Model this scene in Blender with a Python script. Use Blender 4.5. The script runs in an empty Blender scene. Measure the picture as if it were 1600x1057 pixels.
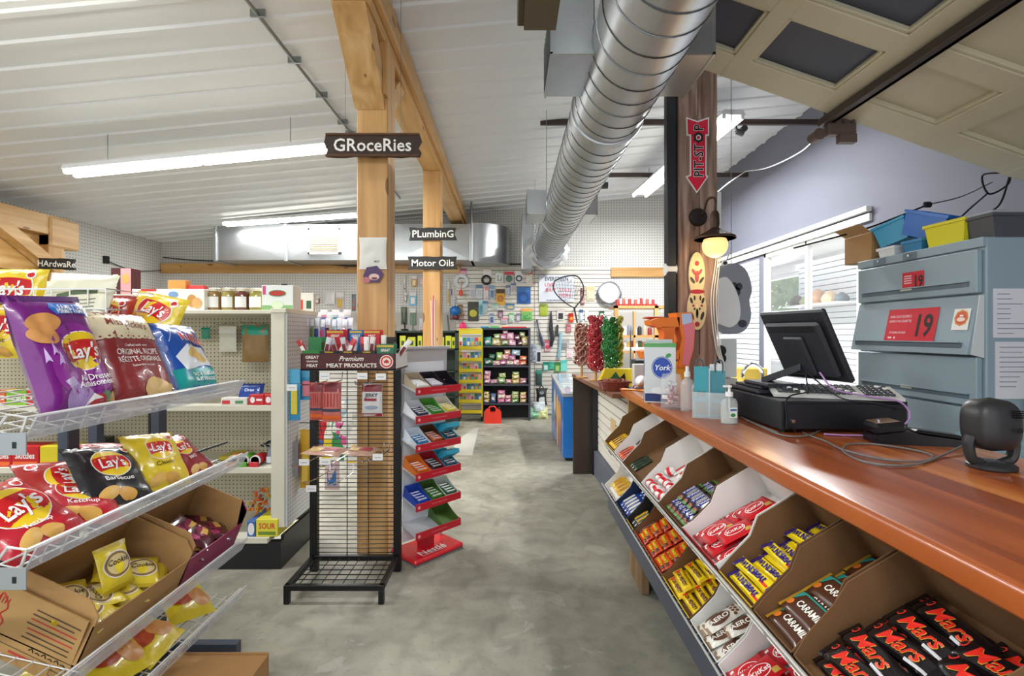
import bpy, math, random
from mathutils import Matrix, Vector, noise
R=math.radians; PI=math.pi
rnd=random.Random(7)
SC=bpy.context.scene; COL=SC.collection
# ---------------------------------------------------------------- camera, world, light, exposure
FPX=760.0; VX=797.0; VY=522.0; EYE=1.5
cam=bpy.data.cameras.new('camera'); camo=bpy.data.objects.new('camera',cam); COL.objects.link(camo)
cam.sensor_width=36; cam.lens=FPX/1600*36; cam.shift_x=(800-VX)/1600; cam.shift_y=-(528.5-VY)/1600
cam.clip_start=.05; camo.location=(0,0,EYE); camo.rotation_euler=(R(90),0,0); SC.camera=camo
SC.view_settings.view_transform='Standard'; SC.view_settings.look='None'; SC.view_settings.gamma=1
SC.view_settings.exposure=0.15; SC.view_settings.use_curve_mapping=False
W=bpy.data.worlds.new('world'); SC.world=W; W.use_nodes=True
W.node_tree.nodes['Background'].inputs[0].default_value=(.90,.95,1,1)
W.node_tree.nodes['Background'].inputs[1].default_value=1.5
def area(name,loc,rot,sx,sy,power,col=(.97,.99,1)):
    l=bpy.data.lights.new(name,'AREA'); l.shape='RECTANGLE'; l.size=sx; l.size_y=sy; l.energy=power; l.color=col
    o=bpy.data.objects.new(name,l); o.location=loc; o.rotation_euler=rot; COL.objects.link(o); return o
def X(px,d): return (px-VX)*d/FPX
def Z(py,d): return EYE-(py-VY)*d/FPX
def P(px,py,d): return (X(px,d),d,Z(py,d))
# ---------------------------------------------------------------- materials
def lin(h):
    h=h.lstrip('#'); c=[int(h[i:i+2],16)/255 for i in (0,2,4)]
    return tuple((x/12.92 if x<=.04045 else ((x+.055)/1.055)**2.4) for x in c)+(1,)
_mc={}
def nodes(name):
    m=bpy.data.materials.new(name); m.use_nodes=True; nt=m.node_tree
    return m,nt,nt.nodes['Principled BSDF']
def mt(hexc,r=.5,m=0,n=0,s=8,b=0,a=1,tr=0,em=0,coat=0,name=None):
    k=(hexc,r,m,n,s,b,a,tr,em,coat)
    if k in _mc: return _mc[k]
    M_,nt,p=nodes(name or 'surface '+hexc); c=lin(hexc)
    p.inputs['Base Color'].default_value=c; p.inputs['Roughness'].default_value=r; p.inputs['Metallic'].default_value=m
    p.inputs['Alpha'].default_value=a; p.inputs['Transmission Weight'].default_value=tr
    if coat: p.inputs['Coat Weight'].default_value=coat
    if em: p.inputs['Emission Color'].default_value=c; p.inputs['Emission Strength'].default_value=em
    if n or b:
        tc=nt.nodes.new('ShaderNodeTexCoord'); no=nt.nodes.new('ShaderNodeTexNoise')
        no.inputs['Scale'].default_value=s; no.inputs['Detail'].default_value=5
        nt.links.new(tc.outputs['Object'],no.inputs['Vector'])
        if n:
            mx=nt.nodes.new('ShaderNodeMix'); mx.data_type='RGBA'
            mx.inputs[6].default_value=tuple(x*(1-n) for x in c[:3])+(1,); mx.inputs[7].default_value=tuple(min(1,x*(1+n)) for x in c[:3])+(1,)
            nt.links.new(no.outputs['Fac'],mx.inputs[0]); nt.links.new(mx.outputs[2],p.inputs['Base Color'])
        if b:
            bu=nt.nodes.new('ShaderNodeBump'); bu.inputs['Strength'].default_value=b; bu.inputs['Distance'].default_value=.01
            nt.links.new(no.outputs['Fac'],bu.inputs['Height']); nt.links.new(bu.outputs[0],p.inputs['Normal'])
    _mc[k]=M_; return M_
def N(nt,t,**kw):
    n=nt.nodes.new(t)
    for k,v in kw.items(): setattr(n,k,v)
    return n
def math_(nt,op,a,b=None,c=None):
    n=N(nt,'ShaderNodeMath',operation=op)
    for i,v in enumerate((a,b,c)):
        if v is None: continue
        if isinstance(v,(int,float)): n.inputs[i].default_value=v
        else: nt.links.new(v,n.inputs[i])
    return n.outputs[0]
def ramp(nt,fac,stops):
    r=N(nt,'ShaderNodeValToRGB'); e=r.color_ramp.elements
    while len(e)>1: e.remove(e[-1])
    e[0].position=stops[0][0]; e[0].color=lin(stops[0][1])
    for p_,c in stops[1:]:
        x=e.new(p_); x.color=lin(c)
    nt.links.new(fac,r.inputs[0]); return r.outputs[0]
def wood(name,stops,axis='z',sc=1.0,r=.45,plank=0,coat=0,knots=True):
    """grain running along the given axis; plank = board width across x"""
    M_,nt,p=nodes(name); tc=N(nt,'ShaderNodeTexCoord'); mp=N(nt,'ShaderNodeMapping')
    s={'x':(.6,9,9),'y':(9,.6,9),'z':(9,9,.6)}[axis]; mp.inputs['Scale'].default_value=[v*sc for v in s]
    src=tc.outputs['Object']
    if plank:
        sx=N(nt,'ShaderNodeSeparateXYZ'); nt.links.new(src,sx.inputs[0])
        fl=math_(nt,'FLOOR',math_(nt,'DIVIDE',sx.outputs[0],plank))
        cb=N(nt,'ShaderNodeCombineXYZ'); nt.links.new(sx.outputs[0],cb.inputs[0])
        nt.links.new(math_(nt,'ADD',sx.outputs[1],math_(nt,'MULTIPLY',fl,3.7)),cb.inputs[1]); nt.links.new(fl,cb.inputs[2])
        src=cb.outputs[0]
    nt.links.new(src,mp.inputs[0])
    no=N(nt,'ShaderNodeTexNoise'); no.inputs['Scale'].default_value=1; no.inputs['Detail'].default_value=6; no.inputs['Distortion'].default_value=.8
    nt.links.new(mp.outputs[0],no.inputs['Vector'])
    fac=no.outputs['Fac']
    if plank:
        wn=N(nt,'ShaderNodeTexWhiteNoise',noise_dimensions='1D'); nt.links.new(fl,wn.inputs['W'])
        fac=math_(nt,'ADD',math_(nt,'MULTIPLY',fac,.75),math_(nt,'MULTIPLY',math_(nt,'SUBTRACT',wn.outputs[0],.3),.32))
    col=ramp(nt,fac,stops)
    if knots:
        vo=N(nt,'ShaderNodeTexVoronoi'); m2=N(nt,'ShaderNodeMapping'); m2.inputs['Scale'].default_value={'x':(1.6,5,5),'y':(5,1.6,5),'z':(5,5,1.6)}[axis]
        nt.links.new(tc.outputs['Object'],m2.inputs[0]); nt.links.new(m2.outputs[0],vo.inputs['Vector']); vo.inputs['Scale'].default_value=1
        k=math_(nt,'LESS_THAN',vo.outputs['Distance'],.10)
        mx=N(nt,'ShaderNodeMix',data_type='RGBA'); nt.links.new(math_(nt,'MULTIPLY',k,.75),mx.inputs[0])
        nt.links.new(col,mx.inputs[6]); mx.inputs[7].default_value=lin('#6b3a12'); col=mx.outputs[2]
    nt.links.new(col,p.inputs['Base Color']); p.inputs['Roughness'].default_value=r
    if coat: p.inputs['Coat Weight'].default_value=coat; p.inputs['Coat Roughness'].default_value=.12
    bu=N(nt,'ShaderNodeBump'); bu.inputs['Strength'].default_value=.08; nt.links.new(no.outputs['Fac'],bu.inputs['Height']); nt.links.new(bu.outputs[0],p.inputs['Normal'])
    return M_
def pegboard(name,base,hole,ax,pitch=.0254,rad=.16,r=.6):
    M_,nt,p=nodes(name); tc=N(nt,'ShaderNodeTexCoord'); s=N(nt,'ShaderNodeSeparateXYZ'); nt.links.new(tc.outputs['Object'],s.inputs[0])
    f=[]
    for i in ax:
        v=math_(nt,'SUBTRACT',math_(nt,'FRACT',math_(nt,'DIVIDE',s.outputs[i],pitch)),.5); f.append(math_(nt,'MULTIPLY',v,v))
    d=math_(nt,'LESS_THAN',math_(nt,'ADD',f[0],f[1]),rad*rad)
    mx=N(nt,'ShaderNodeMix',data_type='RGBA'); nt.links.new(d,mx.inputs[0]); mx.inputs[6].default_value=lin(base); mx.inputs[7].default_value=lin(hole)
    nt.links.new(mx.outputs[2],p.inputs['Base Color']); p.inputs['Roughness'].default_value=r
    return M_
def concrete():
    M_,nt,p=nodes('worn concrete floor'); tc=N(nt,'ShaderNodeTexCoord')
    def no(s,d=8,dist=0):
        n=N(nt,'ShaderNodeTexNoise'); n.inputs['Scale'].default_value=s; n.inputs['Detail'].default_value=d; n.inputs['Distortion'].default_value=dist
        nt.links.new(tc.outputs['Object'],n.inputs['Vector']); return n.outputs['Fac']
    a=ramp(nt,no(.9,9,.4),[(.3,'#7c7a6f'),(.5,'#969388'),(.68,'#aeaba0')])
    b=ramp(nt,no(7,8,.6),[(.3,'#77766c'),(.6,'#b4b2a8')])
    mx=N(nt,'ShaderNodeMix',data_type='RGBA',blend_type='OVERLAY'); mx.inputs[0].default_value=.55; nt.links.new(a,mx.inputs[6]); nt.links.new(b,mx.inputs[7])
    st=math_(nt,'MULTIPLY',math_(nt,'GREATER_THAN',no(3,12,1.2),.62),.22)
    m2=N(nt,'ShaderNodeMix',data_type='RGBA'); nt.links.new(st,m2.inputs[0]); nt.links.new(mx.outputs[2],m2.inputs[6]); m2.inputs[7].default_value=lin('#b5b4a9')
    wv=math_(nt,'LESS_THAN',no(38,3),.36)
    m3=N(nt,'ShaderNodeMix',data_type='RGBA'); nt.links.new(math_(nt,'MULTIPLY',wv,.25),m3.inputs[0]); nt.links.new(m2.outputs[2],m3.inputs[6]); m3.inputs[7].default_value=lin('#5d5c50')
    nt.links.new(m3.outputs[2],p.inputs['Base Color']); p.inputs['Roughness'].default_value=.55
    bu=N(nt,'ShaderNodeBump'); bu.inputs['Strength'].default_value=.15; bu.inputs['Distance'].default_value=.02; nt.links.new(no(14),bu.inputs['Height']); nt.links.new(bu.outputs[0],p.inputs['Normal'])
    return M_
# ---------------------------------------------------------------- mesh builder
_tx={}
def textdata(s,bold=.0,shear=0.0,sp=1.0):
    k=(s,bold,shear,sp)
    if k in _tx: return _tx[k]
    cu=bpy.data.curves.new('lettering','FONT'); cu.body=s; cu.size=1; cu.offset=bold*.45; cu.shear=shear; cu.space_character=sp; cu.resolution_u=2; cu.align_x='CENTER'
    cu.fill_mode='FRONT'
    o=bpy.data.objects.new('lettering',cu); me=o.to_mesh()
    v=[(q.co.x,q.co.y) for q in me.vertices]; f=[tuple(q.vertices) for q in me.polygons]
    o.to_mesh_clear(); bpy.data.objects.remove(o); bpy.data.curves.remove(cu)
    ys=[q[1] for q in v] or [0]; cy=.35
    v=[(a,b-cy) for a,b in v]; _tx[k]=(v,f); return _tx[k]
class MB:
    def __init__(s,mat=None,m=None):
        s.v=[];s.f=[];s.fm=[];s.mats=[];s.mat=mat;s.m=m or Matrix(); s.surf=None
    def mi(s,mat):
        mat=mat or s.mat
        if mat not in s.mats: s.mats.append(mat)
        return s.mats.index(mat)
    def add(s,vs,fs,mat=None):
        b=len(s.v); m=s.m; i=s.mi(mat)
        s.v+= [m@Vector(q) for q in vs]
        s.f+= [tuple(b+j for j in f) for f in fs]; s.fm+=[i]*len(fs); return s
    def box(s,lo,hi,mat=None,c=0.0):
        lo,hi=[min(a,b) for a,b in zip(lo,hi)],[max(a,b) for a,b in zip(lo,hi)]
        c=min(c,*[(b-a)*.45 for a,b in zip(lo,hi)])
        if c<=1e-5:
            v=[(x,y,z) for x in (lo[0],hi[0]) for y in (lo[1],hi[1]) for z in (lo[2],hi[2])]
            return s.add(v,[(0,1,3,2),(4,6,7,5),(0,4,5,1),(2,3,7,6),(0,2,6,4),(1,5,7,3)],mat)
        v=[];idx={}
        for i in (0,1):
            for j in (0,1):
                for k in (0,1):
                    q=[(lo,hi)[t][n] for n,t in enumerate((i,j,k))]
                    for ax in range(3):
                        w=[q[n]+(0 if n==ax else (c if (i,j,k)[n]==0 else -c)) for n in range(3)]
                        idx[(i,j,k,ax)]=len(v); v.append(w)
        f=[]
        for ax in range(3):
            o=[n for n in range(3) if n!=ax]
            for t in (0,1):
                ring=[]
                for a,b in ((0,0),(1,0),(1,1),(0,1)):
                    key=[0,0,0]; key[ax]=t; key[o[0]]=a; key[o[1]]=b; ring.append(idx[tuple(key)+(ax,)])
                if (t==0)^(ax==1): ring.reverse()
                f.append(ring)
        for ax in range(3):
            o=[n for n in range(3) if n!=ax]
            for a in (0,1):
                for b in (0,1):
                    k0=[0,0,0];k1=[0,0,0];k0[ax]=0;k1[ax]=1
                    for k in (k0,k1): k[o[0]]=a;k[o[1]]=b
                    ring=[idx[tuple(k0)+(o[0],)],idx[tuple(k1)+(o[0],)],idx[tuple(k1)+(o[1],)],idx[tuple(k0)+(o[1],)]]
                    if ((a+b)%2==0)^(ax==1): ring.reverse()
                    f.append(ring)
        for i in (0,1):
            for j in (0,1):
                for k in (0,1):
                    r_=[idx[(i,j,k,0)],idx[(i,j,k,1)],idx[(i,j,k,2)]]
                    if (i+j+k)%2==0: r_.reverse()
                    f.append(r_)
        return s.add(v,f,mat)
    def cbox(s,c,d,mat=None,ch=0.0): return s.box([a-b/2 for a,b in zip(c,d)],[a+b/2 for a,b in zip(c,d)],mat,ch)
    def prism(s,poly,o,a,b,n,depth,mat=None):
        """polygon (list of 2D) in frame o + u*a + v*b, extruded by n*depth"""
        o,a,b,n=map(Vector,(o,a,b,n)); k=len(poly)
        v=[o+a*p[0]+b*p[1] for p in poly]+[o+a*p[0]+b*p[1]+n*depth for p in poly]
        f=[tuple(range(k))[::-1],tuple(range(k,2*k))]+[(i,(i+1)%k,(i+1)%k+k,i+k) for i in range(k)]
        return s.add(v,f,mat)
    def cyl(s,p0,p1,r0,r1=None,mat=None,n=12,caps=True):
        p0,p1=Vector(p0),Vector(p1); r1=r0 if r1 is None else r1; d=(p1-p0); q=d.to_track_quat('Z','Y')
        v=[]
        for p,r in ((p0,r0),(p1,r1)):
            for i in range(n):
                a=2*PI*i/n; v.append(p+q@Vector((r*math.cos(a),r*math.sin(a),0)))
        f=[(i,(i+1)%n,(i+1)%n+n,i+n) for i in range(n)]
        if caps: f+=[tuple(range(n))[::-1],tuple(range(n,2*n))]
        return s.add(v,f,mat)
    def tube(s,pts,r,mat=None,n=6,closed=False):
        pts=[Vector(p) for p in pts]; L=len(pts); v=[]; up=Vector((0,0,1)); pn=None
        for i,p in enumerate(pts):
            if closed: t=pts[(i+1)%L]-pts[i-1]
            else: t=pts[min(i+1,L-1)]-pts[max(i-1,0)]
            t.normalize()
            if pn is None:
                a=up if abs(t.z)<.9 else Vector((1,0,0)); u=t.cross(a).normalized()
            else:
                u=(pn-t*pn.dot(t)).normalized()
            pn=u; w=t.cross(u); rr=r[i] if isinstance(r,(list,tuple)) else r
            for k in range(n):
                an=2*PI*k/n; v.append(p+u*(rr*math.cos(an))+w*(rr*math.sin(an)))
        f=[]
        for i in range(L if closed else L-1):
            j=(i+1)%L
            for k in range(n): f.append((i*n+k,i*n+(k+1)%n,j*n+(k+1)%n,j*n+k))
        if not closed: f+=[tuple(range(n))[::-1],tuple(range((L-1)*n,L*n))]
        return s.add(v,f,mat)
    def lathe(s,prof,o=(0,0,0),mat=None,n=20,ax='z',sx=1,sy=1):
        o=Vector(o); v=[]
        for r,h in prof:
            for i in range(n):
                a=2*PI*i/n; x,y=r*math.cos(a)*sx,r*math.sin(a)*sy
                v.append(o+Vector({'z':(x,y,h),'y':(x,-h,y) if False else (x,h,-y),'x':(h,x,y)}[ax]))
        L=len(prof); f=[(i*n+k,i*n+(k+1)%n,(i+1)*n+(k+1)%n,(i+1)*n+k) for i in range(L-1) for k in range(n)]
        f+=[tuple(range(n))[::-1],tuple(range((L-1)*n,L*n))]
        return s.add(v,f,mat)
    def quad(s,a,b,c,d,mat=None): return s.add([a,b,c,d],[(0,1,2,3)],mat)
    def grid(s,fn,nu,nv,mat=None,flip=False):
        v=[fn(i/nu,j/nv) for j in range(nv+1) for i in range(nu+1)]; w=nu+1
        f=[(j*w+i,j*w+i+1,(j+1)*w+i+1,(j+1)*w+i) for j in range(nv) for i in range(nu)]
        if flip: f=[q[::-1] for q in f]
        return s.add(v,f,mat)
    # ---- print on a surface: surf(x,y)->z in the local frame
    def sz(s,x,y): return s.surf(x,y) if s.surf else 0.0
    def text(s,t,x,y,size,mat,off=.0008,bold=.02,shear=0,rot=0,sx=1,sp=1.0,z=0,arc=0):
        if not t: return s
        v,f=textdata(t,bold,shear,sp); c,sn=math.cos(rot),math.sin(rot); out=[]
        for a,b in v:
            a*=size*sx; b*=size
            b+=arc*a*a
            px,py=x+a*c-b*sn,y+a*sn+b*c; out.append((px,py,z+s.sz(px,py)+off))
        return s.add(out,f,mat)
    def disc(s,x,y,rx,ry,mat,off=.0004,rot=0,n=24,rings=3,z=0,r0=0):
        v=[];f=[]; c,sn=math.cos(rot),math.sin(rot)
        for k in range(rings+1):
            q=r0+(1-r0)*k/rings
            for i in range(n):
                a=2*PI*i/n; u,w=rx*q*math.cos(a),ry*q*math.sin(a); px,py=x+u*c-w*sn,y+u*sn+w*c
                v.append((px,py,z+s.sz(px,py)+off))
        for k in range(rings):
            for i in range(n): f.append((k*n+i,(k+1)*n+i,(k+1)*n+(i+1)%n,k*n+(i+1)%n))
        return s.add(v,f,mat)
    def rect(s,x,y,w,h,mat,off=.0003,rot=0,nx=4,ny=4,z=0,sk=0):
        c,sn=math.cos(rot),math.sin(rot)
        def fn(a,b):
            u=(a-.5)*w+sk*(b-.5)*h; t=(b-.5)*h; px,py=x+u*c-t*sn,y+u*sn+t*c; return (px,py,z+s.sz(px,py)+off)
        return s.grid(fn,nx,ny,mat)
    def poly(s,pts,mat,off=.0006,z=0,n=5):
        cx=sum(p[0] for p in pts)/len(pts); cy=sum(p[1] for p in pts)/len(pts)
        for i in range(len(pts)):
            a,b=pts[i],pts[(i+1)%len(pts)]
            def fn(u,v):
                ex=a[0]+(b[0]-a[0])*u; ey=a[1]+(b[1]-a[1])*u; x=cx+(ex-cx)*v; y=cy+(ey-cy)*v; return (x,y,z+s.sz(x,y)+off)
            s.grid(fn,n,n,mat,flip=True)
        return s
    def pillow(s,w,h,t,front,back=None,seed=0,wr=.12,nu=12,nv=14,crimp=.06,cm=None,pinch=.05,p=4):
        """soft packet standing on y=0..h, front towards +z"""
        back=back or front
        def prof(x,y):
            u=max(-1,min(1,2*x/w)); v=max(-1,min(1,2*y/h-1)); q=1-crimp*1.6
            e=max(0,1-abs(u)**p)**.55; g=max(0,1-(abs(v)/q)**5)**.6 if abs(v)<q else 0
            nz=noise.noise(Vector((x/w*3+seed*7.1,y/h*4+seed*3.3,seed)))+.5*noise.noise(Vector((x/w*9+seed,y/h*7,seed*2.7)))
            ripple=.05*math.sin(x/w*60+seed)*(1-g)*(abs(v)>.8)
            return t/2*(e*g*(1+wr*nz*2.2)+.04*0+ripple)
        s.surf=lambda x,y: prof(x,y)
        def side(sg):
            def fn(a,b):
                x=(a-.5)*w; y=b*h; v=2*b-1; x2=x*(1-pinch*max(0,1-v**4)); z=prof(x,y)
                return (x2,y,sg*z)
            return fn
        s.pinch=pinch
        s.grid(side(1),nu,nv,front); s.grid(side(-1),nu,nv,back,flip=True)
        if cm:
            ch=h*crimp
            s.rect(0,ch/2,w,ch,cm,off=.0006,ny=1,nx=10); s.rect(0,h-ch/2,w,ch,cm,off=.0006,ny=1,nx=10)
        return s
    def mesh(s,name,off=None,sharp=35):
        me=bpy.data.meshes.new(name)
        vs=[q-off for q in s.v] if off is not None else s.v
        me.from_pydata([tuple(q) for q in vs],[],s.f)
        for m in s.mats: me.materials.append(m)
        me.polygons.foreach_set('material_index',s.fm)
        me.polygons.foreach_set('use_smooth',[True]*len(s.f)); me.update()
        me.set_sharp_from_angle(angle=R(sharp)); return me
    def bb(s):
        xs=[q.x for q in s.v];ys=[q.y for q in s.v];zs=[q.z for q in s.v]
        return (min(xs),min(ys),min(zs),max(xs),max(ys),max(zs))
ALL=[]
def tag(o,label,cat,group=None,kind=None):
    if label:o['label']=label
    if cat:o['category']=cat
    if group:o['group']=group
    if kind:o['kind']=kind
    return o
def base_of(mbs):
    b=[m.bb() for m in mbs]; x0=min(q[0] for q in b);y0=min(q[1] for q in b);z0=min(q[2] for q in b);x1=max(q[3] for q in b);y1=max(q[4] for q in b)
    return Vector(((x0+x1)/2,(y0+y1)/2,z0))
def solo(name,mb,label,cat,group=None,m=None,kind=None,smooth=35):
    if m is None:
        o_=base_of([mb]); o=bpy.data.objects.new(name,mb.mesh(name,o_,smooth)); o.location=o_
    else:
        o=bpy.data.objects.new(name,mb.mesh(name,None,smooth)); o.matrix_world=m
    COL.objects.link(o); return tag(o,label,cat,group,kind)
def struct(name,mb):
    o=bpy.data.objects.new(name,mb.mesh(name)); COL.objects.link(o); o['kind']='structure'; return o
class Thing:
    """Empty at the base with parts (and sub-parts); geometry in world space unless m is given at done()"""
    def __init__(s,name,label,cat,group=None): s.name=name;s.label=label;s.cat=cat;s.group=group;s.p=[]
    def part(s,name,mb,parent=None,label=None,kind=None): s.p.append([name,mb,parent,label,None,kind]); return s.p[-1]
    def done(s,m=None):
        off=base_of([q[1] for q in s.p]) if m is None else None
        r=bpy.data.objects.new(s.name,None); r.empty_display_size=.05; COL.objects.link(r)
        if m is None: r.location=off
        else: r.matrix_world=m
        for q in s.p:
            o=bpy.data.objects.new(q[0],q[1].mesh(q[0],off)); COL.objects.link(o); o.parent=q[2][4] if q[2] else r; q[4]=o
            if q[3]: o['label']=q[3]
            if q[5]: o['kind']=q[5]
        return tag(r,s.label,s.cat,s.group)
def dup(o,m,label=None,group=None,top=True):
    c=o.copy(); COL.objects.link(c)
    if top:
        c.matrix_world=m
        if label:c['label']=label
        if group:c['group']=group
    for ch in list(o.children):
        k=dup(ch,None,top=False); k.parent=c
    return c
class Kind:
    """first call places the built thing, later calls copy it"""
    def __init__(s,fn): s.fn=fn; s.o=None
    def put(s,m,label,group=None):
        if s.o is None: s.o=s.fn(m); tag(s.o,label,None,group); return s.o
        return dup(s.o,m,label,group)
def FR(o,x,y):
    x=Vector(x).normalized(); y=Vector(y); z=x.cross(y).normalized(); y=z.cross(x)
    m=Matrix((x,y,z)).transposed().to_4x4(); m.translation=Vector(o); return m
def T(x,y,z,rz=0,rx=0,ry=0,s=1): return Matrix.Translation((x,y,z))@Matrix.Rotation(rz,4,'Z')@Matrix.Rotation(ry,4,'Y')@Matrix.Rotation(rx,4,'X')@Matrix.Scale(s,4)
def bez(p,n=12):
    """smooth curve through points (catmull-rom)"""
    p=[Vector(q) for q in p]; q=[p[0]*2-p[1]]+p+[p[-1]*2-p[-2]]; out=[]
    for i in range(1,len(q)-2):
        for k in range(n):
            t=k/n; a,b,c,d=q[i-1],q[i],q[i+1],q[i+2]
            out.append(.5*((2*b)+(c-a)*t+(2*a-5*b+4*c-d)*t*t+(3*b-a-3*c+d)*t**3))
    out.append(p[-1]); return out
ORD=['first','second','third','fourth','fifth','sixth','seventh','eighth','ninth','tenth','eleventh','twelfth','thirteenth','fourteenth','fifteenth','sixteenth','seventeenth','eighteenth','nineteenth','twentieth']
# ---------------------------------------------------------------- common materials
WHITE=mt('#e9e9e6',.5); BLACK=mt('#0c0c0e',.45); DARK=mt('#17181b',.4); CREAM=mt('#d8d3c0',.5); STEEL=mt('#9aa0a2',.3,1); CHROME=mt('#d8dadc',.12,1)
RED=mt('#c31424',.4); YEL=mt('#e3c90f',.4); GOLD=mt('#f2b51c',.4); GREEN=mt('#1d8c3c',.4); BLUE=mt('#1556b0',.4); ORANGE=mt('#ee7413',.4); PINK=mt('#e75a8e',.45)
GALV=mt('#b4b8ba',.32,.9,n=.12,s=5); CARD=mt('#9c7445',.8,n=.08,s=20); CARDI=mt('#b08a5c',.85,n=.06,s=12); CARDD=mt('#6b4a28',.85,n=.08,s=12)
TIMBER=wood('golden pine timber',[(.25,'#a87a44'),(.5,'#c99a5e'),(.75,'#dcb682')],'z')
TIMBERY=wood('golden pine beam',[(.25,'#b0834a'),(.5,'#cfa266'),(.75,'#e2bf8c')],'y')
TIMBERX=wood('golden pine rail',[(.25,'#a67a40'),(.5,'#c39355'),(.75,'#d6ad74')],'x')
OLDWOOD=wood('old dark reclaimed timber',[(.25,'#4f3b32'),(.47,'#8f7263'),(.7,'#bda697')],'z',sc=1.8,r=.8)
DKWOOD=wood('dark board',[(.2,'#1d1612'),(.6,'#3c2c22'),(.8,'#574233')],'z',r=.6,knots=False)
COUNTER=wood('varnished cherry planks',[(.2,'#7a3510'),(.42,'#a4521c'),(.56,'#bd7233'),(.74,'#e0b070')],'y',sc=1.3,r=.33,plank=.105,coat=.35,knots=False)
RED_=RED
# ================================================================ room shell
CEIL=lambda x:3.81+.095*x
WL=-6.45; WR=3.5; WB=9.0; Y0=-2.5
struct('floor',MB(concrete()).box((-8,Y0,-.1),(5.2,WB,0)))
def ceiling():
    m=MB(mt('#dfe1e2',.42,n=.04,s=1.5)); pts=[]; y=Y0
    while y<WB+.1:
        pts+=[(y,0),(y+.19,0),(y+.202,-.018),(y+.25,-.018),(y+.265,0)]; y+=.28
    n=len(pts); v=[(x,a,CEIL(x)+h) for x in (-8,5.2) for a,h in pts]
    m.add(v,[(i,i+1,i+1+n,i+n) for i in range(n-1)]); m.add([(-8,Y0,CEIL(-8)+.03),(5.2,Y0,CEIL(5.2)+.03),(5.2,WB+.2,CEIL(5.2)+.03),(-8,WB+.2,CEIL(-8)+.03)],[(0,1,2,3)])
    return m
struct('ceiling',ceiling())
PEGW=pegboard('white pegboard wall','#cfcdc8','#8f8d88',(0,2),.05,.2); PEGWY=pegboard('white pegboard side wall','#d2d1cd','#95938f',(1,2),.05,.2)
WALLG=mt('#b9b4ac',.7,n=.03,s=3)
m=MB(PEGW); m.box((WL-.1,WB,1.9),(WR+.1,WB+.1,4.6),PEGW); m.box((WL-.1,WB,0),(WR+.1,WB+.1,1.9),WALLG); struct('wall_back',m)
m=MB(PEGWY); m.box((WL-.1,6.8,0),(WL,WB,3.6)); m.box((WL-.1,Y0,2.9),(WL,6.8,3.6)); m.box((WL-.1,Y0,0),(WL,3.0,2.9)); m.box((WL-.1,3,0),(WL,6.8,.9)); struct('wall_left',m)
# the dark store room beyond the left opening
m=MB(mt('#34322f',.8)); m.box((-8,2.9,0),(-7.9,7,3.2)); m.box((-8,6.9,0),(WL-.1,7,3.2)); m.box((-8,2.9,0),(WL-.1,3.0,3.2)); struct('wall_storeroom',m)
BLUEG=mt('#6b6d7a',.7,n=.06,s=1.2)
def slats(m,a0,a1,z0,z1,plane,axis,face,groove,pitch=.0762,d=.012,sg=1):
    """slatwall boards: axis 'x' = runs along x facing -y at y=plane; axis 'y' = runs along y facing sg*x at x=plane"""
    n=max(1,round((z1-z0)/pitch)); pt=(z1-z0)/n
    def Q(lo,hi,t0,t1,mat):
        if axis=='x': m.box((a0,plane-t1,lo),(a1,plane-t0,hi),mat,.002)
        else: m.box((plane+sg*t0,a0,lo),(plane+sg*t1,a1,hi),mat,.002)
    Q(z0,z1,0,.004,groove)
    for i in range(n): Q(z0+i*pt+.005,z0+(i+1)*pt-.005,.004,.004+d,face)
    return m
SLATF=mt('#ddd8cd',.5,n=.02); SLATG=mt('#6b6459',.6); SLATW=mt('#dfe2e6',.5)
o=6.7; i_=4.85
m=MB(BLUEG); zt=2.6
m.box((WR,Y0,0),(WR+.1,i_,4.6)); m.box((WR,i_,zt),(WR+.1,o,4.6)); m.box((WR,o,0),(WR+.1,WB,4.6)); m.box((WR,i_,0),(WR+.1,o,.8)); struct('wall_right',m)
m=MB(SLATW); slats(m,6.82,8.95,.9,2.55,WR,'y',SLATW,mt('#8e9298',.6),sg=-1); m.box((WR-.03,4.7,2.6),(WR,8.98,2.67),WHITE); m.box((WR-.06,4.7,2.69),(WR,8.98,2.74),WHITE,.004); struct('trim_1',m)
# glazed alcove beyond the right wall
AX=4.35
m=MB(WHITE); m.box((WR+.1,i_-.1,0),(AX+.1,i_,2.7)); m.box((WR+.1,8.4,0),(AX+.1,8.5,2.7)); m.box((WR+.1,i_-.1,2.6),(AX+.1,8.5,2.7)); m.box((AX,i_,0),(AX+.1,7.3,2.7)); m.box((AX,7.3,0),(AX+.1,8.4,1.0)); m.box((AX,7.3,2.45),(AX+.1,8.4,2.6)); m.box((WR+.1,i_,.75),(AX,8.4,.8))
slats(m,i_,7.3,.8,2.55,AX,'y',SLATW,mt('#7d828a',.6),sg=-1); struct('wall_alcove',m)
def frame(nm,x,y0,y1,z0,z1,w=.06,t=.07,mid=None):
    th=MB(WHITE); th.box((x-t/2,y0,z0),(x+t/2,y0+w,z1),None,.004); th.box((x-t/2,y1-w,z0),(x+t/2,y1,z1),None,.004); th.box((x-t/2,y0,z0),(x+t/2,y1,z0+w),None,.004); th.box((x-t/2,y0,z1-w),(x+t/2,y1,z1),None,.004)
    if mid: th.box((x-t/2,mid-.02,z0),(x+t/2,mid+.02,z1),None,.004)
    r=struct(nm,th); g=bpy.data.objects.new('pane',MB(mt('#ffffff',.02,a=.05)).box((x-.004,y0+w,z0+w),(x+.004,y1-w,z1-w)).mesh('pane')); COL.objects.link(g); g.parent=r; return r
frame('window_1',WR+.03,i_,o,.8,zt,mid=5.75); frame('window_2',AX+.05,7.3,8.4,1.0,2.45)
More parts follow.
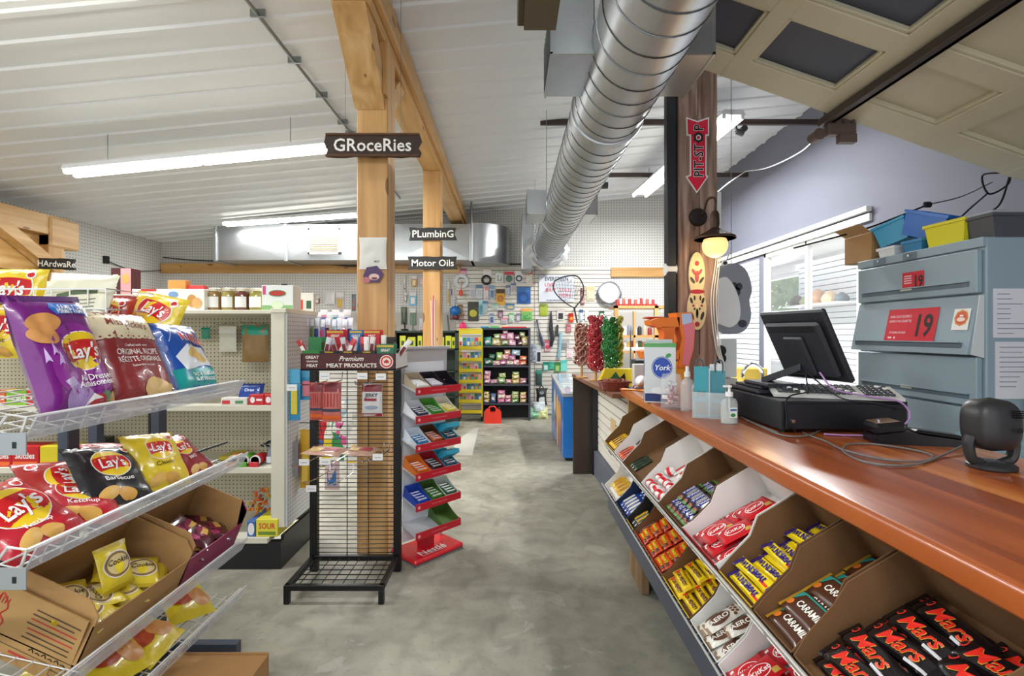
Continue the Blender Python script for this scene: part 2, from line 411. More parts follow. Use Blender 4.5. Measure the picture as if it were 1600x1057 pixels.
area('window_and_alcove_fill',(AX+.35,7.85,1.75),(0,R(90),0),1.4,1.1,30,(.93,.97,1))
area('window_and_alcove_fill',(4.0,6.2,2.55),(0,0,0),.7,2.4,7,(.95,.98,1))  # added fill lamp under the alcove ceiling
# timber frame: two posts, long beam, knee braces
def brace(y0,h0,y1,h1,w=.1,t=.14):
    m=MB(TIMBERY); d=Vector((0,y1-y0,h1-h0)).normalized(); nn=Vector((0,-d.z,d.y))*w/2
    a=Vector((-.95-t/2,y0,EYE+h0)); b=Vector((-.95-t/2,y1,EYE+h1)); m.prism([(0,0),(1,0),(1,1),(0,1)],a-nn,(b-a),nn*2,(1,0,0),t); return m
def tpost(y,lab):
    t=Thing('timber_post',lab,'post','square pine posts holding the ceiling beam'); w=.21 if y<4 else .2
    t.part('shaft',MB(TIMBER).box((-1.04,y,0),(-.83,y+w,EYE+1.95),None,.006)); 
    if y<4:
        t.part('brace',brace(y+.05,1.58,y-.42,2.03,.16,.2)); t.part('brace',brace(y+w-.05,1.6,y+w+.38,2.0,.12,.2))
        m=MB(TIMBER); m.box((-.87,y-.06,EYE+1.6),(-.825,y+.04,EYE+1.98),None,.004); t.part('side_plate',m)
    return t.done()
tpost(3.3,'thick pine post behind the black wire rack, carrying the bark slab sign'); tpost(5.8,'farther pine post carrying the two small dark painted signs')
m=MB(TIMBERY); m.box((-1.04,Y0,EYE+1.95),(-.83,WB-.02,EYE+2.205),None,.005); m.box((-.83,Y0,EYE+2.02),(-.79,WB-.02,EYE+2.21),None,.004)
solo('ceiling_beam',m,'long pine beam under the white ceiling resting on the two pine posts','beam')
t=Thing('timber_portal','pine beam, post and diagonal brace by the opening in the left wall','timber frame')
xl=-5.88
t.part('beam',MB(TIMBERY).box((xl-.2,Y0,EYE+1.27),(xl,6.5,EYE+1.52),None,.006)); t.part('beam_end',MB(TIMBERY).box((xl-.2,6.2,EYE+1.12),(xl+.03,6.62,EYE+1.50),None,.02))
t.part('shaft',MB(TIMBER).box((xl-.2,6.2,0),(xl,6.42,EYE+1.27),None,.006))
a=Vector((xl-.1,5.45,EYE+1.30)); b=Vector((xl-.1,6.25,EYE+.80)); m=MB(TIMBERY); m.prism([(0,0),(1,0),(1,1),(0,1)],a,(b-a),Vector((0,.03,.14)),(1,0,0),.14); t.part('brace',m)
t.part('header_panel',MB(wood('plywood header',[(.3,'#c08a45'),(.7,'#e0b878')],'y')).box((xl-.22,3.0,EYE+.78),(xl-.12,6.2,EYE+1.28),None,.003))
t.done()
m=MB(TIMBERX); m.box((WL+.02,WB-.06,2.62),(-.92,WB,2.8),None,.004); solo('wall_rail',m,'long knotty pine rail across the back wall below the square duct','wall rail')
m=MB(TIMBERX); m.box((X(955,8.94),WB-.06,2.55),(WR-.01,WB,2.72),None,.004); solo('wall_rail',m,'short pine rail on the back wall right of the slatted panels','wall rail')
m=MB(SLATF); WB_=WB-.02; xs=X(713,8.97); xm=X(835,8.97); xe=X(955,8.97)
for a,b in ((xs,xm-.006),(xm+.006,xe)): slats(m,a,b,.02,2.75,WB-.004,'x',SLATF,SLATG)
solo('slatwall',m,'pair of cream slatted display panels on the back wall','slatwall')
# far cables on the back wall
m=MB(BLACK); m.tube(bez([(WL+.1,WB-.09,2.9),(-5.6,WB-.09,2.84),(-4,WB-.09,2.83),(-2.9,WB-.09,2.74),(-2.2,WB-.09,2.83),(-1.1,WB-.09,2.8)]),.012); solo('cable',m,'black cable lying along the long pine rail on the back wall','cable')
m=MB(BLACK)
for k in range(4): m.tube(bez([(-.9,WB-.08-.02*k,2.78),(-.4,WB-.1,2.77+.02*math.sin(k)),(.2,WB-.08-.02*k,2.775),(.8,WB-.1,2.77)]),.012)
solo('cable_bundle',m,'black cables lying on top of the slatted panels under the duct','cable')
m=MB(BLACK); m.box((WL,7.7,2.62),(WL+.05,7.78,2.74),None,.006); m.tube(bez([(WL+.03,7.74,2.66),(WL+.03,8.3,2.58),(WL+.06,8.9,2.66)]),.008); solo('wall_outlet',m,'small black outlet with a thin wire on the left white wall','outlet')
# ================================================================ ducts
def spiral():
    t=Thing('spiral_duct','large round galvanised spiral duct hanging along the aisle','duct'); cx,cz,r=.62,EYE+1.42,.225
    g=mt('#b4b8bb',.4,.92,n=.1,s=3); y1=8.35
    m=MB(g); pr=[(r,Y0),(r,y1)]; m.lathe([(r,Y0+ (y1-Y0)*i/40) for i in range(41)],(cx,0,cz),g,48,'y'); t.part('pipe',m)
    m=MB(mt('#6f7375',.35,.9)); pts=[]; y=Y0
    k=0
    while y<y1:
        a=k*2*PI/32; pts.append((cx+(r+.001)*math.cos(a),y,cz+(r+.001)*math.sin(a))); y+=.145/32; k+=1
    m.tube(pts,.0042,n=4); t.part('seam',m)
    for y in (3.05,5.9,7.9):
        m=MB(g); m.lathe([(r,y),(r+.01,y+.005),(r+.012,y+.03),(r+.01,y+.055),(r,y+.06)],(cx,0,cz),g,48,'y'); t.part('joint_band',m)
    for (a,b,c,d,w) in ((.2,.41,2.35,2.77,0),(.83,.985,2.35,2.77,0),(.2,.41,5.5,5.95,0),(.83,.985,5.5,5.95,0)):
        m=MB(GALV); m.box((a,c,EYE+1.35),(b,d,EYE+1.63),None,.004)
        xs=a if a<.5 else b; m.box((xs-.006,c-.006,EYE+1.345),(xs+.006,d+.006,EYE+1.36)); m.box((xs-.006,c-.006,EYE+1.35),(xs+.006,c+.006,EYE+1.64)); m.box((xs-.006,d-.006,EYE+1.35),(xs+.006,d+.006,EYE+1.64))
        for k in range(9):
            yy=c+.03+k*(d-c-.06)/8; m.box((xs-.01,yy-.003,EYE+1.37),(xs+.01,yy+.003,EYE+1.61),STEEL)
        t.part('side_register',m)
    m=MB(GALV); m.box((.4,8.2,EYE+1.2),(.85,8.8,EYE+1.4),None,.01); m.lathe([(.3,8.05),(.31,8.2),(.23,8.38)],(cx,0,cz),GALV,32,'y'); t.part('end_boot',m)
    m=MB(GALV); m.box((.2,8.3,EYE+1.1),(.38,8.85,EYE+2.05),None,.01); t.part('riser',m)
    for yy in (2.2,5.1,7.4):
        for sx in (-1,1):
            m=MB(STEEL); xx=cx+sx*.24; m.cyl((xx,yy,cz),(xx,yy,CEIL(xx)),.003,n=5); t.part('hanger_wire',m)
    t.done()
    m=MB(mt('#e6e8ea',.12,a=.55,b=.6,s=30))
    def fn(a,b):
        an=2*PI*a; rr=.25+.12*b+.06*noise.noise(Vector((math.cos(an)*3,math.sin(an)*3,b*4))); return (cx+rr*math.cos(an)*1.05,7.95+.35*b+.05*noise.noise(Vector((a*12,b*3,1))),EYE+1.40+rr*math.sin(an)*.8)
    m.grid(fn,60,10); solo('plastic_wrap',m,'crumpled clear plastic film taped around the far duct end','plastic film')
spiral()
m=MB(mt('#4f4630',.6,.3)); m.box((X(808,2.12),1.9,EYE+1.34),(.2,2.12,EYE+1.62),None,.004); m.box((.06,1.9,EYE+1.33),(.2,2.13,EYE+1.345),mt('#5b523b',.6)); m.cyl((.1,2.0,EYE+1.62),(.1,2.0,CEIL(.1)),.008); solo('metal_box',m,'brown metal box hanging left of the near end of the round duct','metal box')
def rectduct():
    t=Thing('square_duct','long galvanised rectangular duct with rounded end along the back wall','duct')
    d=8.3; x0=X(333,d); x1=X(735,d); z0=Z(407,d); z1=Z(350,d)
    m=MB(GALV); m.box((x0,d,z0),(x1,8.92,z1),None,.006)
    for a,b in ((x0,X(447,d)),(X(447,d),X(565,d)),(X(620,d),X(735,d))):
        cx=(a+b)/2; cz=(z0+z1)/2
        m.add([(a+.03,d-.001,z0+.02),(b-.03,d-.001,z0+.02),(cx,d-.02,cz)],[(0,1,2)]); m.add([(a+.03,d-.001,z1-.02),(a+.03,d-.001,z0+.02),(cx,d-.02,cz)],[(0,1,2)])
        m.add([(b-.03,d-.001,z0+.02),(b-.03,d-.001,z1-.02),(cx,d-.02,cz)],[(0,1,2)]); m.add([(b-.03,d-.001,z1-.02),(a+.03,d-.001,z1-.02),(cx,d-.02,cz)],[(0,1,2)])
    t.part('trunk',m)
    m=MB(GALV); n=14; r=.62
    pr=[(x1,d)]+[(x1+.06+r*math.sin(k/n*PI/2)*1.0,d+r-r*math.cos(k/n*PI/2)) for k in range(n+1)]+[(x1,d+r)]
    m.prism([(a,b) for a,b in pr],(0,0,z0-.02),(1,0,0),(0,1,0),(0,0,1),z1-z0+.04); t.part('rounded_end',m)
    for px in (337,447,737):
        m=MB(mt('#c4c8ca',.3,.9)); a=X(px,d); m.box((a-.025,d-.03,z0-.02),(a+.025,8.92,z1+.02),None,.004); t.part('flange',m)
    m=MB(WHITE); a,b=X(482,d),X(533,d); c,e=Z(398,d),Z(357,d)
    for q in ((a,c,b,c+.04),(a,e-.04,b,e),(a,c,a+.04,e),(b-.04,c,b,e)): m.box((q[0],d-.045,q[1]),(q[2],d-.01,q[3]),None,.003)
    gf=t.part('grille_frame',m)
    m=MB(mt('#766852',.6)); m.box((a+.04,d-.03,c+.04),(b-.04,d-.015,e-.04)); 
    for k in range(10): zz=c+.06+k*(e-c-.12)/9; m.box((a+.04,d-.036,zz),(b-.04,d-.03,zz+.008),mt('#8d8068',.6))
    t.part('grille',m,gf)
    for px in (345,500,736): m=MB(STEEL); a=X(px,d); m.cyl((a,d+.3,z1),(a,d+.3,CEIL(a)),.012,n=6); t.part('hanger_rod',m)
    m=MB(STEEL); a=X(737,d); m.cyl((a,d-.04,z0-.02),(a,d-.04,z1+.42),.018,n=8); t.part('rod',m)
    t.done()
rectduct()
# ================================================================ ceiling conduit, rods, fluorescent fixtures
m=MB(STEEL); pts=[(-2.16,1.2),(-2.02,6.4)]
zc=lambda x:CEIL(x)-.05
a,b=(X(372,2.9),2.9),(X(655,7.6),7.6)
m.cyl((X(280,2.0),1.4,zc(X(280,2.0))),(X(640,7.6),7.6,zc(X(640,7.6))),.013,n=8)
m=MB(STEEL); q0=Vector((-1.62,1.0,zc(-1.62))); q1=Vector((-1.55,7.9,zc(-1.55)))
def onceil(px,py):
    k=(VY-py)/FPX; s=(px-VX)/FPX; d=(3.76-EYE)/(k-.095*s); return Vector((s*d,d,EYE+k*d))
q0=onceil(385,0); q1=onceil(548,208); q2=onceil(625,310)
q0=q0+(q0-q1)*.5; m.cyl(q0,q1,.014,n=8); m.cyl(q1,q2,.014,n=8); m.cyl(q1-Vector((.03,.03,0)),q1+Vector((.03,.03,0)),.03,n=8)
for k in range(5): c=q0.lerp(q1,.2+k*.18); m.cbox(c+Vector((0,0,.01)),(.1,.015,.05),STEEL)
solo('electrical_conduit',m,'thin grey metal conduit clipped under the white ceiling','conduit')
TUBE=mt('#fffdf4',.3,em=9)
def fixture(p0,p1,label,power,grp='twin-tube fluorescent ceiling lights',sw=.055):
    p0,p1=Vector(p0),Vector(p1); t=Thing('fluorescent_light',label,'ceiling light',grp); ax=(p1-p0).normalized(); sd=Vector((0,0,1)).cross(ax).normalized(); L=(p1-p0).length
    m=MB(mt('#e4e6e6',.4)); m.m=FR(p0,ax,sd); m.prism([(-sw-.03,-.004),(-sw,.05),(sw,.05),(sw+.03,-.004)],(0,0,0),(0,1,0),(0,0,1),(1,0,0),L); t.part('housing',m)
    for s in (-sw,sw):
        for h0,h1 in ((.01,.49),(.51,.99)):
            m=MB(TUBE); m.m=FR(p0,ax,sd); m.cyl((L*h0,s,-.028),(L*h1,s,-.028),.02,n=10); t.part('tube',m)
        for h in (.004,.5,.996): m=MB(WHITE); m.m=FR(p0,ax,sd); m.cbox((L*h,s,-.02),(.02,.035,.05),None,.004); t.part('lamp_holder',m)
    for h in (.15,.85): c=p0.lerp(p1,h); m=MB(STEEL); m.cyl(c+Vector((0,0,.05)),(c.x,c.y,CEIL(c.x)),.004,n=5); t.part('hanger',m)
    t.done(); c=(p0+p1)/2; ang=math.atan2(ax.y,ax.x); l=area('tube_glow',c+Vector((0,0,-.06)),(0,0,0),L*.98,.1,power)
    l.rotation_euler=FR((0,0,0),ax,sd).to_euler()
fixture(P(107,268,4.7),P(515,228,4.7),'long twin-tube ceiling light left of the hanging bark sign',150)
fixture(P(350,349,8.0),P(560,334,8.0),'twin-tube ceiling light in front of the rectangular duct',90)
fixture((2.06,7.75,EYE+2.22),(2.3,5.0,EYE+2.26),'twin-tube light running lengthwise above the cash counter behind the old post',190,sw=.10)
fixture((-4.6,2.75,EYE+1.86),(-2.2,2.75,EYE+2.02),'twin-tube light in the top left corner nearest the viewer',80)
fixture((-1.8,-.9,EYE+2.0),(.6,-.9,EYE+2.2),'twin-tube light behind the viewer over the aisle',120)
for (d,x0,lab) in ((5.3,.33,'near'),(7.13,1.4,'far')):
    h=332/760*5.3 if d<6 else 249/760*7.13
    m=MB(mt('#4a3d38',.5,.4)); m.box((x0 if d<6 else X(950,d),d,EYE+h-.03),(WR-.01,d+.04,EYE+h+.03),None,.003); solo('steel_track',m,lab+' brown steel angle track crossing under the ceiling','track')
m=MB(DARK); 
q=Vector(P(1150,205,5.25)); m.cyl(q+Vector((-.02,0,.1)),q,.02); m.cyl(q,q+Vector((.08,0,-.03)),.03); m.cyl(q+Vector((.08,-.03,.02)),q+Vector((.08,.03,.02)),.035)
solo('track_roller',m,'black roller hanging from the nearer brown steel track','roller')
m=MB(DARK); q=Vector(P(943,290,7.1)); m.cyl(q+Vector((-.06,0,0)),q+Vector((.06,0,0)),.05); m.cyl(q,q+Vector((0,0,.12)),.015); solo('track_roller',m,'small dark roller under the ceiling right of the round duct','roller')
# ================================================================ overhead garage door
def gdoor():
    t=Thing('garage_door','raised cream overhead garage door with dark window panels','garage door'); sl=-.35; D=2.9; x0=1.18; h0=EYE+1.61
    x0=.88; h0=EYE+1.61+.105; ux=Vector((1,0,sl)).normalized(); M_=FR((x0,D,h0),ux,(0,-1,0)) # local x across, y towards the viewer, z down
    CR=mt('#cfc8ac',.55,n=.12,s=3); t.name='garage_door'
    cols=[(.05,.40),(.50,.99),(1.11,1.58),(1.71,2.18)]; rows=[(.2,.57),(.70,1.07),(1.2,1.57),(1.7,2.07)]
    m=MB(CR,M_); e=[0]+[q for c in cols for q in c]+[2.3]
    for i in range(0,len(e),2): m.box((e[i],0,0),(e[i+1],2.2,.045),None,.004)
    e=[0]+[q for c in rows for q in c]+[2.2]
    for i in range(0,len(e),2): m.box((0,e[i],.002),(2.3,e[i+1],.043),None,.004)
    t.part('stiles_and_rails',m)
    DG=mt('#454a59',.5)
    for i,(a,b) in enumerate(cols):
        for (c,d) in rows:
            dark=i<2; m=MB(DG if dark else CR,M_); m.box((a-.005,c-.005,-.006),(b+.005,d+.005,.012))
            t.part('window_panel' if dark else 'flat_panel',m)
            m=MB(CR,M_)
            for q in ((a,c,b,c+.018),(a,d-.018,b,d),(a,c,a+.018,d),(b-.018,c,b,d)): m.box((q[0],q[1],.012),(q[2],q[3],.036),None,.003)
            t.part('beading',m)
    t.done()
    m=MB(mt('#4c413a',.5,.3)); 
    p=M_@Vector((.78,0,.1)); xx=1.91
    m.box((1.865,.2,EYE+1.255),(1.93,D+.05,EYE+1.30),None,.003); m.box((1.90,.2,EYE+1.255),(1.93,D+.05,EYE+1.35),None,.003)
    solo('door_track',m,'long brown steel track running under the garage door','track')
    m=MB(mt('#6e5f58',.5,.5)); c=Vector((1.98,D+.02,EYE+1.24)); m.cbox(c,(.17,.06,.1),None,.01); m.cbox(c+Vector((.04,0,-.07)),(.1,.04,.05)); m.cyl(c+Vector((-.14,-.03,-.05)),c+Vector((-.14,.04,-.05)),.035,n=14)
    for k in range(3): m.cyl(c+Vector((-.05+.05*k,-.05,.02)),c+Vector((-.05+.05*k,0,.02)),.01,n=6)
    solo('door_bracket',m,'rusty steel bracket with roller at the corner of the garage door','bracket')
gdoor()
m=MB(mt('#e5e5e5',.5)); m.tube(bez([P(1283,206,4.0),P(1250,238,5),P(1200,262,6),P(1165,268,7)]),.006); m.tube(bez([P(1165,268,7),P(1140,285,5.5),P(1122,300,4.2)]),.006); solo('cord',m,'white cord looping from the garage door to the far steel track','cord')
m=MB(BLACK); m.tube(bez([P(1563,270,3.0),P(1535,275,3.1),P(1545,303,3.1),P(1573,290,3.1),P(1580,272,3.0)]),.006); m.tube(bez([P(1542,303,3.1),P(1520,322,3.2),P(1503,338,3.2)]),.006); m.tube(bez([P(1578,275,3.0),P(1560,322,3.1),P(1523,338,3.2)]),.006)
solo('cable',m,'tangled black cable hanging above the bins on the steel cabinet','cable')
m=MB(BLACK); m.tube(bez([P(1450,320,3.45),P(1400,340,3.45),P(1345,360,3.45),P(1240,388,3.46)]),.007); m.tube(bez([P(1450,320,3.45),P(1500,308,3.3),P(1550,285,3.1)]),.004); m.cbox(P(1449,320,3.44),(.06,.03,.04),None,.01); solo('cable',m,'black cable fixed on the blue grey wall above the window','cable')
# ================================================================ cash counter
CX=.79; CZ=1.11
def counter():
    t=Thing('cash_counter','long varnished cherry wood counter with dark base on the right','counter')
    m=MB(COUNTER); zz=CZ; th=.055
    pr=[(CX,zz-th+.006),(CX+.006,zz-th),(1.6,zz-th),(1.6,zz),(CX+.012,zz),(CX+.004,zz-.005),(CX,zz-.014)]
    m.prism(pr,(0,.45,0),(1,0,0),(0,0,1),(0,1,0),3.47-.45); t.part('countertop',m)
    m=MB(DKWOOD); m.box((1.02,.5,.0),(1.06,3.1,zz-th)); m.box((1.52,.5,0),(1.56,3.3,zz-th)); t.part('base_panel',m)
    m=MB(wood('pale worn board',[(.2,'#6b5236'),(.6,'#8f7350'),(.8,'#a88b63')],'z',r=.7)); m.box((.755,2.79,0),(.80,3.08,.40),None,.004); m.box((.80,3.05,0),(1.02,3.08,.40)); t.part('end_board',m)
    m=MB(CARD); m.box((.80,3.285,.3),(1.02,3.31,zz-th)); t.part('side_board',m)
    t.done()
counter()
def lowcounter():
    t=Thing('low_counter','slightly lower far counter with cream slatted front and dark end panel','counter')
    m=MB(wood('brown laminate edge',[(.3,'#5c3a2a'),(.7,'#8a6048')],'y',knots=False,r=.35)); zt=1.07
    pl=[(.667,5.25),(.735,3.3),(.79,3.48),(1.5,3.48),(1.5,5.25)]
    pl=[(.667,5.25),(.735,3.5),(1.12,3.5),(1.12,5.25)]
    m.prism(pl,(0,0,zt-.035),(1,0,0),(0,1,0),(0,0,1),.035); t.part('top',m)
    m=MB(DKWOOD); m.box((.675,5.2,0),(.88,5.24,zt-.035),None,.002); t.part('end_panel',m)
    m=MB(DARK); m.box((.875,5.16,0),(.95,5.2,zt-.035)); t.part('corner_post',m)
    m=MB(SLATF); slats(m,3.32,5.16,.26,zt-.04,.95,'y',SLATF,SLATG,pitch=.09,sg=-1); m.box((.95,3.32,.0),(.97,5.16,zt-.04),DKWOOD); t.part('slatted_front',m)
    m=MB(mt('#5a606b',.6,n=.15,s=6)); m.box((.89,3.32,0),(.95,5.16,.26),None,.004); t.part('kickboard',m)
    m=MB(mt('#c9ad7c',.7)); m.box((.93,4.3,.62),(.9335,4.5,.73)); t.part('price_card',m)
    m=MB(DKWOOD); m.box((1.08,3.55,0),(1.11,5.2,zt-.035)); t.part('back_panel',m)
    t.done()
lowcounter()
# sloping two-tier candy rack hung on the counter front
TH=R(30); E1=Vector((math.cos(TH),0,math.sin(TH))); NN=Vector((-math.sin(TH),0,math.cos(TH)))
TA=Vector((.645,0,.745)); TB=Vector((.645,0,.455))
def candyrack():
    t=Thing('candy_rack','white wire two-tier sloping candy rack along the counter front','rack')
    WR_=mt('#c9c9c4',.35,.4)
    for nm,o_,d0,d1 in (('upper_tray',TA,.72,3.28),('lower_tray',TB,.9,3.28)):
        m=MB(WR_)
        for s in (0,.055,.16,.28,.34): a=o_+E1*s; m.cyl((a.x,d0,a.z-.006),(a.x,d1,a.z-.006),.0035,n=5)
        y=d0
        while y<=d1: a=o_;b=o_+E1*.36; m.cyl((a.x,y,a.z-.010),(b.x,y,b.z-.010),.0025,n=5); y+=.05
        # raised front lip
        f=o_+NN*.045-E1*.004
        m.cyl((f.x,d0,f.z),(f.x,d1,f.z),.0045,n=6); m.prism([(0,0),(d1-d0,0),(d1-d0,.034),(0,.034)],o_+Vector((0,d0,0))+NN*.004-E1*.003,(0,1,0),NN,-E1,.0015,mt('#b9b6a8',.3,a=.8))
        y=d0
        while y<=d1: m.cyl((o_.x,y,o_.z-.01),(f.x,y,f.z),.0022,n=5); y+=.10
        t.part(nm,m)
    m=MB(mt('#4a505c',.5)); m.prism([(0,0),(0,.09),(.02,.09),(.02,0)],(.66,.9,TB.z-.13),(1,0,0),(0,0,1),(0,1,0),2.38); t.part('fascia',m)
    for y in (.95,2.0,3.2):
        m=MB(DARK)
        for o_ in (TA,TB):
            b=o_+E1*.38; m.prism([(0,0),(b.x-o_.x,b.z-o_.z),(b.x-o_.x,b.z-o_.z-.05),(.02,-.03)],(o_.x,y,o_.z-.014),(1,0,0),(0,0,1),(0,1,0),.006)
        t.part('bracket',m)
    t.done()
candyrack()
# ---------------------------------------------------------------- open cartons in the rack
def tray_box(y0,y1,tier,outer,inner,label,front=.045,side=.07,back=.10,depth=.33,notch=True,out_front=None,name='candy_box'):
    """open display carton lying on the slope; y0 far, y1 near; sides drop towards the front"""
    o_=TA if tier=='A' else TB; m=MB(inner); m.m=FR(o_+Vector((0,y0-.004,0))+E1*.008+NN*.0,(0,-1,0),E1)  # local x=-y, y=upslope, z=normal
    w=y0-y1-.008; c=.003
    m.box((0,0,0),(w,depth,c),inner)
    m.box((0,depth-c,0),(w,depth,back),inner); m.box((0,-.0,0),(w,c,front),out_front or outer)
    pr=[(0,0),(depth,0),(depth,back),(depth*.55,back*.98),(depth*.4,side*.9),(.05,side*.62),(0,front)]
    for x in (0,w-c): m.prism(pr,(x,0,0),(0,1,0),(0,0,1),(1,0,0),c,inner)
    fl=[(.0,0),(.0,.001)]
    o=bpy.data.objects.new(name,m.mesh(name)); M0=m.m
    o2=bpy.data.objects.new(name,None)
    bpy.data.objects.remove(o2); me=o.data; inv=M0.inverted()
    me.transform(inv); o.matrix_world=M0; COL.objects.link(o); tag(o,label,'box','open candy cartons in the sloping rack'); return M0
def onbox(M0,x,y,z,rot=0,text='x'):
    """frame for an item whose long print axis runs along -y (text='l') or upslope (text='u')"""
    a=rot+(0 if text=='l' else PI/2)
    return M0@Matrix.Translation((x,y,z))@Matrix.Rotation(a,4,'Z')
BRN=mt('#6d4c2c',.85,n=.07,s=15); WB_=mt('#dfddd8',.7); WBG=mt('#c5c4bf',.7)
SHN=.28
def wrapper(w,h,t,front,deco,back=None,seed=1,nu=10,nv=8,crimp=.07,cm=None,wr=.1,horizontal=True,name='candy_bar'):
    """flow wrapped bar: long axis x, centred; crimped ends left and right"""
    def fn(m):
        q=MB(front); 
        # build with y as long axis then swap so print runs along x
        base=MB(front); base.pillow(h,w,t,front,back,seed=seed,nu=nu,nv=nv,crimp=crimp,wr=wr,cm=cm,p=5)
        sw=Matrix(((0,1,0,-w/2),(-1,0,0,0),(0,0,1,t/2),(0,0,0,1)))
        q.m=sw; sf=base.surf
        off=len(q.v)
        q.v=[sw@v for v in base.v]; q.f=base.f; q.fm=base.fm; q.mats=base.mats
        q.m=Matrix.Translation((0,0,t/2)); q.surf=lambda x,y: sf(-y,x+w/2)
        deco(q); o=bpy.data.objects.new(name,q.mesh(name)); o.matrix_world=m; COL.objects.link(o); tag(o,None,'candy bar'); return o
    return Kind(fn)
def d_kitkat(q):
    q.disc(0,0,.036,.024,mt('#f4f2ee',.35),off=.0006); q.disc(0,0,.033,.0215,mt('#c4101f',.3),off=.0009); q.text('KitKat',0,0,.024,mt('#f6f4f0',.35),off=.0014,bold=.04,shear=.2)
    q.rect(.04,-.022,.022,.02,mt('#caa24a',.4),off=.0006); q.rect(-.046,.024,.012,.008,WHITE,off=.0006)
KITKAT=wrapper(.125,.085,.014,mt('#c4101f',.28,coat=.4),d_kitkat,seed=2,nu=12,nv=12,cm=mt('#9d0c18',.3))
def d_wund(q): 
    q.text('WUNDERBAR',-.0,0,.024,mt('#2b1a6e',.35),off=.0015,bold=.10,sx=.82,sp=.95); q.rect(-.075,0,.02,.03,mt('#38206f',.35),off=.0007); q.rect(.06,-.008,.03,.008,mt('#e23a24',.4),off=.0007)
WUND=wrapper(.19,.040,.024,mt('#ecd21c',.28,coat=.4),d_wund,seed=3,nu=8,nv=16,cm=mt('#3a2374',.35),crimp=.09,wr=.16)
def d_cara(q):
    q.text('CARAMILK',.012,0,.026,mt('#f4f0e6',.35),off=.001,bold=.05,sx=.8); q.poly([(-.066,.03),(-.042,.03),(-.06,0),(-.075,.0)],mt('#2b8f84',.35)); q.disc(-.058,-.012,.012,.010,mt('#d8742a',.35),off=.0008); q.rect(.0,.029,.10,.005,mt('#2b8f84',.35),off=.0006)
CARA=wrapper(.155,.078,.014,mt('#4a2817',.28,coat=.4),d_cara,seed=4,nu=10,nv=14,cm=mt('#c79a2b',.3,.3),crimp=.07)
def d_mars(q):
    q.text('Mars',.0,0,.042,mt('#e9b24a',.35),off=.0010,bold=.05,shear=.3,sx=1.15); q.text('Mars',.0,0,.042,mt('#d8261a',.35),off=.0024,bold=.015,shear=.3,sx=1.15); q.disc(-.062,.008,.009,.009,mt('#d8342a',.35),off=.0008); q.disc(-.062,.008,.006,.006,BLACK,off=.0011)
    q.rect(.05,-.02,.05,.006,mt('#b9b9bd',.3),off=.0007)
MARS=wrapper(.165,.052,.022,mt('#141012',.25,coat=.5),d_mars,seed=5,nu=10,nv=14,cm=mt('#0c0a0b',.3),crimp=.08,wr=.14)
def d_twix(q): q.rect(0,0,.06,.024,mt('#2a2f86',.35),off=.0007); q.text('TWIX',0,0,.020,mt('#eef0f4',.35),off=.0013,bold=.04,sx=1.1); q.rect(-.045,0,.012,.034,mt('#a23a2a',.4),off=.0006)
TWIX=wrapper(.115,.038,.018,mt('#2f211d',.28,coat=.4),d_twix,seed=6,nu=6,nv=12,cm=mt('#4e7f3a',.4),crimp=.1)
def d_reese(q): q.text("Reese's",0,.0,.026,mt('#f2cf1e',.35),off=.002,bold=.08,shear=.15,sx=.9); q.text("Reese's",.0,-.0,.026,mt('#3a2a10',.35),off=.0008,bold=.18,shear=.15,sx=.9); q.rect(.045,-.006,.024,.024,mt('#6b2c12',.4),off=.0007)
REESE=wrapper(.125,.042,.018,mt('#ec4a10',.28,coat=.4),d_reese,seed=7,nu=6,nv=12,cm=mt('#c93a0a',.35),crimp=.08)
def d_henry(q): q.text('OH HENRY!',.008,0,.022,mt('#5a1a12',.35),off=.0015,bold=.10,sx=.78); q.disc(-.052,0,.012,.012,mt('#d8281c',.35),off=.0008)
HENRY=wrapper(.15,.042,.022,mt('#f0cd12',.28,coat=.4),d_henry,seed=8,nu=6,nv=12,cm=mt('#d8b010',.35),crimp=.08)
def d_aero(q):
    q.disc(-.012,.0,.040,.026,mt('#5a3420',.35),off=.0006); q.text('AERO',-.015,0,.028,mt('#f2efe6',.35),off=.0012,bold=.05,sx=1.05)
    for k in range(6): q.disc(.04+.012*(k%2),-.02+.008*k,.006,.006,mt('#6b4026',.35),off=.0007,n=10,rings=1)
AERO=wrapper(.15,.062,.02,mt('#d8d4c8',.28,coat=.4),d_aero,seed=9,nu=8,nv=12,cm=mt('#8a6b4a',.35),crimp=.07)
def plainbar(c1,c2,txt,tc,w=.12,h=.036,t=.018,seed=1):
    def d(q): q.rect(0,0,w*.62,h*.6,mt(c2,.35),off=.0006); q.text(txt,0,0,h*.42,mt(tc,.35),off=.0012,bold=.04)
    return wrapper(w,h,t,mt(c1,.28,coat=.3),d,seed=seed,nu=6,nv=10,crimp=.08)
# upper tier, far to near
A_=lambda px: .645*FPX/(px-VX)
cuts=[954,966,978,1006,1034,1073,1128,1183,1246,1395]
ya=[A_(p) for p in cuts]; ya=[3.26,3.02,2.78,2.42,2.10,1.80,1.50,1.28,1.06,.70]
ya=[3.27]+[A_(p) for p in (963,976,1005,1033,1072,1127,1182,1245)]+[.74]
ya=[3.27,2.98,2.74,2.36,2.08,1.78,1.485,1.273,1.094,.76]
specs=[('yellow and brown far end',mt('#6b4b1e',.7),mt('#d8a91c',.6)),('white with dark chocolate bars beside the yellow end box',WB_,WB_),('plain brown',BRN,BRN),('white with red and white foil eggs',WB_,WB_),('brown with blue-labelled wafer bars',BRN,BRN),('white and red with square red wafer packets',WB_,mt('#b6101e',.5)),('brown with long yellow bars',BRN,mt('#c9a81a',.6)),('brown with wide dark caramel bars',BRN,BRN),('big brown nearest with black bars',BRN,BRN)]
BA=[]
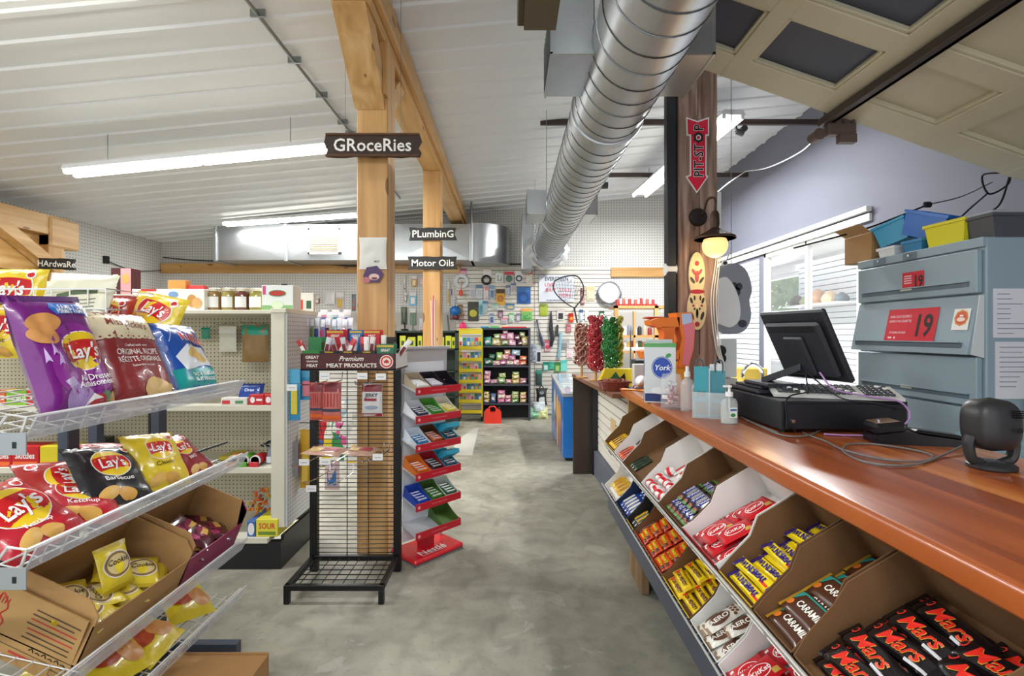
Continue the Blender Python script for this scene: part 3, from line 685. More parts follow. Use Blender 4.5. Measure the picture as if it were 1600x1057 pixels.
for i,(lab,inn,out) in enumerate(specs):
    lab={0:'yellow and brown candy carton at the far end of the upper rack tier',1:'narrow white carton with an orange strip, second from the far end of the upper tier',2:'nearly empty brown carton on the upper tier left of the white foil-egg carton',3:'white carton holding red and white foil eggs on the upper tier',4:'brown carton holding small bars with blue labels on the upper tier',5:'white-lined carton full of square red wafer packets on the upper tier',6:'brown carton full of long yellow bars on the upper tier',7:'brown carton holding wide dark brown caramel bars on the upper tier',8:'largest brown carton, nearest on the upper tier, full of black bars'}[i]
    dep=.34; BA.append((tray_box(ya[i],ya[i+1],'A',out,inn,lab,front=.035 if i!=5 else .05,back=.12,side=.085 if i!=8 else .1,depth=dep),ya[i]-ya[i+1]))
def row(K,M0,W_,items,lab,grp,text='l'):
    for (x,y,z,rot) in items: K.put(onbox(M0,x,y,z,rot,text),lab,grp)
M0,w_=BA[8]
its=[]
for c in range(6): its.append((.10+rnd.uniform(-.008,.008),.05+c*.048,.006,rnd.uniform(-.08,.08)))
for c in range(5): its.append((.115+rnd.uniform(-.02,.02),.075+c*.05,.030,rnd.uniform(-.14,.1)))
row(MARS,M0,w_,its,'black wrapped bar with red script, in the far half of the nearest carton','black bars in the nearest carton')
its=[(.262+rnd.uniform(-.008,.004),.05+c*.048,.006+(.0),rnd.uniform(-.06,.06)) for c in range(6)]+[(.25,.2,.032,-.25),(.245,.255,.034,.1)]
row(MARS,M0,w_,its,'black wrapped bar with red script, in the near half of the nearest carton','black bars in the near half of the nearest carton')
M0,w_=BA[7]; row(CARA,M0,w_,[(.087,.055+k*.079,.006+.004*(k%2),rnd.uniform(-.04,.04)) for k in range(4)]+[(.092,.10+k*.08,.022,rnd.uniform(-.05,.05)) for k in range(2)],'wide dark brown caramel bar with white lettering and gold ends','dark brown caramel bars in the brown carton')
M0,w_=BA[6]; row(WUND,M0,w_,[(.105,.035+k*.04,.006,rnd.uniform(-.05,.05)) for k in range(8)]+[(.108,.07+k*.045,.030,rnd.uniform(-.1,.1)) for k in (0,2,4)],'long yellow bar with purple lettering in the brown carton','long yellow bars with purple ends')
M0,w_=BA[5]; row(KITKAT,M0,w_,[(.055,.08,.006,.05),(.055,.205,.006,-.04),(.145,.075,.006,.02),(.145,.2,.006,.06),(.235,.08,.006,-.03),(.235,.21,.006,.03),(.10,.09,.022,.12),(.165,.13,.028,-.08),(.10,.24,.024,.1),(.21,.25,.024,.05)],'square red wafer packet with white oval in the white upper carton','square red wafer packets in the upper white carton','u')
M0,w_=BA[4]; row(TWIX,M0,w_,[(.04+k*.04,.075,.006,rnd.uniform(-.06,.06)) for k in range(6)]+[(.05+k*.04,.19,.006,rnd.uniform(-.08,.08)) for k in range(5)]+[(.06+k*.05,.13,.026,rnd.uniform(-.08,.08)) for k in range(4)],'small brown wafer bar with a blue label in the brown carton','small bars with blue labels','u')
def egg():
    def fn(m):
        q=MB(mt('#e9e4e0',.3,coat=.3)); q.lathe([(0,-.028),(.012,-.025),(.019,-.014),(.021,-.002),(.018,.012),(.011,.022),(.0,.026)],(0,0,.021),None,14,'x'); q.lathe([(.0215,-.012),(.0222,-.002),(.021,.004)],(0,0,.021),mt('#d2202a',.3),14,'x')
        o=bpy.data.objects.new('foil_egg',q.mesh('foil_egg')); o.matrix_world=m; COL.objects.link(o); return tag(o,None,'candy')
    return Kind(fn)
EGG=egg(); M0,w_=BA[3]
for k in range(11): EGG.put(M0@Matrix.Translation((.035+(k%5)*.05,.035+(k//5)*.055,.004))@Matrix.Rotation(rnd.uniform(0,3),4,'Z'),'red and white foil chocolate egg in the white carton','foil eggs in the white carton')
K=plainbar('#e8e2d8','#c2202a','','#f4f4f4',.11,.034,.016,seed=12); M0,w_=BA[3]
for k in range(4): K.put(onbox(M0,.05+k*.055,.20,.004,rnd.uniform(-.1,.1),'u'),'white bar with red label behind the foil eggs','white bars behind the foil eggs')
K=plainbar('#26402a','#1b1b1b','','#e8e8e8',.11,.034,.016,seed=13); M0,w_=BA[2]
for k in range(3): K.put(onbox(M0,.05+k*.04,.075,.004,rnd.uniform(-.1,.1),'u'),'dark green bar lying in the nearly empty brown carton','dark green bars in the plain carton')
K=plainbar('#d8521c','#7a2410','','#f4e0c0',.11,.03,.018,seed=14); K2=plainbar('#3c2a24','#1c1412','','#d8c8a8',.11,.03,.018,seed=15); M0,w_=BA[1]
for k in range(5): K.put(onbox(M0,.03+k*.04,.065,.004,rnd.uniform(-.1,.1),'u'),'orange wrapped bar in the narrow white carton','orange bars in the narrow white carton')
for k in range(4): K2.put(onbox(M0,.03+k*.045,.19,.004,rnd.uniform(-.1,.1),'u'),'dark wrapped bar at the back of the narrow white carton','dark bars in the narrow white carton')
K=plainbar('#e0b21c','#5c3a18','','#f4e6c0',.13,.036,.02,seed=16); M0,w_=BA[0]
for k in range(6): K.put(onbox(M0,.03+k*.042,.08,.004,rnd.uniform(-.1,.1),'u'),'yellow and brown peanut bar in the far end carton','yellow bars in the far end carton')
# lower tier
yb=[3.27,2.93,2.66,2.50,2.03,1.72,1.49,1.16]
specsB=[('white carton with yellow bags at the far end of the lower tier',WB_,WB_),('dark blue carton on the lower tier',mt('#14264f',.6),mt('#14264f',.6)),('narrow black and yellow carton on the lower tier',mt('#1c1a18',.6),mt('#d8a91c',.6)),('brown and orange carton full of orange bars on the lower tier',BRN,mt('#d8501c',.5)),('yellow-fronted brown carton holding yellow bars on the lower tier',BRN,mt('#e8c81c',.5)),('white carton holding pale bubbly chocolate bars on the lower tier',WB_,WB_),('nearest lower-tier white carton with square red wafer packets',WB_,mt('#d9c8c8',.5))]
BB=[]
for i,(lab,inn,out) in enumerate(specsB): BB.append((tray_box(yb[i],yb[i+1],'B',out,inn,lab,front=.035,back=.10,side=.075,depth=.3),yb[i]-yb[i+1]))
row(KITKAT,BB[6][0],0,[(.055,.07,.006,.05),(.055,.19,.006,-.04),(.145,.075,.006,.02),(.145,.2,.006,.06),(.235,.08,.006,-.03),(.1,.09,.024,.12),(.2,.1,.026,-.1)],'square red wafer packet with white oval in the lower white carton','square red wafer packets in the lower white carton','u')
row(AERO,BB[5][0],0,[(.045,.085,.006,.05),(.115,.08,.006,-.04),(.185,.085,.006,.02),(.08,.10,.028,.08),(.15,.15,.028,-.1)],'pale bar with brown oval and white lettering in the lower tier','pale bubbly chocolate bars','u')
row(HENRY,BB[4][0],0,[(.085,.03+k*.046,.006,rnd.uniform(-.06,.06)) for k in range(5)]+[(.21,.04+k*.05,.006,rnd.uniform(-.06,.06)) for k in range(4)]+[(.10,.06+k*.06,.03,rnd.uniform(-.2,.2)) for k in range(3)],'yellow bar with dark red lettering in the lower tier','yellow bars with dark red lettering')
row(REESE,BB[3][0],0,[(.075+j*.135,.03+k*.045,.006,rnd.uniform(-.05,.05)) for k in range(5) for j in range(3)]+[(.1+j*.14,.05+k*.05,.026,rnd.uniform(-.1,.1)) for k in range(3) for j in range(3)],'orange bar with yellow script in the brown lower carton','orange bars with yellow script')
row(plainbar('#1c1a18','#d8a91c','','#1c1a18',.13,.036,.02,seed=17),BB[2][0],0,[(.03+k*.04,.08,.006,0) for k in range(4)],'black and yellow bar in the narrow lower carton','black and yellow bars in the lower tier','u')
row(plainbar('#1b3f8f','#e8e6e0','','#1b3f8f',.13,.04,.02,seed=18),BB[1][0],0,[(.03+k*.044,.08,.006,0) for k in range(5)]+[(.05+k*.05,.2,.006,0) for k in range(4)],'dark blue bar with a white label in the blue carton','blue bars in the dark blue carton','u')
row(plainbar('#e3b62a','#b07820','','#ffffff',.11,.05,.03,seed=19),BB[0][0],0,[(.05+k*.06,.09,.006,rnd.uniform(-.3,.3)) for k in range(4)],'small yellow nut bag in the far lower white carton','yellow nut bags in the far lower carton','u')
# ================================================================ things on and around the cash counter
# --- register drawer
t=Thing('cash_register_box','black steel cash drawer box on the counter under the monitor','cash drawer'); BX=(1.06,1.9,CZ)
m=MB(mt('#1b1d22',.38)); m.box((1.06,1.905,CZ+.012),(1.56,2.42,CZ+.125),None,.004); t.part('body',m)
m=MB(mt('#14151a',.4)); m.box((1.075,1.893,CZ+.018),(1.545,1.905,CZ+.117),None,.003); t.part('front_plate',m)
m=MB(CHROME); m.cyl((1.10,1.893,CZ+.05),(1.10,1.887,CZ+.05),.007); t.part('lock',m)
for x in (1.08,1.54):
    for y in (1.93,2.39): m=MB(BLACK); m.cyl((x,y,CZ),(x,y,CZ+.013),.012); t.part('rubber_foot',m)
t.done()
t=Thing('document_tray','flat dark grey printer lid lying on the cash drawer left of the keyboard','tray')
m=MB(mt('#2e3037',.4)); m.box((1.08,2.12,CZ+.126),(1.36,2.4,CZ+.145),None,.006); m.box((1.10,2.14,CZ+.145),(1.24,2.38,CZ+.158),None,.005); t.part('tray',m); t.done()
# --- monitor: seen from behind
def monitor():
    t=Thing('monitor','black touch screen monitor seen from behind, tilted on its stand','monitor')
    # back panel corners from the picture: frame plane tilted back; faces away
    c=Vector((1.225,2.045,1.445)); M_=FR(c,(.071,-.28,0),(-.139,-.07,.29))  # x along the screen, y up, z towards the viewer
    w,h=.33,.325; PL=mt('#25282e',.42); m=MB(PL,M_); m.box((-w/2,-h/2,-.03),(w/2,h/2,-.004),None,.008); t.part('bezel',m)
    m=MB(mt('#101216',.15),M_); m.box((-w/2+.02,-h/2+.02,-.032),(w/2-.02,h/2-.02,-.029)); t.part('screen',m)
    m=MB(mt('#2b2e35',.45),M_); m.box((-w/2+.025,-h/2+.03,-.006),(w/2-.025,h/2-.045,.018),None,.012); m.box((-.05,-.12,.016),(.05,.06,.032),None,.008)
    for k in range(14): m.box((-w/2+.04,h/2-.085+.0,.0182),(w/2-.04,h/2-.083,.0186))
    for k in range(5): m.box((-w/2+.05,h/2-.06-k*.006,.018),(w/2-.05,h/2-.058-k*.006,.0195),BLACK)
    t.part('back_cover',m)
    m=MB(mt('#33363d',.4)); a=M_@Vector((-.02,-.10,.02)); b=Vector((1.16,2.22,CZ+.165))
    d=(b-a); s=Vector((.05,.045,0)); m.prism([(0,0),(1,0),(1,1),(0,1)],a-s/2,d,s,(.0,.0,1),.028); t.part('arm',m)
    m=MB(mt('#2b2e35',.4)); m.box((1.1,2.08,CZ+.1585),(1.26,2.3,CZ+.175),None,.008); t.part('base',m)
    t.done(); return M_
MM=monitor()
# --- keyboard
t=Thing('keyboard','off-white keyboard with dark keys resting across the cash drawer','keyboard')
KM=T(1.335,2.02,CZ+.14,R(-20),R(8)); m=MB(mt('#cfcfc8',.5),KM); m.prism([(-.08,0),(.08,0),(.08,.02),(-.08,.012)],(-.225,0,0),(0,1,0),(0,0,1),(1,0,0),.45); t.part('case',m)
m=MB(mt('#3a3d42',.5),KM)
for r_ in range(5):
    for c in range(20):
        if c in (14,) : continue
        x=-.205+c*.0205; y=-.058+r_*.026; m.box((x,y,.012+.0012*r_),(x+.017,y+.021,.022+.0012*r_),mt('#e4e4de',.5) if (r_+c)%9==4 else None,.002)
t.part('keys',m); t.done()
# --- payment terminal
t=Thing('card_terminal','black payment card terminal lying on the counter near the scanner','card terminal')
KM=T(1.44,1.735,CZ,R(-12)); m=MB(mt('#15161a',.3),KM); m.prism([(-.14,0),(.14,0),(.14,.022),(.0,.038),(-.03,.05),(-.14,.03)],(0,-.045,0),(1,0,0),(0,0,1),(0,1,0),.09); t.part('base',m)
m=MB(mt('#1d1e23',.25),KM@T(-.085,0,.035,0,0,R(-8))); m.box((-.055,-.05,0),(.045,.05,.042),None,.012); t.part('printer_head',m)
m=MB(mt('#8a6a50',.15,.3),KM@T(-.085,0,.035,0,0,R(-8))); m.box((-.045,-.04,.042),(.03,.04,.0435),None,.0005); t.part('glossy_lid',m)
m=MB(CHROME,KM@T(-.085,0,.035,0,0,R(-8))); m.lathe([(.0,.0435),(.008,.0435),(.008,.048),(0,.05)],(-.02,0,0)); t.part('button',m)
m=MB(mt('#0e0f12',.3),KM@T(.05,0,.036,0,0,R(7))); m.box((-.06,-.032,-.004),(.085,.032,.01),None,.006); t.part('keypad',m)
t.done()
# --- barcode scanner
t=Thing('barcode_scanner','black presentation barcode scanner standing on a round base at the counter edge','scanner')
sx,sy=1.395,1.41; PLS=mt('#2b2b2c',.42,b=.05,s=200)
m=MB(PLS); m.lathe([(.052,0),(.055,.004),(.055,.012),(.045,.02),(.02,.024)],(sx,sy,CZ),None,28,sx=1.05); t.part('base',m)
m=MB(PLS)
def sh(a,b):
    an=2*PI*a; v=b; z=.05+.155*v; rr=.060*(max(0,1-abs(2*v-1)**3.2))**.42+.0005
    cx,cy=math.cos(an),math.sin(an); q=(abs(cx)**3.2+abs(cy)**3.2)**(-1/3.2)
    return (sx+rr*1.06*q*cx,sy+rr*.85*q*cy+.005*v,CZ+z)
m.grid(sh,36,18); t.part('head',m)
for s in (-1,1):
    m=MB(PLS); m.tube(bez([(sx+s*.03,sy,CZ+.015),(sx+s*.058,sy,CZ+.03),(sx+s*.066,sy,CZ+.07),(sx+s*.06,sy,CZ+.095)]),[.014]*37,n=8); t.part('cradle_arm',m)
m=MB(BLACK); m.lathe([(.008,0),(.008,.002),(.005,.003)],(sx+.02,sy-.062,CZ+.12),None,14,'y'); t.part('sensor',m)
m=MB(BLACK)
for r_ in range(4):
    for c in range(6): m.cyl((sx+.012+c*.007,sy-.053-.003,CZ+.155+r_*.006),(sx+.012+c*.007,sy-.046,CZ+.155+r_*.006),.0015,n=5)
t.part('speaker_holes',m); t.done()
# --- cables
GC=mt('#6f6a66',.4); c=CZ+.007
def on(px,py,dz=.006): d=(EYE-CZ-dz)*FPX/(py-VY); return (X(px,d),d,CZ+dz)
m=MB(GC); m.tube(bez([on(1505,697,.02),on(1470,713),on(1440,724),on(1400,728),on(1350,722),on(1318,706),on(1325,695),on(1360,694),on(1420,702),on(1456,712),on(1440,721),on(1380,718),on(1320,704),on(1290,690),on(1262,680),on(1255,676)]),.0035,n=6); solo('scanner_cable',m,'grey cable coiled in a loop on the counter beside the scanner','cable')
m=MB(GC); m.tube(bez([on(1165,656),on(1190,668),on(1225,681),on(1262,681),on(1285,672),on(1315,670)]),.0035); m.tube(bez([on(1158,652),on(1180,662),on(1215,676)]),.003); solo('power_cable',m,'grey cable along the left foot of the cash drawer','cable')
m=MB(mt('#b58ac0',.35)); a=MM@Vector((.07,-.1,.03)); m.tube(bez([a,a+Vector((.02,-.06,-.06)),(1.40,1.90,CZ+.145),(1.49,1.86,CZ+.13),(1.51,1.84,CZ+.07),(1.42,1.83,CZ+.012),(1.30,1.84,CZ+.006),(1.2,1.86,CZ+.006)]),.0035); solo('monitor_cable',m,'purple monitor cable hanging over the front of the cash drawer','cable')
m=MB(BLACK); a=MM@Vector((.0,-.1,.03)); m.tube(bez([a,a+Vector((-.02,-.05,-.08)),(1.2,1.98,CZ+.15),(1.085,1.90,CZ+.14),(1.07,1.88,CZ+.07),(1.10,1.87,CZ+.01)]),.003); m.tube(bez([a,(1.3,1.92,CZ+.14),(1.42,1.885,CZ+.12),(1.52,1.87,CZ+.10)]),.003); solo('monitor_cable',m,'black monitor cables hanging over the left corner of the cash drawer','cable')
# --- sanitizer pump
def pump(m_,lab,name='sanitizer_bottle',s=1,body='#dfe6e0',a=.35):
    t=Thing(name,lab,'bottle'); m=MB(mt(body,.08,a=a)); 
    m.lathe([(.0,0),(.036,.0),(.038,.006),(.038,.085),(.03,.105),(.014,.112),(.014,.12)],sy=.75); t.part('bottle',m)
    m=MB(mt('#dfe8e4',.1,a=.5)); m.lathe([(0,.003),(.034,.003),(.034,.05),(0,.05)],sy=.72); t.part('gel',m)
    m=MB(WHITE); m.lathe([(.0,.118),(.016,.118),(.016,.136),(.006,.138),(.005,.155),(.011,.157),(.011,.166),(0,.167)]); m.box((-.028,-.006,.157),(.005,.006,.166),None,.002); t.part('pump_top',m)
    m=MB(WHITE); m.cyl((0,0,.01),(0,0,.12),.003); t.part('dip_tube',m)
    m=MB(mt('#3f8a4e',.5)); m.m=Matrix.Rotation(R(90),4,'X'); m.rect(.0,.05,.035,.045,mt('#e9f0ea',.5),z=.0295); m.disc(-.002,.04,.012,.008,mt('#3f8a4e',.5),z=.03); m.rect(0,.062,.03,.008,mt('#3558a0',.5),z=.03); t.part('label',m)
    return t.done(m_)
pump(T(.955,2.12,CZ,R(10)),'clear hand sanitizer pump bottle on the counter left of the cash drawer')
t=Thing('spray_bottle','clear spray bottle with white cap behind the candy jar','bottle'); m=MB(mt('#e8ecee',.08,a=.35)); m.lathe([(0,0),(.033,0),(.034,.006),(.034,.13),(.026,.155),(.013,.165),(.013,.175)]); t.part('bottle',m)
m=MB(WHITE); m.lathe([(.0,.172),(.015,.172),(.015,.195),(.009,.2),(.008,.225),(0,.226)]); t.part('cap',m); t.done(T(.90,2.47,CZ))
# --- candy jar
t=Thing('candy_jar','clear plastic jar of wrapped mini candies on the counter edge','jar'); m=MB(mt('#eef2f4',.06,a=.22)); m.lathe([(0,0),(.05,0),(.054,.008),(.054,.15),(.048,.165),(.046,.18)]); t.part('jar',m); jm=T(.845,2.55,CZ); t.done(jm)
for k in range(34):
    a=rnd.uniform(0,2*PI); rr=rnd.uniform(0,.036); z=.014+.115*k/34; m=MB(mt(rnd.choice(['#d8c4c8','#b44a54','#e9e2dc','#8a4652','#c9d4dc','#e6b8a8']),.35)); m.pillow(.03,.022,.012,m.mat,seed=k,nu=4,nv=4)
    solo('wrapped_candy',m,'tiny wrapped candy inside the clear jar','candy','wrapped candies in the clear jar',T(.845+rr*math.cos(a),2.55+rr*math.sin(a),CZ+z,rnd.uniform(0,6),rnd.uniform(0,3)))
# --- York carton
def yorkbox():
    t=Thing('mint_carton','tall white and green carton with a round blue mint logo behind the candy jar','box'); M_=T(.86,2.80,CZ,R(-14))
    w,dp,h=.17,.115,.345; m=MB(mt('#d8dcdd',.5),M_); m.box((-w/2,-dp/2,0),(w/2,dp/2,h-.01),None,.002); m.box((-w/2-.001,-dp/2-.001,h-.03),(w/2+.001,dp/2+.001,h-.008),mt('#58a05a',.5))
    for sd,wd,pos in ((0,w,-dp/2),(1,dp,-w/2)):
        fm=M_@(Matrix.Rotation(R(90),4,'X') if sd==0 else Matrix.Rotation(R(-90),4,'Z')@Matrix.Rotation(R(90),4,'X')); m.m=fm; z=-pos+.0005
        if sd==1: z=w/2+.0005
        m.disc(0.01,.20,min(.056,wd*.42),.062,mt('#1a3f9a',.45),z=z,n=28); m.disc(0.01,.20,min(.052,wd*.4),.058,mt('#f2f4f6',.45),z=z+.0003,n=28); m.disc(0.01,.20,min(.05,wd*.385),.056,mt('#1a48ac',.45),z=z+.0006,n=28)
        m.text('York',.01,.20,.042,mt('#f4f6f8',.4),z=z+.001,bold=.04,shear=.25,sx=.8 if sd else 1); m.disc(.045 if sd==0 else .03,.268,.016,.011,mt('#3b9a48',.45),z=z+.0008,rot=.5); m.rect(0,.03,wd*.96,.045,mt('#1c2f6a',.5),z=z,off=.0003); m.disc(0,.07,wd*.3,.02,mt('#f0f0f0',.5),z=z+.0008)
    t.part('carton',m)
    m=MB(mt('#c9cdce',.5),M_); m.box((-w/2+.01,dp/2-.004,h-.01),(w/2-.01,dp/2,h+.012)); t.part('flap',m)
    t.done()
yorkbox()
# --- leaflet holder
t=Thing('leaflet_holder','clear acrylic holder packed with teal and white leaflets on the counter','leaflet holder'); LM=T(.935,2.28,CZ,R(-25))
m=MB(mt('#f2f6f8',.05,a=.25),LM); m.box((-.07,-.055,0),(.07,-.05,.12)); m.box((-.07,.05,0),(.07,.055,.2)); m.box((-.073,-.055,0),(-.07,.055,.15)); m.box((.07,-.055,0),(.073,.055,.15)); m.box((-.07,-.055,0),(.07,.055,.003)); t.part('holder',m); t.done()
for k,(cl,h,x) in enumerate((('#2a8f9a',.235,-.035),('#e4e6e4',.225,-.03),('#2f7f8c',.215,.035),('#d8dcda',.245,.03),('#e8e6dc',.22,.0),('#5f7f6a',.20,.0))):
    m=MB(mt(cl,.5)); m.m=LM@T(x,-.04+.014*k,.004,0,R(-6-k)); m.box((-.032,0,0),(.032,.008,h),None,.001)
    m.box((-.02,-.001,h*.4),(.02,0,h*.5),mt('#3d5f56',.6)); m.box((-.026,-.001,.01),(.026,0,h*.3),mt('#4c5a3e',.6))
    solo('leaflet_stack',m,['front left teal','front left white','front right teal-grey','rear right tall white','middle cream','rearmost green-grey'][k]+' leaflet stack in the clear acrylic holder','leaflets')
t=Thing('metal_clip','pair of grey clips standing above the leaflets','clip')
for x in (-.045,.04): m=MB(mt('#4a5660',.3)); m.m=LM@T(x,.02,.18); m.tube(bez([(-.014,0,0),(-.016,0,.07),(0,0,.088),(.016,0,.07),(.014,0,0)],5),.004); t.part('clip',m)
t.done()
# --- orange C-shaped display stand
t=Thing('display_stand','orange and pink cardboard C-shaped candy display behind the mint carton','display stand'); oc=3.15
OR_=mt('#ee7a1c',.5); z0=CZ; M_=None
def pz(px,py): return (X(px,oc),Z(py,oc))
ZF=(0,oc,0),(1,0,0),(0,0,1),(0,1,0)
def ocp(nm,poly,dp,mat=OR_): m=MB(mat); m.prism([pz(*q) for q in poly][::-1],*ZF,dp); t.part(nm,m)
ocp('top_tray',[(1016,501),(1030,497),(1062,496),(1062,511),(1030,512),(1018,508)],.15)
ocp('column',[(1034,511),(1056,511),(1053,522),(1053,538),(1058,549),(1030,549),(1037,538),(1038,522)],.12,mt('#e06c14',.5))
ocp('bottom_tray',[(1003,550),(1012,547),(1062,547),(1062,562),(1008,562)],.15)
ocp('side_panel',[(1056,489),(1081,488),(1086,515),(1084,545),(1076,575),(1060,575),(1062,545),(1066,530),(1062,512)],.16)
m=MB(mt('#e87a86',.5)); m.prism([pz(*q) for q in [(1064,492),(1080,490),(1085,515),(1083,545),(1075,572),(1066,570),(1068,545),(1070,528),(1067,512)]][::-1],(0,oc-.004,0),(1,0,0),(0,0,1),(0,1,0),.003); t.part('side_print',m)
m=MB(mt('#b8c8e4',.5)); m.prism([pz(*q) for q in [(1064,491),(1079,490),(1081,504),(1066,508)]][::-1],(0,oc-.007,0),(1,0,0),(0,0,1),(0,1,0),.002); t.part('logo_patch',m)
m=MB(mt('#f0a01c',.5)); m.box((X(1035,oc),oc+.02,CZ),(X(1075,oc),oc+.14,Z(565,oc))); t.part('foot',m); t.done()
m=MB(mt('#c8562a',.4)); m.m=T(X(1035,oc),oc+.05,Z(492,oc),R(12)); m.pillow(.12,.09,.02,m.mat); m.m=m.m
solo('snack_packet',MB(mt('#c8562a',.4)).pillow(.15,.07,.02,mt('#c8562a',.4)),'orange snack packet lying on top of the cardboard candy display','snack packet',None,T(X(1030,oc),oc+.08,Z(497,oc)+.004,0,0))
# --- counter-far goods: yellow carton, basket, fan papers
t=Thing('notice_box','bright yellow carton with dark triangle cut-out on the far counter','box'); d=3.95; z1=1.07
m=MB(mt('#e6cf16',.5)); m.prism([(X(943,d),z1+.03),(X(988,d),z1+.03),(X(990,d),Z(577,d)),(X(946,d),Z(577,d)),(X(938,d),Z(594,d))][::1],(0,d,0),(1,0,0),(0,0,1),(0,1,0),.08); m.box((X(945,d),d,z1),(X(988,d),d+.08,z1+.04)); t.part('carton',m)
m=MB(mt('#2f6a3a',.5)); m.prism([(X(950,d),Z(596,d)),(X(972,d),Z(596,d)),(X(962,d),Z(581,d))],(0,d-.003,0),(1,0,0),(0,0,1),(0,1,0),.002); m.prism([(X(964,d),Z(596,d)),(X(978,d),Z(596,d)),(X(976,d),Z(583,d))],(0,d-.003,0),(1,0,0),(0,0,1),(0,1,0),.002,BLACK); t.part('cut_out',m); t.done()
t=Thing('wicker_basket','reddish brown woven basket on the far counter below the yellow carton','basket'); bx,by=X(959,3.72),3.72; WK=mt('#7a2f1c',.5,n=.25,s=60)
m=MB(WK)
for k in range(7): m.tube([(bx+.1*(1+.03*k)*math.cos(a*2*PI/20),by+.075*(1+.03*k)*math.sin(a*2*PI/20),z1+.006+k*.010) for a in range(20)],.006,closed=True)
m.lathe([(0,.002),(.1,.002),(.1,.006),(0,.006)],(bx,by,z1),WK,20,sy=.75)
for a in range(20): an=a*2*PI/20; m.cyl((bx+.1*math.cos(an),by+.075*math.sin(an),z1),(bx+.12*math.cos(an),by+.09*math.sin(an),z1+.07),.004,n=5)
t.part('weave',m); t.done()
for k in range(6): m=MB(mt('#9a5a48',.5)); m.pillow(.05,.04,.018,m.mat,seed=k,nu=4,nv=4); solo('wrapped_candy',m,'small red-brown wrapped candy in the woven basket','candy','candies in the basket',T(bx-.06+.024*k,by-.02+.03*(k%2),z1+.05,k,R(70)))
FAN=[('#dfe2e4',1000,613,3.42,1.2,'white paper cone lying at the corner of the long counter'),('#c9cfcc',1008,604,3.5,.4,'pale grey paper cone behind the white one on the counter'),('#e58a1c',990,615,3.36,-.6,'orange flyer lying flat at the counter corner')]
for cl,px,py,d,rz,lab in FAN:
    m=MB(mt(cl,.6)); 
    if cl!='#e58a1c': m.lathe([(.006,-.09),(.045,.07),(.043,.07),(.003,-.085)],(0,0,.045),None,16,'x')
    else: m.box((-.09,-.03,0),(.09,.03,.004),None,.001)
    solo('paper_cone' if cl!='#e58a1c' else 'flyer',m,lab,'paper',None,T(X(px,d),d,CZ+.002 if d<3.46 else 1.075,rz))
t=Thing('cutting_tool','blue tool and red clip lying on the far counter beside the basket','tool'); m=MB(mt('#27456e',.5)); m.box((X(985,3.6),3.6,z1+.002),(X(1003,3.6),3.68,z1+.03),None,.004); t.part('case',m); m=MB(mt('#c22a3a',.5)); m.cyl((X(990,3.62),3.62,z1+.035),(X(1008,3.62),3.66,z1+.075),.008); t.part('handle',m); t.done()
m=MB(mt('#e4e2dc',.6)); m.box((X(990,3.85),3.83,z1),(X(1010,3.85),3.9,z1+.19),None,.003); m.box((X(993,3.85),3.828,z1+.05),(X(1003,3.85),3.83,z1+.09),BLACK); solo('carton',m,'small white carton with black mark behind the basket','box')
# --- candy sticks: three bunches
def spiralpop(c1,c2):
    def fn(m):
        q=MB(mt(c1,.25,coat=.5)); pts=[(.030*math.cos(a),0,.030*math.sin(a)) for a in [k*2*PI/14 for k in range(14)]]
        q.tube(pts,.0075,n=6,closed=True); q.tube([(.017*math.cos(k*2*PI/10),0,.017*math.sin(k*2*PI/10)) for k in range(10)],.0065,mt(c2,.25,coat=.5),n=5,closed=True)
        q.lathe([(0,-.002),(.012,-.002),(.012,.002),(0,.002)],(0,0,0),mt(c1,.25),8,'y')
        o=bpy.data.objects.new('lollipop',q.mesh('lollipop')); o.matrix_world=m; COL.objects.link(o); return tag(o,None,'lollipop')
    return Kind(fn)
def bunch(px,py0,py1,d,c1,c2,w,lab,cn,sec=None):
    x=X(px,d); zt=Z(py0,d); zb=Z(py1,d); 
    t=Thing('lollipop_stand','wooden pole stand carrying the '+cn+' lollipops','stand'); m=MB(mt('#b98a4c',.5)); m.cyl((x,d,1.072),(x,d,zt-.03),.012,n=8); m.lathe([(0,0),(.06,0),(.06,.012),(0,.014)],(x,d,1.07),None,16); t.part('pole',m); t.done()
    K=spiralpop(c1,c2); K2=spiralpop(*sec) if sec else None; z=zb; n=0; rr=w/2
    while z<zt:
        for k in range(6):
            a=k*2*PI/6+n*.5; KK=K2 if (K2 and math.cos(a)>.55) else K
            kk='yellow-edged ' if KK is K2 else ''
            KK.put(Matrix.Translation((x+rr*rnd.uniform(.6,.85)*math.cos(a),d+rr*.8*math.sin(a),z+rnd.uniform(-.012,.012)))@Matrix.Rotation(a+PI/2+.5+rnd.uniform(-.6,.6),4,'Z')@Matrix.Rotation(R(25)+rnd.uniform(-.5,.5),4,'X'),kk+lab,kk+cn+' lollipops on the stand')
        z+=.034; n+=1
bunch(909,508,566,4.75,'#b58a78','#8a3f3c',.13,'pinkish brown wrapped spiral lollipop on the left pole','pinkish brown')
bunch(931,497,575,4.45,'#a81f2a','#d8656a',.14,'deep red wrapped spiral lollipop on the middle pole','deep red')
bunch(957,497,568,4.15,'#1f6a34','#58b05c',.17,'dark green wrapped spiral lollipop on the right pole','dark green',('#b5a428','#6f8a28'))
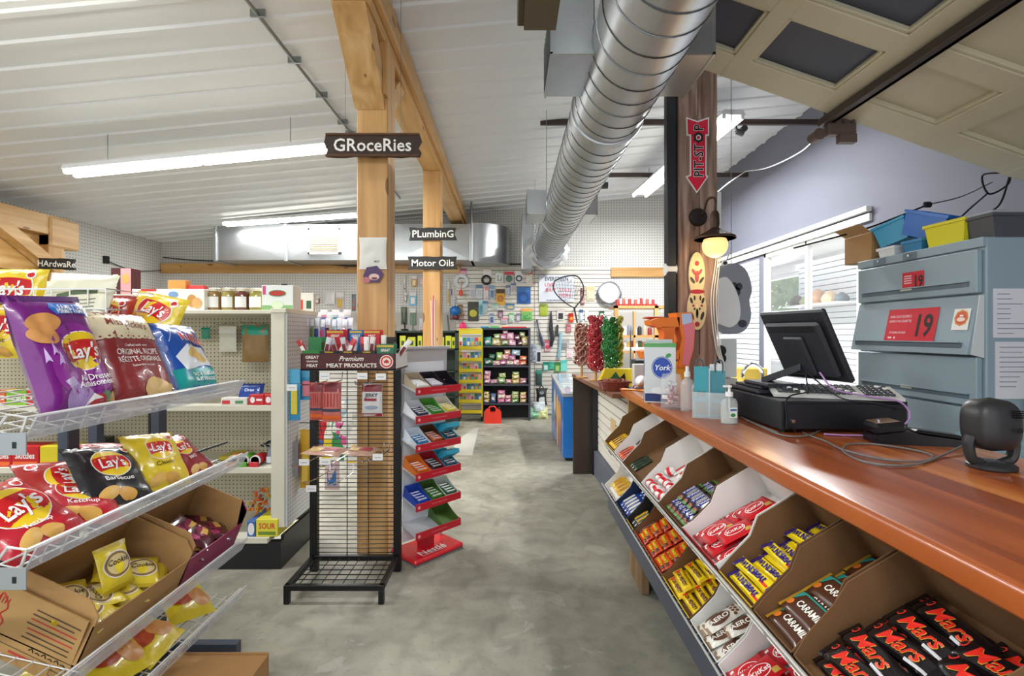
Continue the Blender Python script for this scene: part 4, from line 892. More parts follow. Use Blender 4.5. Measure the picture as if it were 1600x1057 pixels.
# ================================================================ old timber post and what hangs on it
d=3.5
m=MB(OLDWOOD); m.box((X(1061,d),d,0),(X(1121,d),d+.3,CEIL(1.3)-.02),None,.008); m.prism([(0,0),(.006,0),(.004,1.7),(.001,1.7)],(X(1092,d),d-.001,1.35),(1,0,0),(0,0,1),(0,1,0),.002,mt('#140c08',.9))
m.prism([(0,0),(.004,0),(.003,.8),(.001,.8)],(X(1090,d),d-.001,2.5),(1,0,0),(0,0,1),(0,1,0),.002,mt('#140c08',.9)); solo('timber_column',m,'rough old square timber column rising behind the counter','column')
m=MB(mt('#1b1d22',.5)); m.box((X(1044,d),d+.02,0),(X(1059,d),d+.1,CEIL(1.1)-.02),None,.006); m.cyl((X(1043,d),d+.06,1.97),(X(1060,d),d+.06,1.97),.045,mat=WHITE); solo('downpipe',m,'black square pipe standing left of the old timber column','pipe')
m=MB(mt('#1b1d22',.5)); m.box((X(1121,d)+.002,d+.1,0),(X(1125,d),d+.13,CEIL(1.5)-.03)); solo('conduit',m,'thin dark conduit on the right side of the old timber column','conduit')
def pitstop():
    t=Thing('arrow_sign','red arrow-shaped sign with white edge pointing down on the timber column','sign'); dd=d-.012
    def pt(px,py): return (X(px,dd),Z(py,dd))
    out=[(1072,183),(1090,189),(1108,183),(1108,212),(1104,212),(1104,273),(1107,276),(1089,302),(1071,276),(1078,273),(1078,212),(1073,212)]
    m=MB(WHITE); m.prism([pt(*q) for q in out][::-1],(0,dd,0),(1,0,0),(0,0,1),(0,1,0),.010); t.part('border',m)
    ins=[(1074,186),(1090,191.5),(1106,186),(1106,210),(1102,210),(1102,275),(1104,277),(1089,299),(1074,277),(1080,275),(1080,210),(1075,210)]
    m=MB(mt('#e2153c',.4)); m.prism([pt(*q) for q in ins][::-1],(0,dd-.002,0),(1,0,0),(0,0,1),(0,1,0),.0019); t.part('board',m)
    for nm,mat,bo,zz in (('lettering_outline',WHITE,.07,.003),('lettering',BLACK,.02,.0045)):
        m=MB(mat); m.m=FR((X(1091,dd),dd-zz,Z(236,dd)),(0,0,1),(-1,0,0)); m.text('PIT-ST',-.07,0,.094,mat,bold=bo*1.6,sx=.92); m.text('P',.165,0,.094,mat,bold=bo*1.6,sx=.92); m.disc(.095,0,.036,.034,mat,r0=.55 if mat is BLACK else .35,rings=1)
        if mat is BLACK:
            for k in range(6): a=k*PI/3; m.rect(.095+.034*math.cos(a),.032*math.sin(a),.026,.005,mat,rot=a)
        t.part(nm,m)
    t.done()
pitstop()
# lamp
def lamp():
    t=Thing('wall_lamp','rusty gooseneck wall lamp with a warm glowing globe on the column','lamp'); RU=mt('#4a362c',.5,.6,n=.2,s=20)
    by=d; bx=X(1097,d)
    m=MB(mt('#2c2422',.6,.4)); m.lathe([(.0,-.03),(.055,-.03),(.065,-.012),(.065,0)],(X(1090,d),by,Z(340,d)),None,20,'y'); t.part('rosette',m)
    cx,cy=X(1117,3.3),3.3
    m=MB(RU); m.tube(bez([(X(1092,d),d-.03,Z(338,d)),(X(1100,3.42),3.42,Z(330,3.42)),(X(1106,3.35),3.35,Z(312,3.35)),(cx,cy,Z(311,3.3)),(cx,cy,Z(332,3.3))]),.008); t.part('arm',m)
    m=MB(RU); m.lathe([(.024,Z(358,3.3)),(.03,Z(350,3.3)),(.028,Z(335,3.3)),(.018,Z(330,3.3)),(0,Z(329,3.3))],(cx,cy,0),RU,18); m.lathe([(.135,Z(374,3.3)),(.132,Z(371,3.3)),(.045,Z(360,3.3)),(.024,Z(356,3.3)),(.022,Z(357,3.3)),(.043,Z(362,3.3)),(.13,Z(374,3.3))],(cx,cy,0),RU,32); t.part('shade',m)
    m=MB(mt('#ffc880',.3,em=1.15)); c=Z(384,3.3); m.lathe([(.083*math.sin(a),c-.083*math.cos(a)) for a in [k*PI/12 for k in range(13)]],(cx,cy,0),None,24); t.part('globe_bulb',m)
    t.done(); l=bpy.data.lights.new('lamp_glow','POINT'); l.energy=2.5; l.color=(1,.72,.4); l.shadow_soft_size=.09; o=bpy.data.objects.new('lamp_glow',l); o.location=(cx,cy-.0,c-.12); COL.objects.link(o)
lamp()
m=MB(mt('#d9d9d4',.5))
for k in range(3): m.tube(bez([P(1122+k*2,300,3.47),P(1119+k*3,400,3.47),P(1111+k*4,470,3.47),P(1118+k*3,540,3.47),P(1128+k*2,570,3.47)]),.0045)
solo('cable_bundle',m,'white cables running down the right side of the timber column','cable')
def plaque():
    t=Thing('painted_board','long cream wooden paddle painted with red folk flowers on the column','plaque'); dd=3.47; CRM=mt('#dcc696',.5,n=.06,s=6)
    def lz(px,py): return (X(px,dd),Z(py,dd))
    def ell(cx,cy,rx,ry,n=22,f=lambda a:1): return [lz(cx+rx*math.cos(a)*f(a),cy+ry*math.sin(a)*f(a)) for a in [k*2*PI/n for k in range(n)]]
    m=MB(CRM); m.prism(ell(1089,430,12.5,36)[::-1],(0,dd,0),(1,0,0),(0,0,1),(0,1,0),.018); t.part('upper_lobe',m)
    m=MB(CRM); m.prism(ell(1089,483,14.5,33)[::-1],(0,dd-.004,0),(1,0,0),(0,0,1),(0,1,0),.02); t.part('lower_lobe',m)
    q=MB(mt('#a8202c',.45)); G=mt('#2d2a22',.5); q.m=FR((0,dd-.0045,0),(1,0,0),(0,0,1))
    def E_(px,py,rx,ry,mat,rot=0,n=16): x,z=lz(px,py); q.disc(x,z,rx*dd/FPX,ry*dd/FPX,mat,rot=rot,n=n,rings=1)
    for (px,py,rx,ry,rot) in ((1089,432,3,9,0),(1084,425,2,5,.5),(1094,425,2,5,-.5),(1089,412,3,4,0),(1089,456,12,3.5,0),(1089,507,4,4,0),(1083,478,2,2,0),(1096,478,2,2,0)): E_(px,py,rx,ry,q.mat,rot)
    for (px,py,rx,ry,rot) in ((1082,438,2,6,.6),(1096,438,2,6,-.6),(1080,470,2,5,.3),(1098,470,2,5,-.3),(1085,466,1.5,4,0),(1094,466,1.5,4,0),(1081,494,2.5,7,.3),(1097,494,2.5,7,-.3),(1089,490,2,8,0),(1085,483,1.5,2,0),(1093,483,1.5,2,0)): E_(px,py,rx,ry,G,rot)
    E_(1089,485,2.2,9,mt('#ecd9a8',.5)); t.part('folk_painting',q); t.done()
plaque()
# ================================================================ behind the counter
def cabinet():
    t=Thing('filing_cabinet','tall pale blue steel lateral filing cabinet with red 19 stickers','filing cabinet'); BL=mt('#8fa3ad',.45,n=.05,s=2); x=2.4; y0,y1=2.47,3.36; zt=EYE+.206*2.4
    m=MB(BL); m.box((x+.02,y0,0),(x+.62,y1,zt),None,.006); m.box((x+.0,y0,zt-.05),(x+.02,y1,zt),None,.003); t.part('carcass',m)
    # drawers (bottom z from picture: line slopes)
    h=lambda py,px: EYE-(py-VY)/(px-VX)*x
    zs=[zt-.055,h(476,1350),h(543,1350)+.0,h(600,1350),.72,.30,.04]
    zs=[zt-.055,EYE+.05*x*1.0,0,0,0,0]
    zs=[zt-.055,h(475,1350),h(548,1350),h(610,1350),.62,.22]
    for i in range(5):
        a,b=zs[i+1]+.006,zs[i]-.006; tilt=i==1
        m=MB(BL)
        if tilt: m.prism([(x-.0,b),(x+.012,b),(x-.04,a),(x-.06,a)],(0,y0+.02,0),(1,0,0),(0,0,1),(0,1,0),y1-y0-.04)
        else: m.box((x-.012,y0+.02,a),(x+.02,y1-.02,b),None,.005)
        dr=t.part('drawer',m)
        m=MB(mt('#5b6d78',.4)); xx=x-.06 if tilt else x-.014; m.box((xx,y0+.06,a+.035),(xx+.01,y1-.06,a+.06)); m.box((xx-.012,y0+.06,a+.06),(xx,y1-.06,a+.066),BL); t.part('finger_pull',m,dr)
        if i in (0,2): m=MB(mt('#d8d4c4',.5)); m.box((xx-.003,y0+.42,a+.05),(xx,y0+.5,a+.068)); t.part('label_holder',m,dr)
        if i==1: m=MB(mt('#cfd4d6',.5)); m.prism([(x+.0,b),(x+.03,b),(x+.03,a-.02),(x-.045,a-.0)],(0,y0+.012,0),(1,0,0),(0,0,1),(0,1,0),.008); t.part('drawer_side',m,dr)
    for yy in (y0+.45,y1-.2): m=MB(mt('#6d7e88',.4,.3)); m.box((x-.004,yy-.05,zt-.045),(x,yy+.05,zt-.005),None,.001); m.cyl((x-.012,yy,zt-.025),(x-.003,yy,zt-.025),.008,mat=CHROME); t.part('lock',m)
    root=t.done()
    def sticker(px,py,w,hh,lab,xo,big=True):
        dd=x*FPX/(px-VX); z=Z(py,dd); q=MB(mt('#c8142c',.4)); q.m=FR((xo,dd,z),(0,-1,0),(0,0,1))
        q.rect(0,0,w,hh,q.mat,nx=1,ny=1); q.text('19',w*.24,-.0,hh*.85,mt('#15080c',.4),bold=.05,sx=.72)
        WH_=mt('#e8c8cc',.5)
        if big:
            q.text('BORN 2 DAYS OR EVERY 2?',-w*.2,hh*.25,hh*.10,WH_,bold=.03) if False else None
            q.text('CAN YOU PROVE IT',-w*.22,hh*.24,hh*.11,WH_,bold=.04,sx=.8); q.text('WHEN ASKED FOR ID?',-w*.22,hh*.08,hh*.10,WH_,bold=.04,sx=.75); q.text('19 YEARS OF AGE',-w*.22,-.22*hh,hh*.11,WH_,bold=.04,sx=.75)
        else:
            for k in range(4): q.rect(-w*.24,hh*(.3-.12*k),w*.36,hh*.06,WH_,off=.0006,nx=1,ny=1)
        q.rect(-w*.36,-hh*.4,w*.1,hh*.05,WH_,off=.0006,nx=1,ny=1)
        solo('age_sticker',q,lab,'sticker')
    sticker(1430,440,.155,.115,'smaller red age 19 sticker on the top cabinet drawer',x-.0135,False); 
    dd=x*FPX/(1430-VX); z1_,z2_=h(475,1350),h(548,1350); 
    q=MB(mt('#c8142c',.4)); a=Vector((x-.0615,0,z2_+.006)); b=Vector((x-.0,0,z1_-.006)); up=(b-a).normalized(); c=a.lerp(b,.52); c.y=2.88
    q.m=FR(c+Vector((-.002,0,0)),(0,-1,0),up); w,hh=.36,.2; q.rect(0,0,w,hh,q.mat,nx=1,ny=1); q.text('19',w*.25,0,hh*.9,mt('#15080c',.4),bold=.05,sx=.72); WH_=mt('#e8c8cc',.5)
    q.text("BORN 2 DAY'S OR EVERY 2",-w*.22,hh*.27,hh*.10,WH_,bold=.04,sx=.66); q.text('UNDER 19? NO CIGARETTES',-w*.22,hh*.13,hh*.10,WH_,bold=.04,sx=.66); q.text('19 YEARS OF AGE',-w*.24,-.22*hh,hh*.10,WH_,bold=.04,sx=.8); q.rect(-w*.38,-hh*.38,w*.08,hh*.05,WH_,off=.0006,nx=1,ny=1); q.rect(-w*.28,-hh*.38,w*.03,hh*.06,WH_,off=.0006,nx=1,ny=1)
    solo('age_sticker',q,'larger red age 19 sticker on the tilted second drawer','sticker')
    q=MB(WHITE); c2=a.lerp(b,.60); c2.y=2.56; q.m=FR(c2+Vector((-.002,0,0)),(0,-1,0),up); q.rect(0,0,.095,.115,q.mat,nx=1,ny=1); q.disc(0,.008,.04,.045,mt('#d8922a',.5),off=.0006,n=8); q.disc(0,.008,.032,.037,mt('#d4543a',.5),off=.0009,n=8); q.disc(0,0,.024,.012,mt('#f0d8c8',.5),off=.0012); q.rect(0,.02,.02,.008,mt('#fff4e8',.5),off=.0014)
    solo('warning_sticker',q,'small white sticker with orange octagon on the tilted drawer','sticker')
    for i,(z0_,z1_,xa,xb) in enumerate(((1.48,1.73,2.45,2.66),(1.17,1.46,2.46,2.68))):
        q=MB(mt('#dcdde4',.6)); q.box((xa,y0-.004-.002*i,z0_),(xb,y0-.001,z1_)); 
        for k in range(9): q.box((xa+.02,y0-.0055-.002*i,z1_-.03-k*.025),(xa+.02+rnd.uniform(.06,.17),y0-.004-.002*i,z1_-.026-k*.025),mt('#8b8f9c',.6))
        if i: q.cyl((xb-.05,y0-.008,z0_+.13),(xb-.05,y0-.005,z0_+.13),.025,mat=mt('#e0a0a0',.6))
        solo('paper_notice',q,('upper','lower')[i]+' printed white paper taped on the side of the steel cabinet','paper')
cabinet()
ct=EYE+.206*2.4
def bin_(lab,cl,x,y,z,w,dp,h,rz=0,rx=0,lid=None,name='plastic_bin',ry=0):
    m=MB(mt(cl,.4)); s=.85; v=[(-w/2*s,-dp/2*s,0),(w/2*s,-dp/2*s,0),(w/2*s,dp/2*s,0),(-w/2*s,dp/2*s,0),(-w/2,-dp/2,h),(w/2,-dp/2,h),(w/2,dp/2,h),(-w/2,dp/2,h)]
    k=.006; vi=[(a*(1-2*k/w),b*(1-2*k/dp),max(c,k)) for a,b,c in v]
    m.add(v+vi,[(3,2,1,0)]+[(i,(i+1)%4,(i+1)%4+4,i+4) for i in range(4)]+[(8,9,10,11)]+[((i+1)%4+8,i+8,i+12,(i+1)%4+12) for i in range(4)]+[(i+4,(i+1)%4+4,(i+1)%4+12,i+12) for i in range(4)])
    for q in ((-w/2-.006,-dp/2-.006,w/2+.006,-dp/2),(-w/2-.006,dp/2,w/2+.006,dp/2+.006),(-w/2-.006,-dp/2,-w/2,dp/2),(w/2,-dp/2,w/2+.006,dp/2)): m.box((q[0],q[1],h-.015),(q[2],q[3],h+.002))
    if lid: m.box((-w/2-.01,-dp/2-.01,h),(w/2+.01,dp/2+.01,h+.012),mt(lid,.3),.003)
    solo(name,m,lab,'bin',None,T(x,y,z,rz,rx,ry))
bin_('light blue plastic bin tilted on the cabinet left end','#2a9ac4',2.53,3.14,ct+.09,.17,.2,.14,.3,R(-14))
bin_('bright blue plastic bin leaning on the light blue one','#1668c0',2.56,2.98,ct+.09,.2,.24,.15,.3,R(22))
bin_('yellow plastic bin on the cabinet top','#d8cf1c',2.5,2.72,ct,.16,.24,.13,.05)
bin_('dark grey lidded plastic bin at the near end of the cabinet top','#4b4e55',2.62,2.55,ct,.36,.18,.12,0,0,'#9aa0a6')
bin_('low white plastic tray under the blue bins','#dfe4e6',2.46,3.12,ct,.1,.14,.06,0,0)
bin_('low teal plastic tray next to the white tray','#2f7fae',2.47,2.93,ct,.1,.14,.07,0,0)
m=MB(CARDI); m.box((2.42,3.26,ct-.0),(2.62,3.52,ct+.19),None,.003); m.prism([(0,0),(.08,.05),(.08,.053),(0,.003)],(2.42,3.26,ct+.19),(-1,0,0),(0,0,1),(0,1,0),.25); solo('cardboard_box',m,'open cardboard box at the far end of the cabinet top','box')
m=MB(mt('#8a8078',.6)); m.box((2.62,2.66,ct+.0),(2.8,2.86,ct+.17),None,.004); solo('carton',m,'tan carton behind the yellow bin on the cabinet','box')
# chair, shelf trim, sink
t=Thing('office_chair','teal fabric chair back just visible behind the counter','chair'); FB=mt('#7f9aa0',.9,n=.3,s=90)
m=MB(FB)
def cb(a,b):
    u=2*a-1; v=2*b-1; e=(max(0,1-abs(u)**3))**.4*(max(0,1-abs(v)**4))**.4; return u,v,e
m.grid(lambda a,b:(2.02+.02*cb(a,b)[2]*0+.05*cb(a,b)[1]*0+.23*(2*a-1)*.9,1.98+.0-.035*cb(a,b)[2],.88+.22*(2*b-1)),14,12); m.grid(lambda a,b:(2.02+.23*(2*a-1)*.9,1.98+.035*cb(a,b)[2],.88+.22*(2*b-1)),14,12,flip=True); t.part('backrest',m)
m=MB(FB); m.box((1.8,2.05,.44),(2.24,2.5,.52),None,.03); t.part('seat',m)
m=MB(BLACK); m.cyl((2.02,2.28,.08),(2.02,2.28,.44),.03); m.tube([(2.02,2.2,.42),(2.02,2.03,.44),(2.02,2.02,.8)],.018); t.part('column',m)
for k in range(5): a=k*2*PI/5; m=MB(BLACK); m.tube([(2.02,2.28,.1),(2.02+.27*math.cos(a),2.28+.27*math.sin(a),.06)],.018); m.lathe([(.025,-.015),(.028,0),(.025,.015)],(2.02+.27*math.cos(a),2.28+.27*math.sin(a),.028),None,12,'y'); t.part('leg',m)
t.done()
m=MB(wood('wall ledge wood',[(.3,'#8a6238'),(.7,'#b38a58')],'y',knots=False)); m.box((2.6,.8,1.13),(3.48,2.44,1.17),None,.004); m.box((2.6,.8,.0),(2.63,2.44,1.13),mt('#d4d0c4',.6)); solo('side_ledge',m,'wooden topped ledge behind the barcode scanner','ledge')
t=Thing('sink_cabinet','white counter with sink against the right wall','sink'); m=MB(mt('#d9d6cc',.4)); m.box((2.3,4.3,0),(3.46,6.4,.92),None,.004); t.part('cabinet',m); m=MB(WHITE); m.box((2.25,4.25,.92),(3.47,6.45,.96),None,.006); t.part('worktop',m)
f=Vector(P(1172,598,5.0)); m=MB(CHROME); m.tube(bez([(X(1190,5),5.0,.96),(X(1190,5),5.0,1.12),(X(1175,5),5.0,1.19),(X(1162,5),5.0,1.12),(X(1160,5),5,1.05)]),.018,n=8); t.part('faucet',m); t.done()
m=MB(mt('#d8b54a',.6)); m.box((X(1160,5.2),5.2,.961),(X(1200,5.2),5.45,1.13),None,.01); solo('sponge_pack',m,'yellow pack standing behind the chrome faucet','packet')
# grey baby bath / booster hanging
t=Thing('baby_bath','grey moulded plastic baby seat hanging beside the timber column','baby seat'); dd=4.1
def bp(px,py): return (X(px,dd),Z(py,dd))
m=MB(mt('#9398a4',.4)); out=[(1120,420),(1128,414),(1150,412),(1164,420),(1172,436),(1175,455),(1171,470),(1174,490),(1170,508),(1158,520),(1135,522),(1120,512)]
oo=bez([(a,0,b) for a,b in out],3); m.prism([bp(a.x,a.z) for a in oo][::-1],(0,dd,0),(1,0,0),(0,0,1),(0,1,0),.07); t.part('shell',m)
m=MB(mt('#f0f1f3',.4)); out=[(1121,436),(1135,434),(1148,452),(1155,476),(1154,500),(1140,512),(1121,506)]; oo=bez([(a,0,b) for a,b in out],3); m.prism([bp(a.x,a.z) for a in oo][::-1],(0,dd-.015,0),(1,0,0),(0,0,1),(0,1,0),.014); t.part('tray',m)
m=MB(mt('#3a3d46',.5)); 
for px,py,rx,ry in ((1147,447,5,6),(1155,448,5,6),(1151,456,6,7),(1160,506,7,6)): m.m=FR((0,dd-.001,0),(1,0,0),(0,0,1)); m.disc(*bp(px,py),rx*dd/FPX,ry*dd/FPX,m.mat,rings=1,n=14)
t.part('cut_outs',m); m=MB(STEEL); m.tube([(X(1145,dd),dd+.03,Z(414,dd)),(X(1145,dd),dd+.03,CEIL(1.9))],.003); t.part('hanging_wire',m); t.done()
m=MB(WHITE); dd=4.6; m.box((X(1125,dd),dd,Z(590,dd)),(X(1152,dd),dd+.2,Z(528,dd)),None,.01); m.cyl((X(1124,dd),dd-.01,Z(548,dd)),(X(1124,dd),dd-.04,Z(548,dd)),.05,mat=BLACK); m.cyl((X(1124,dd),dd-.01,Z(560,dd)),(X(1124,dd),dd-.04,Z(560,dd)),.05,mat=BLACK)
m.box((X(1125,dd),dd,0),(X(1152,dd),dd+.2,Z(592,dd)),mt('#c9c7bf',.5)); solo('dispenser',m,'white machine with black knobs beyond the leaflets','dispenser')
m=MB(WHITE); dd=4.0; m.cyl((X(1128,dd),dd-.06,Z(413,dd)),(X(1136,dd),dd+.06,Z(411,dd)),.022,n=14); m.cyl((X(1127.6,dd),dd-.064,Z(413,dd)),(X(1128,dd),dd-.06,Z(413,dd)),.014,mat=BLACK); m.tube([(X(1134,dd),dd,Z(409,dd)),(X(1123,dd),3.79,Z(400,dd))],.006); solo('security_camera',m,'small white round camera beside the timber column above the baby seat','camera')
# alcove shelf goods
m=MB(WHITE); m.box((AX-.3,6.0,Z(478,7.0)-.02),(AX-.02,7.25,Z(478,7.0)),None,.003); solo('alcove_shelf',m,'white shelf on the slatted alcove wall seen through the window','shelf')
for k,(cl,s) in enumerate((('#2f2a28',.16),('#8a8f6a',.14),('#b58a6a',.2),('#c8b090',.16),('#4a5a64',.12))):
    m=MB(mt(cl,.6,n=.3,s=20)); m.lathe([(0,0),(s*.5,0),(s*.62,s*.3),(s*.45,s*.7),(s*.1,s)],(0,0,0),None,10,sx=1,sy=1.2); solo('ornament',m,['black','olive','rust brown','sandy','slate'][k]+' ornament on the alcove shelf behind the window','ornament',None,T(AX-.16,7.1-k*.24,Z(478,7.0)+.001,k))
# trees outside the alcove window
gm=MB(mt('#9a9c94',.9)); gm.box((5.6,2,-.1),(30,30,-.02)); struct('ground_outside',gm)
for k,(x,y,h,r) in enumerate(((8.6,14.6,3.2,1.3),(10.4,18.2,3.8,1.5),(13.2,18.2,3.0,1.2))):
    t=Thing('tree',['nearest leafy tree','middle taller leafy tree','low leafy tree to the right'][k]+' outside the alcove window','tree'); m=MB(mt('#5a4a3a',.9)); m.tube([(x,y,0),(x+.1,y,h*.5),(x,y,h*.8)],[.12,.09,.04],n=7); t.part('trunk',m)
    m=MB(mt('#5f7f4c',.9,n=.3,s=3))
    for j in range(420):
        a,b=rnd.uniform(0,2*PI),rnd.uniform(-1,1); q=(1-b*b)**.5; rr=r*rnd.uniform(.55,1); c=Vector((x+rr*q*math.cos(a),y+rr*q*math.sin(a),h*.72+rr*.8*b)); u=Vector((rnd.uniform(-1,1),rnd.uniform(-1,1),rnd.uniform(-1,1))).normalized()*.14; v=u.cross(Vector((rnd.random(),1,.3))).normalized()*.1
        m.add([c-u,c+v,c+u,c-v],[(0,1,2,3)])
    t.part('foliage',m); t.done()
# ================================================================ chip bag printing
def chipbag(w,h,t,base,deco,label,m,seed=1,crimp=.05,wr=.14,cm=None,cat='chip bag',name='chip_bag',group=None,nu=18,nv=22,back=None):
    q=MB(base); q.pillow(w,h,t,base,back,seed=seed,wr=wr,nu=nu,nv=nv,crimp=crimp,cm=cm); deco(q,w,h); return solo(name,q,label,cat,group,m)
LR=mt('#c8161e',.3,coat=.3); LY=mt('#ecc81e',.3,coat=.3); LW=mt('#f2f0ec',.3)
def lays(q,cx,cy,r,rot=0):
    q.disc(cx,cy,r*1.06,r*.98,LW,off=.0008,rot=rot); q.disc(cx,cy,r*1.01,r*.93,LY,off=.0014,rot=rot)
    # red banner
    c,s=math.cos(rot),math.sin(rot); a=[]
    n=10
    def fn(u,v):
        X_=(u-.5)*2*r; yy=(v-.5)*r*.95+ .12*r*math.sin(u*PI)*1.0-.05*r; lim=(max(0,1-(yy/(r*.93))**2))**.5*r*1.0; X_=X_/r*lim
        px,py=cx+X_*c-yy*s,cy+X_*s+yy*c; return (px,py,q.sz(px,py)+.0020)
    q.grid(fn,12,4,LR); q.text("Lay's",cx,cy,r*.95,LW,off=.0048,bold=.04,shear=.12,rot=rot,sx=.82)
PUR=mt('#6e1574',.28,coat=.4,n=.12,s=9,b=.7)
def d_purple(q,w,h):
    q.disc(.02,h*.42,w*.42,h*.33,mt('#8c2690',.28,coat=.4),off=.0006,n=30,rings=6); q.poly([(w*-.05,h*.93),(w*.44,h*.91),(w*.45,h*.80),(w*.2,h*.835),(w*-.06,h*.82),(w*-.12,h*.88)],mt('#1f6fc4',.3),off=.0012)
    q.text('FAMILY SIZE',w*.19,h*.885,.022,LW,off=.006,bold=.03,sx=.72); q.text('FORMAT FAMILIAL',w*.18,h*.845,.020,LW,off=.006,bold=.03,sx=.68)
    for x,y,rx,ry,r_ in ((-.065,.76,.045,.030,.15),(-.078,.66,.040,.026,-.3)): q.disc(x*w/.27,h*y,rx,ry,mt('#cf9152',.5,n=.15,s=30),off=.0010+abs(r_)*.001,rot=r_)
    lays(q,w*.13,h*.52,w*.27,.03)
    q.text('All Dressed',w*.17,h*.30,.027,LW,off=.007,bold=.02,sx=.85); q.text('Assaisonnées',w*.15,h*.25,.027,LW,off=.007,bold=.02,sx=.8)
    q.disc(-w*.08,h*.13,.045,.05,mt('#a98cc4',.2),off=.0012); q.rect(-w*.14,h*.24,.03,.06,mt('#b9a4cc',.2),off=.0012,rot=.4); q.disc(w*.16,h*.10,.028,.022,mt('#b8303a',.3),off=.0014); q.disc(w*.26,h*.11,.02,.024,mt('#5f8f6a',.3),off=.0012); q.poly([(-w*.05,h*.08),(w*.1,h*.17),(w*.22,h*.12),(w*.1,h*.12)],LW,off=.002); q.disc(w*.38,h*.1,.03,.02,mt('#d0a060',.4),off=.0012,rot=.5)
    for x,y in ((-.38,.45),(-.30,.5),(-.26,.42)): q.poly([(w*x,h*y),(w*(x+.03),h*(y+.12)),(w*(x+.06),h*y),(w*(x+.03),h*(y+.02))],mt('#c4a4d6',.3),off=.0012)
def d_vick(q,w,h):
    q.rect(0,h*.83,w*.98,h*.28,mt('#ddd0ae',.35),off=.0006,nx=12,ny=8)
    for k in range(11): q.disc(-w*.44+k*w*.088,h*.695,w*.05,h*.022,mt('#ddd0ae',.35),off=.0008,n=12,rings=1); q.disc(-w*.44+k*w*.088,h*.70,w*.014,h*.009,mt('#8a2a24',.4),off=.0018,n=8,rings=1)
    q.text("Miss Vickie's",0,h*.85,.044,mt('#7a1f1c',.35),off=.0025,bold=.015,shear=.35,rot=-.10,sx=.72)
    q.text('Crafted with care',.0,h*.61,.013,LW,off=.0022,shear=.3); q.text('ORIGINAL RECIPE',0,h*.54,.030,LW,off=.0022,bold=.02,sx=.72); q.text('RECETTE ORIGINALE',0,h*.46,.028,LW,off=.0022,bold=.02,sx=.66); q.text('Élaborées avec soin',0,h*.39,.012,LW,off=.0022,shear=.3)
    for x,y,rx,r_ in ((.10,.13,.05,.2),(.2,.17,.045,-.4),(.0,.18,.035,.8),(.28,.12,.035,.4)): q.disc(w*x,h*y,rx,rx*.5,mt('#dcb878',.4),off=.0012+rx*.01,rot=r_)
def d_ruff(q,w,h):
    q.rect(0,h*.16,w*.98,h*.34,mt('#1c9a98',.3),off=.0006,nx=12,ny=8); q.poly([(-w*.1,h*.66),(w*.3,h*.62),(w*.42,h*.34),(w*.12,h*.36),(-w*.3,h*.3),(-w*.38,h*.5)],mt('#e6ebf0',.3),off=.0012)
    for k in range(6): q.rect(-w*.3+k*w*.12,h*.82,w*.012,h*.28,mt('#c8d4e8',.3),off=.0012,rot=.6 if k%2 else -.6)
    q.text('Ruffles',w*.1,h*.76,.066,LW,off=.005,bold=.08,shear=.1,rot=-.16,sx=.78); q.text('Ruffles',w*.1,h*.76,.066,mt('#d01c28',.3),off=.0065,bold=.02,shear=.1,rot=-.16,sx=.78)
    for x,y,r_ in ((.0,.55,.5),(.12,.47,-.3)): q.disc(w*x,h*y,.035,.022,mt('#e0b868',.4),off=.0022,rot=r_)
    q.text('SALT & VINEGAR',w*.06,h*.24,.021,LW,off=.005,bold=.04,sx=.8); q.text('SEL ET VINAIGRE',w*.06,h*.17,.021,LW,off=.005,bold=.04,sx=.8)
def bagM(y,z,x,lean=.35,yaw=0,roll=0,zoff=0):
    """frame for a bag facing the aisle: print reads away from the viewer, leaning back"""
    n=Vector((math.cos(yaw),-math.sin(yaw),0)); rt=Vector((math.sin(yaw),math.cos(yaw),0)); up=(Vector((0,0,1))*math.cos(lean)-n*math.sin(lean)); return FR((x,y,z),rt,up)@Matrix.Rotation(roll,4,'Z')
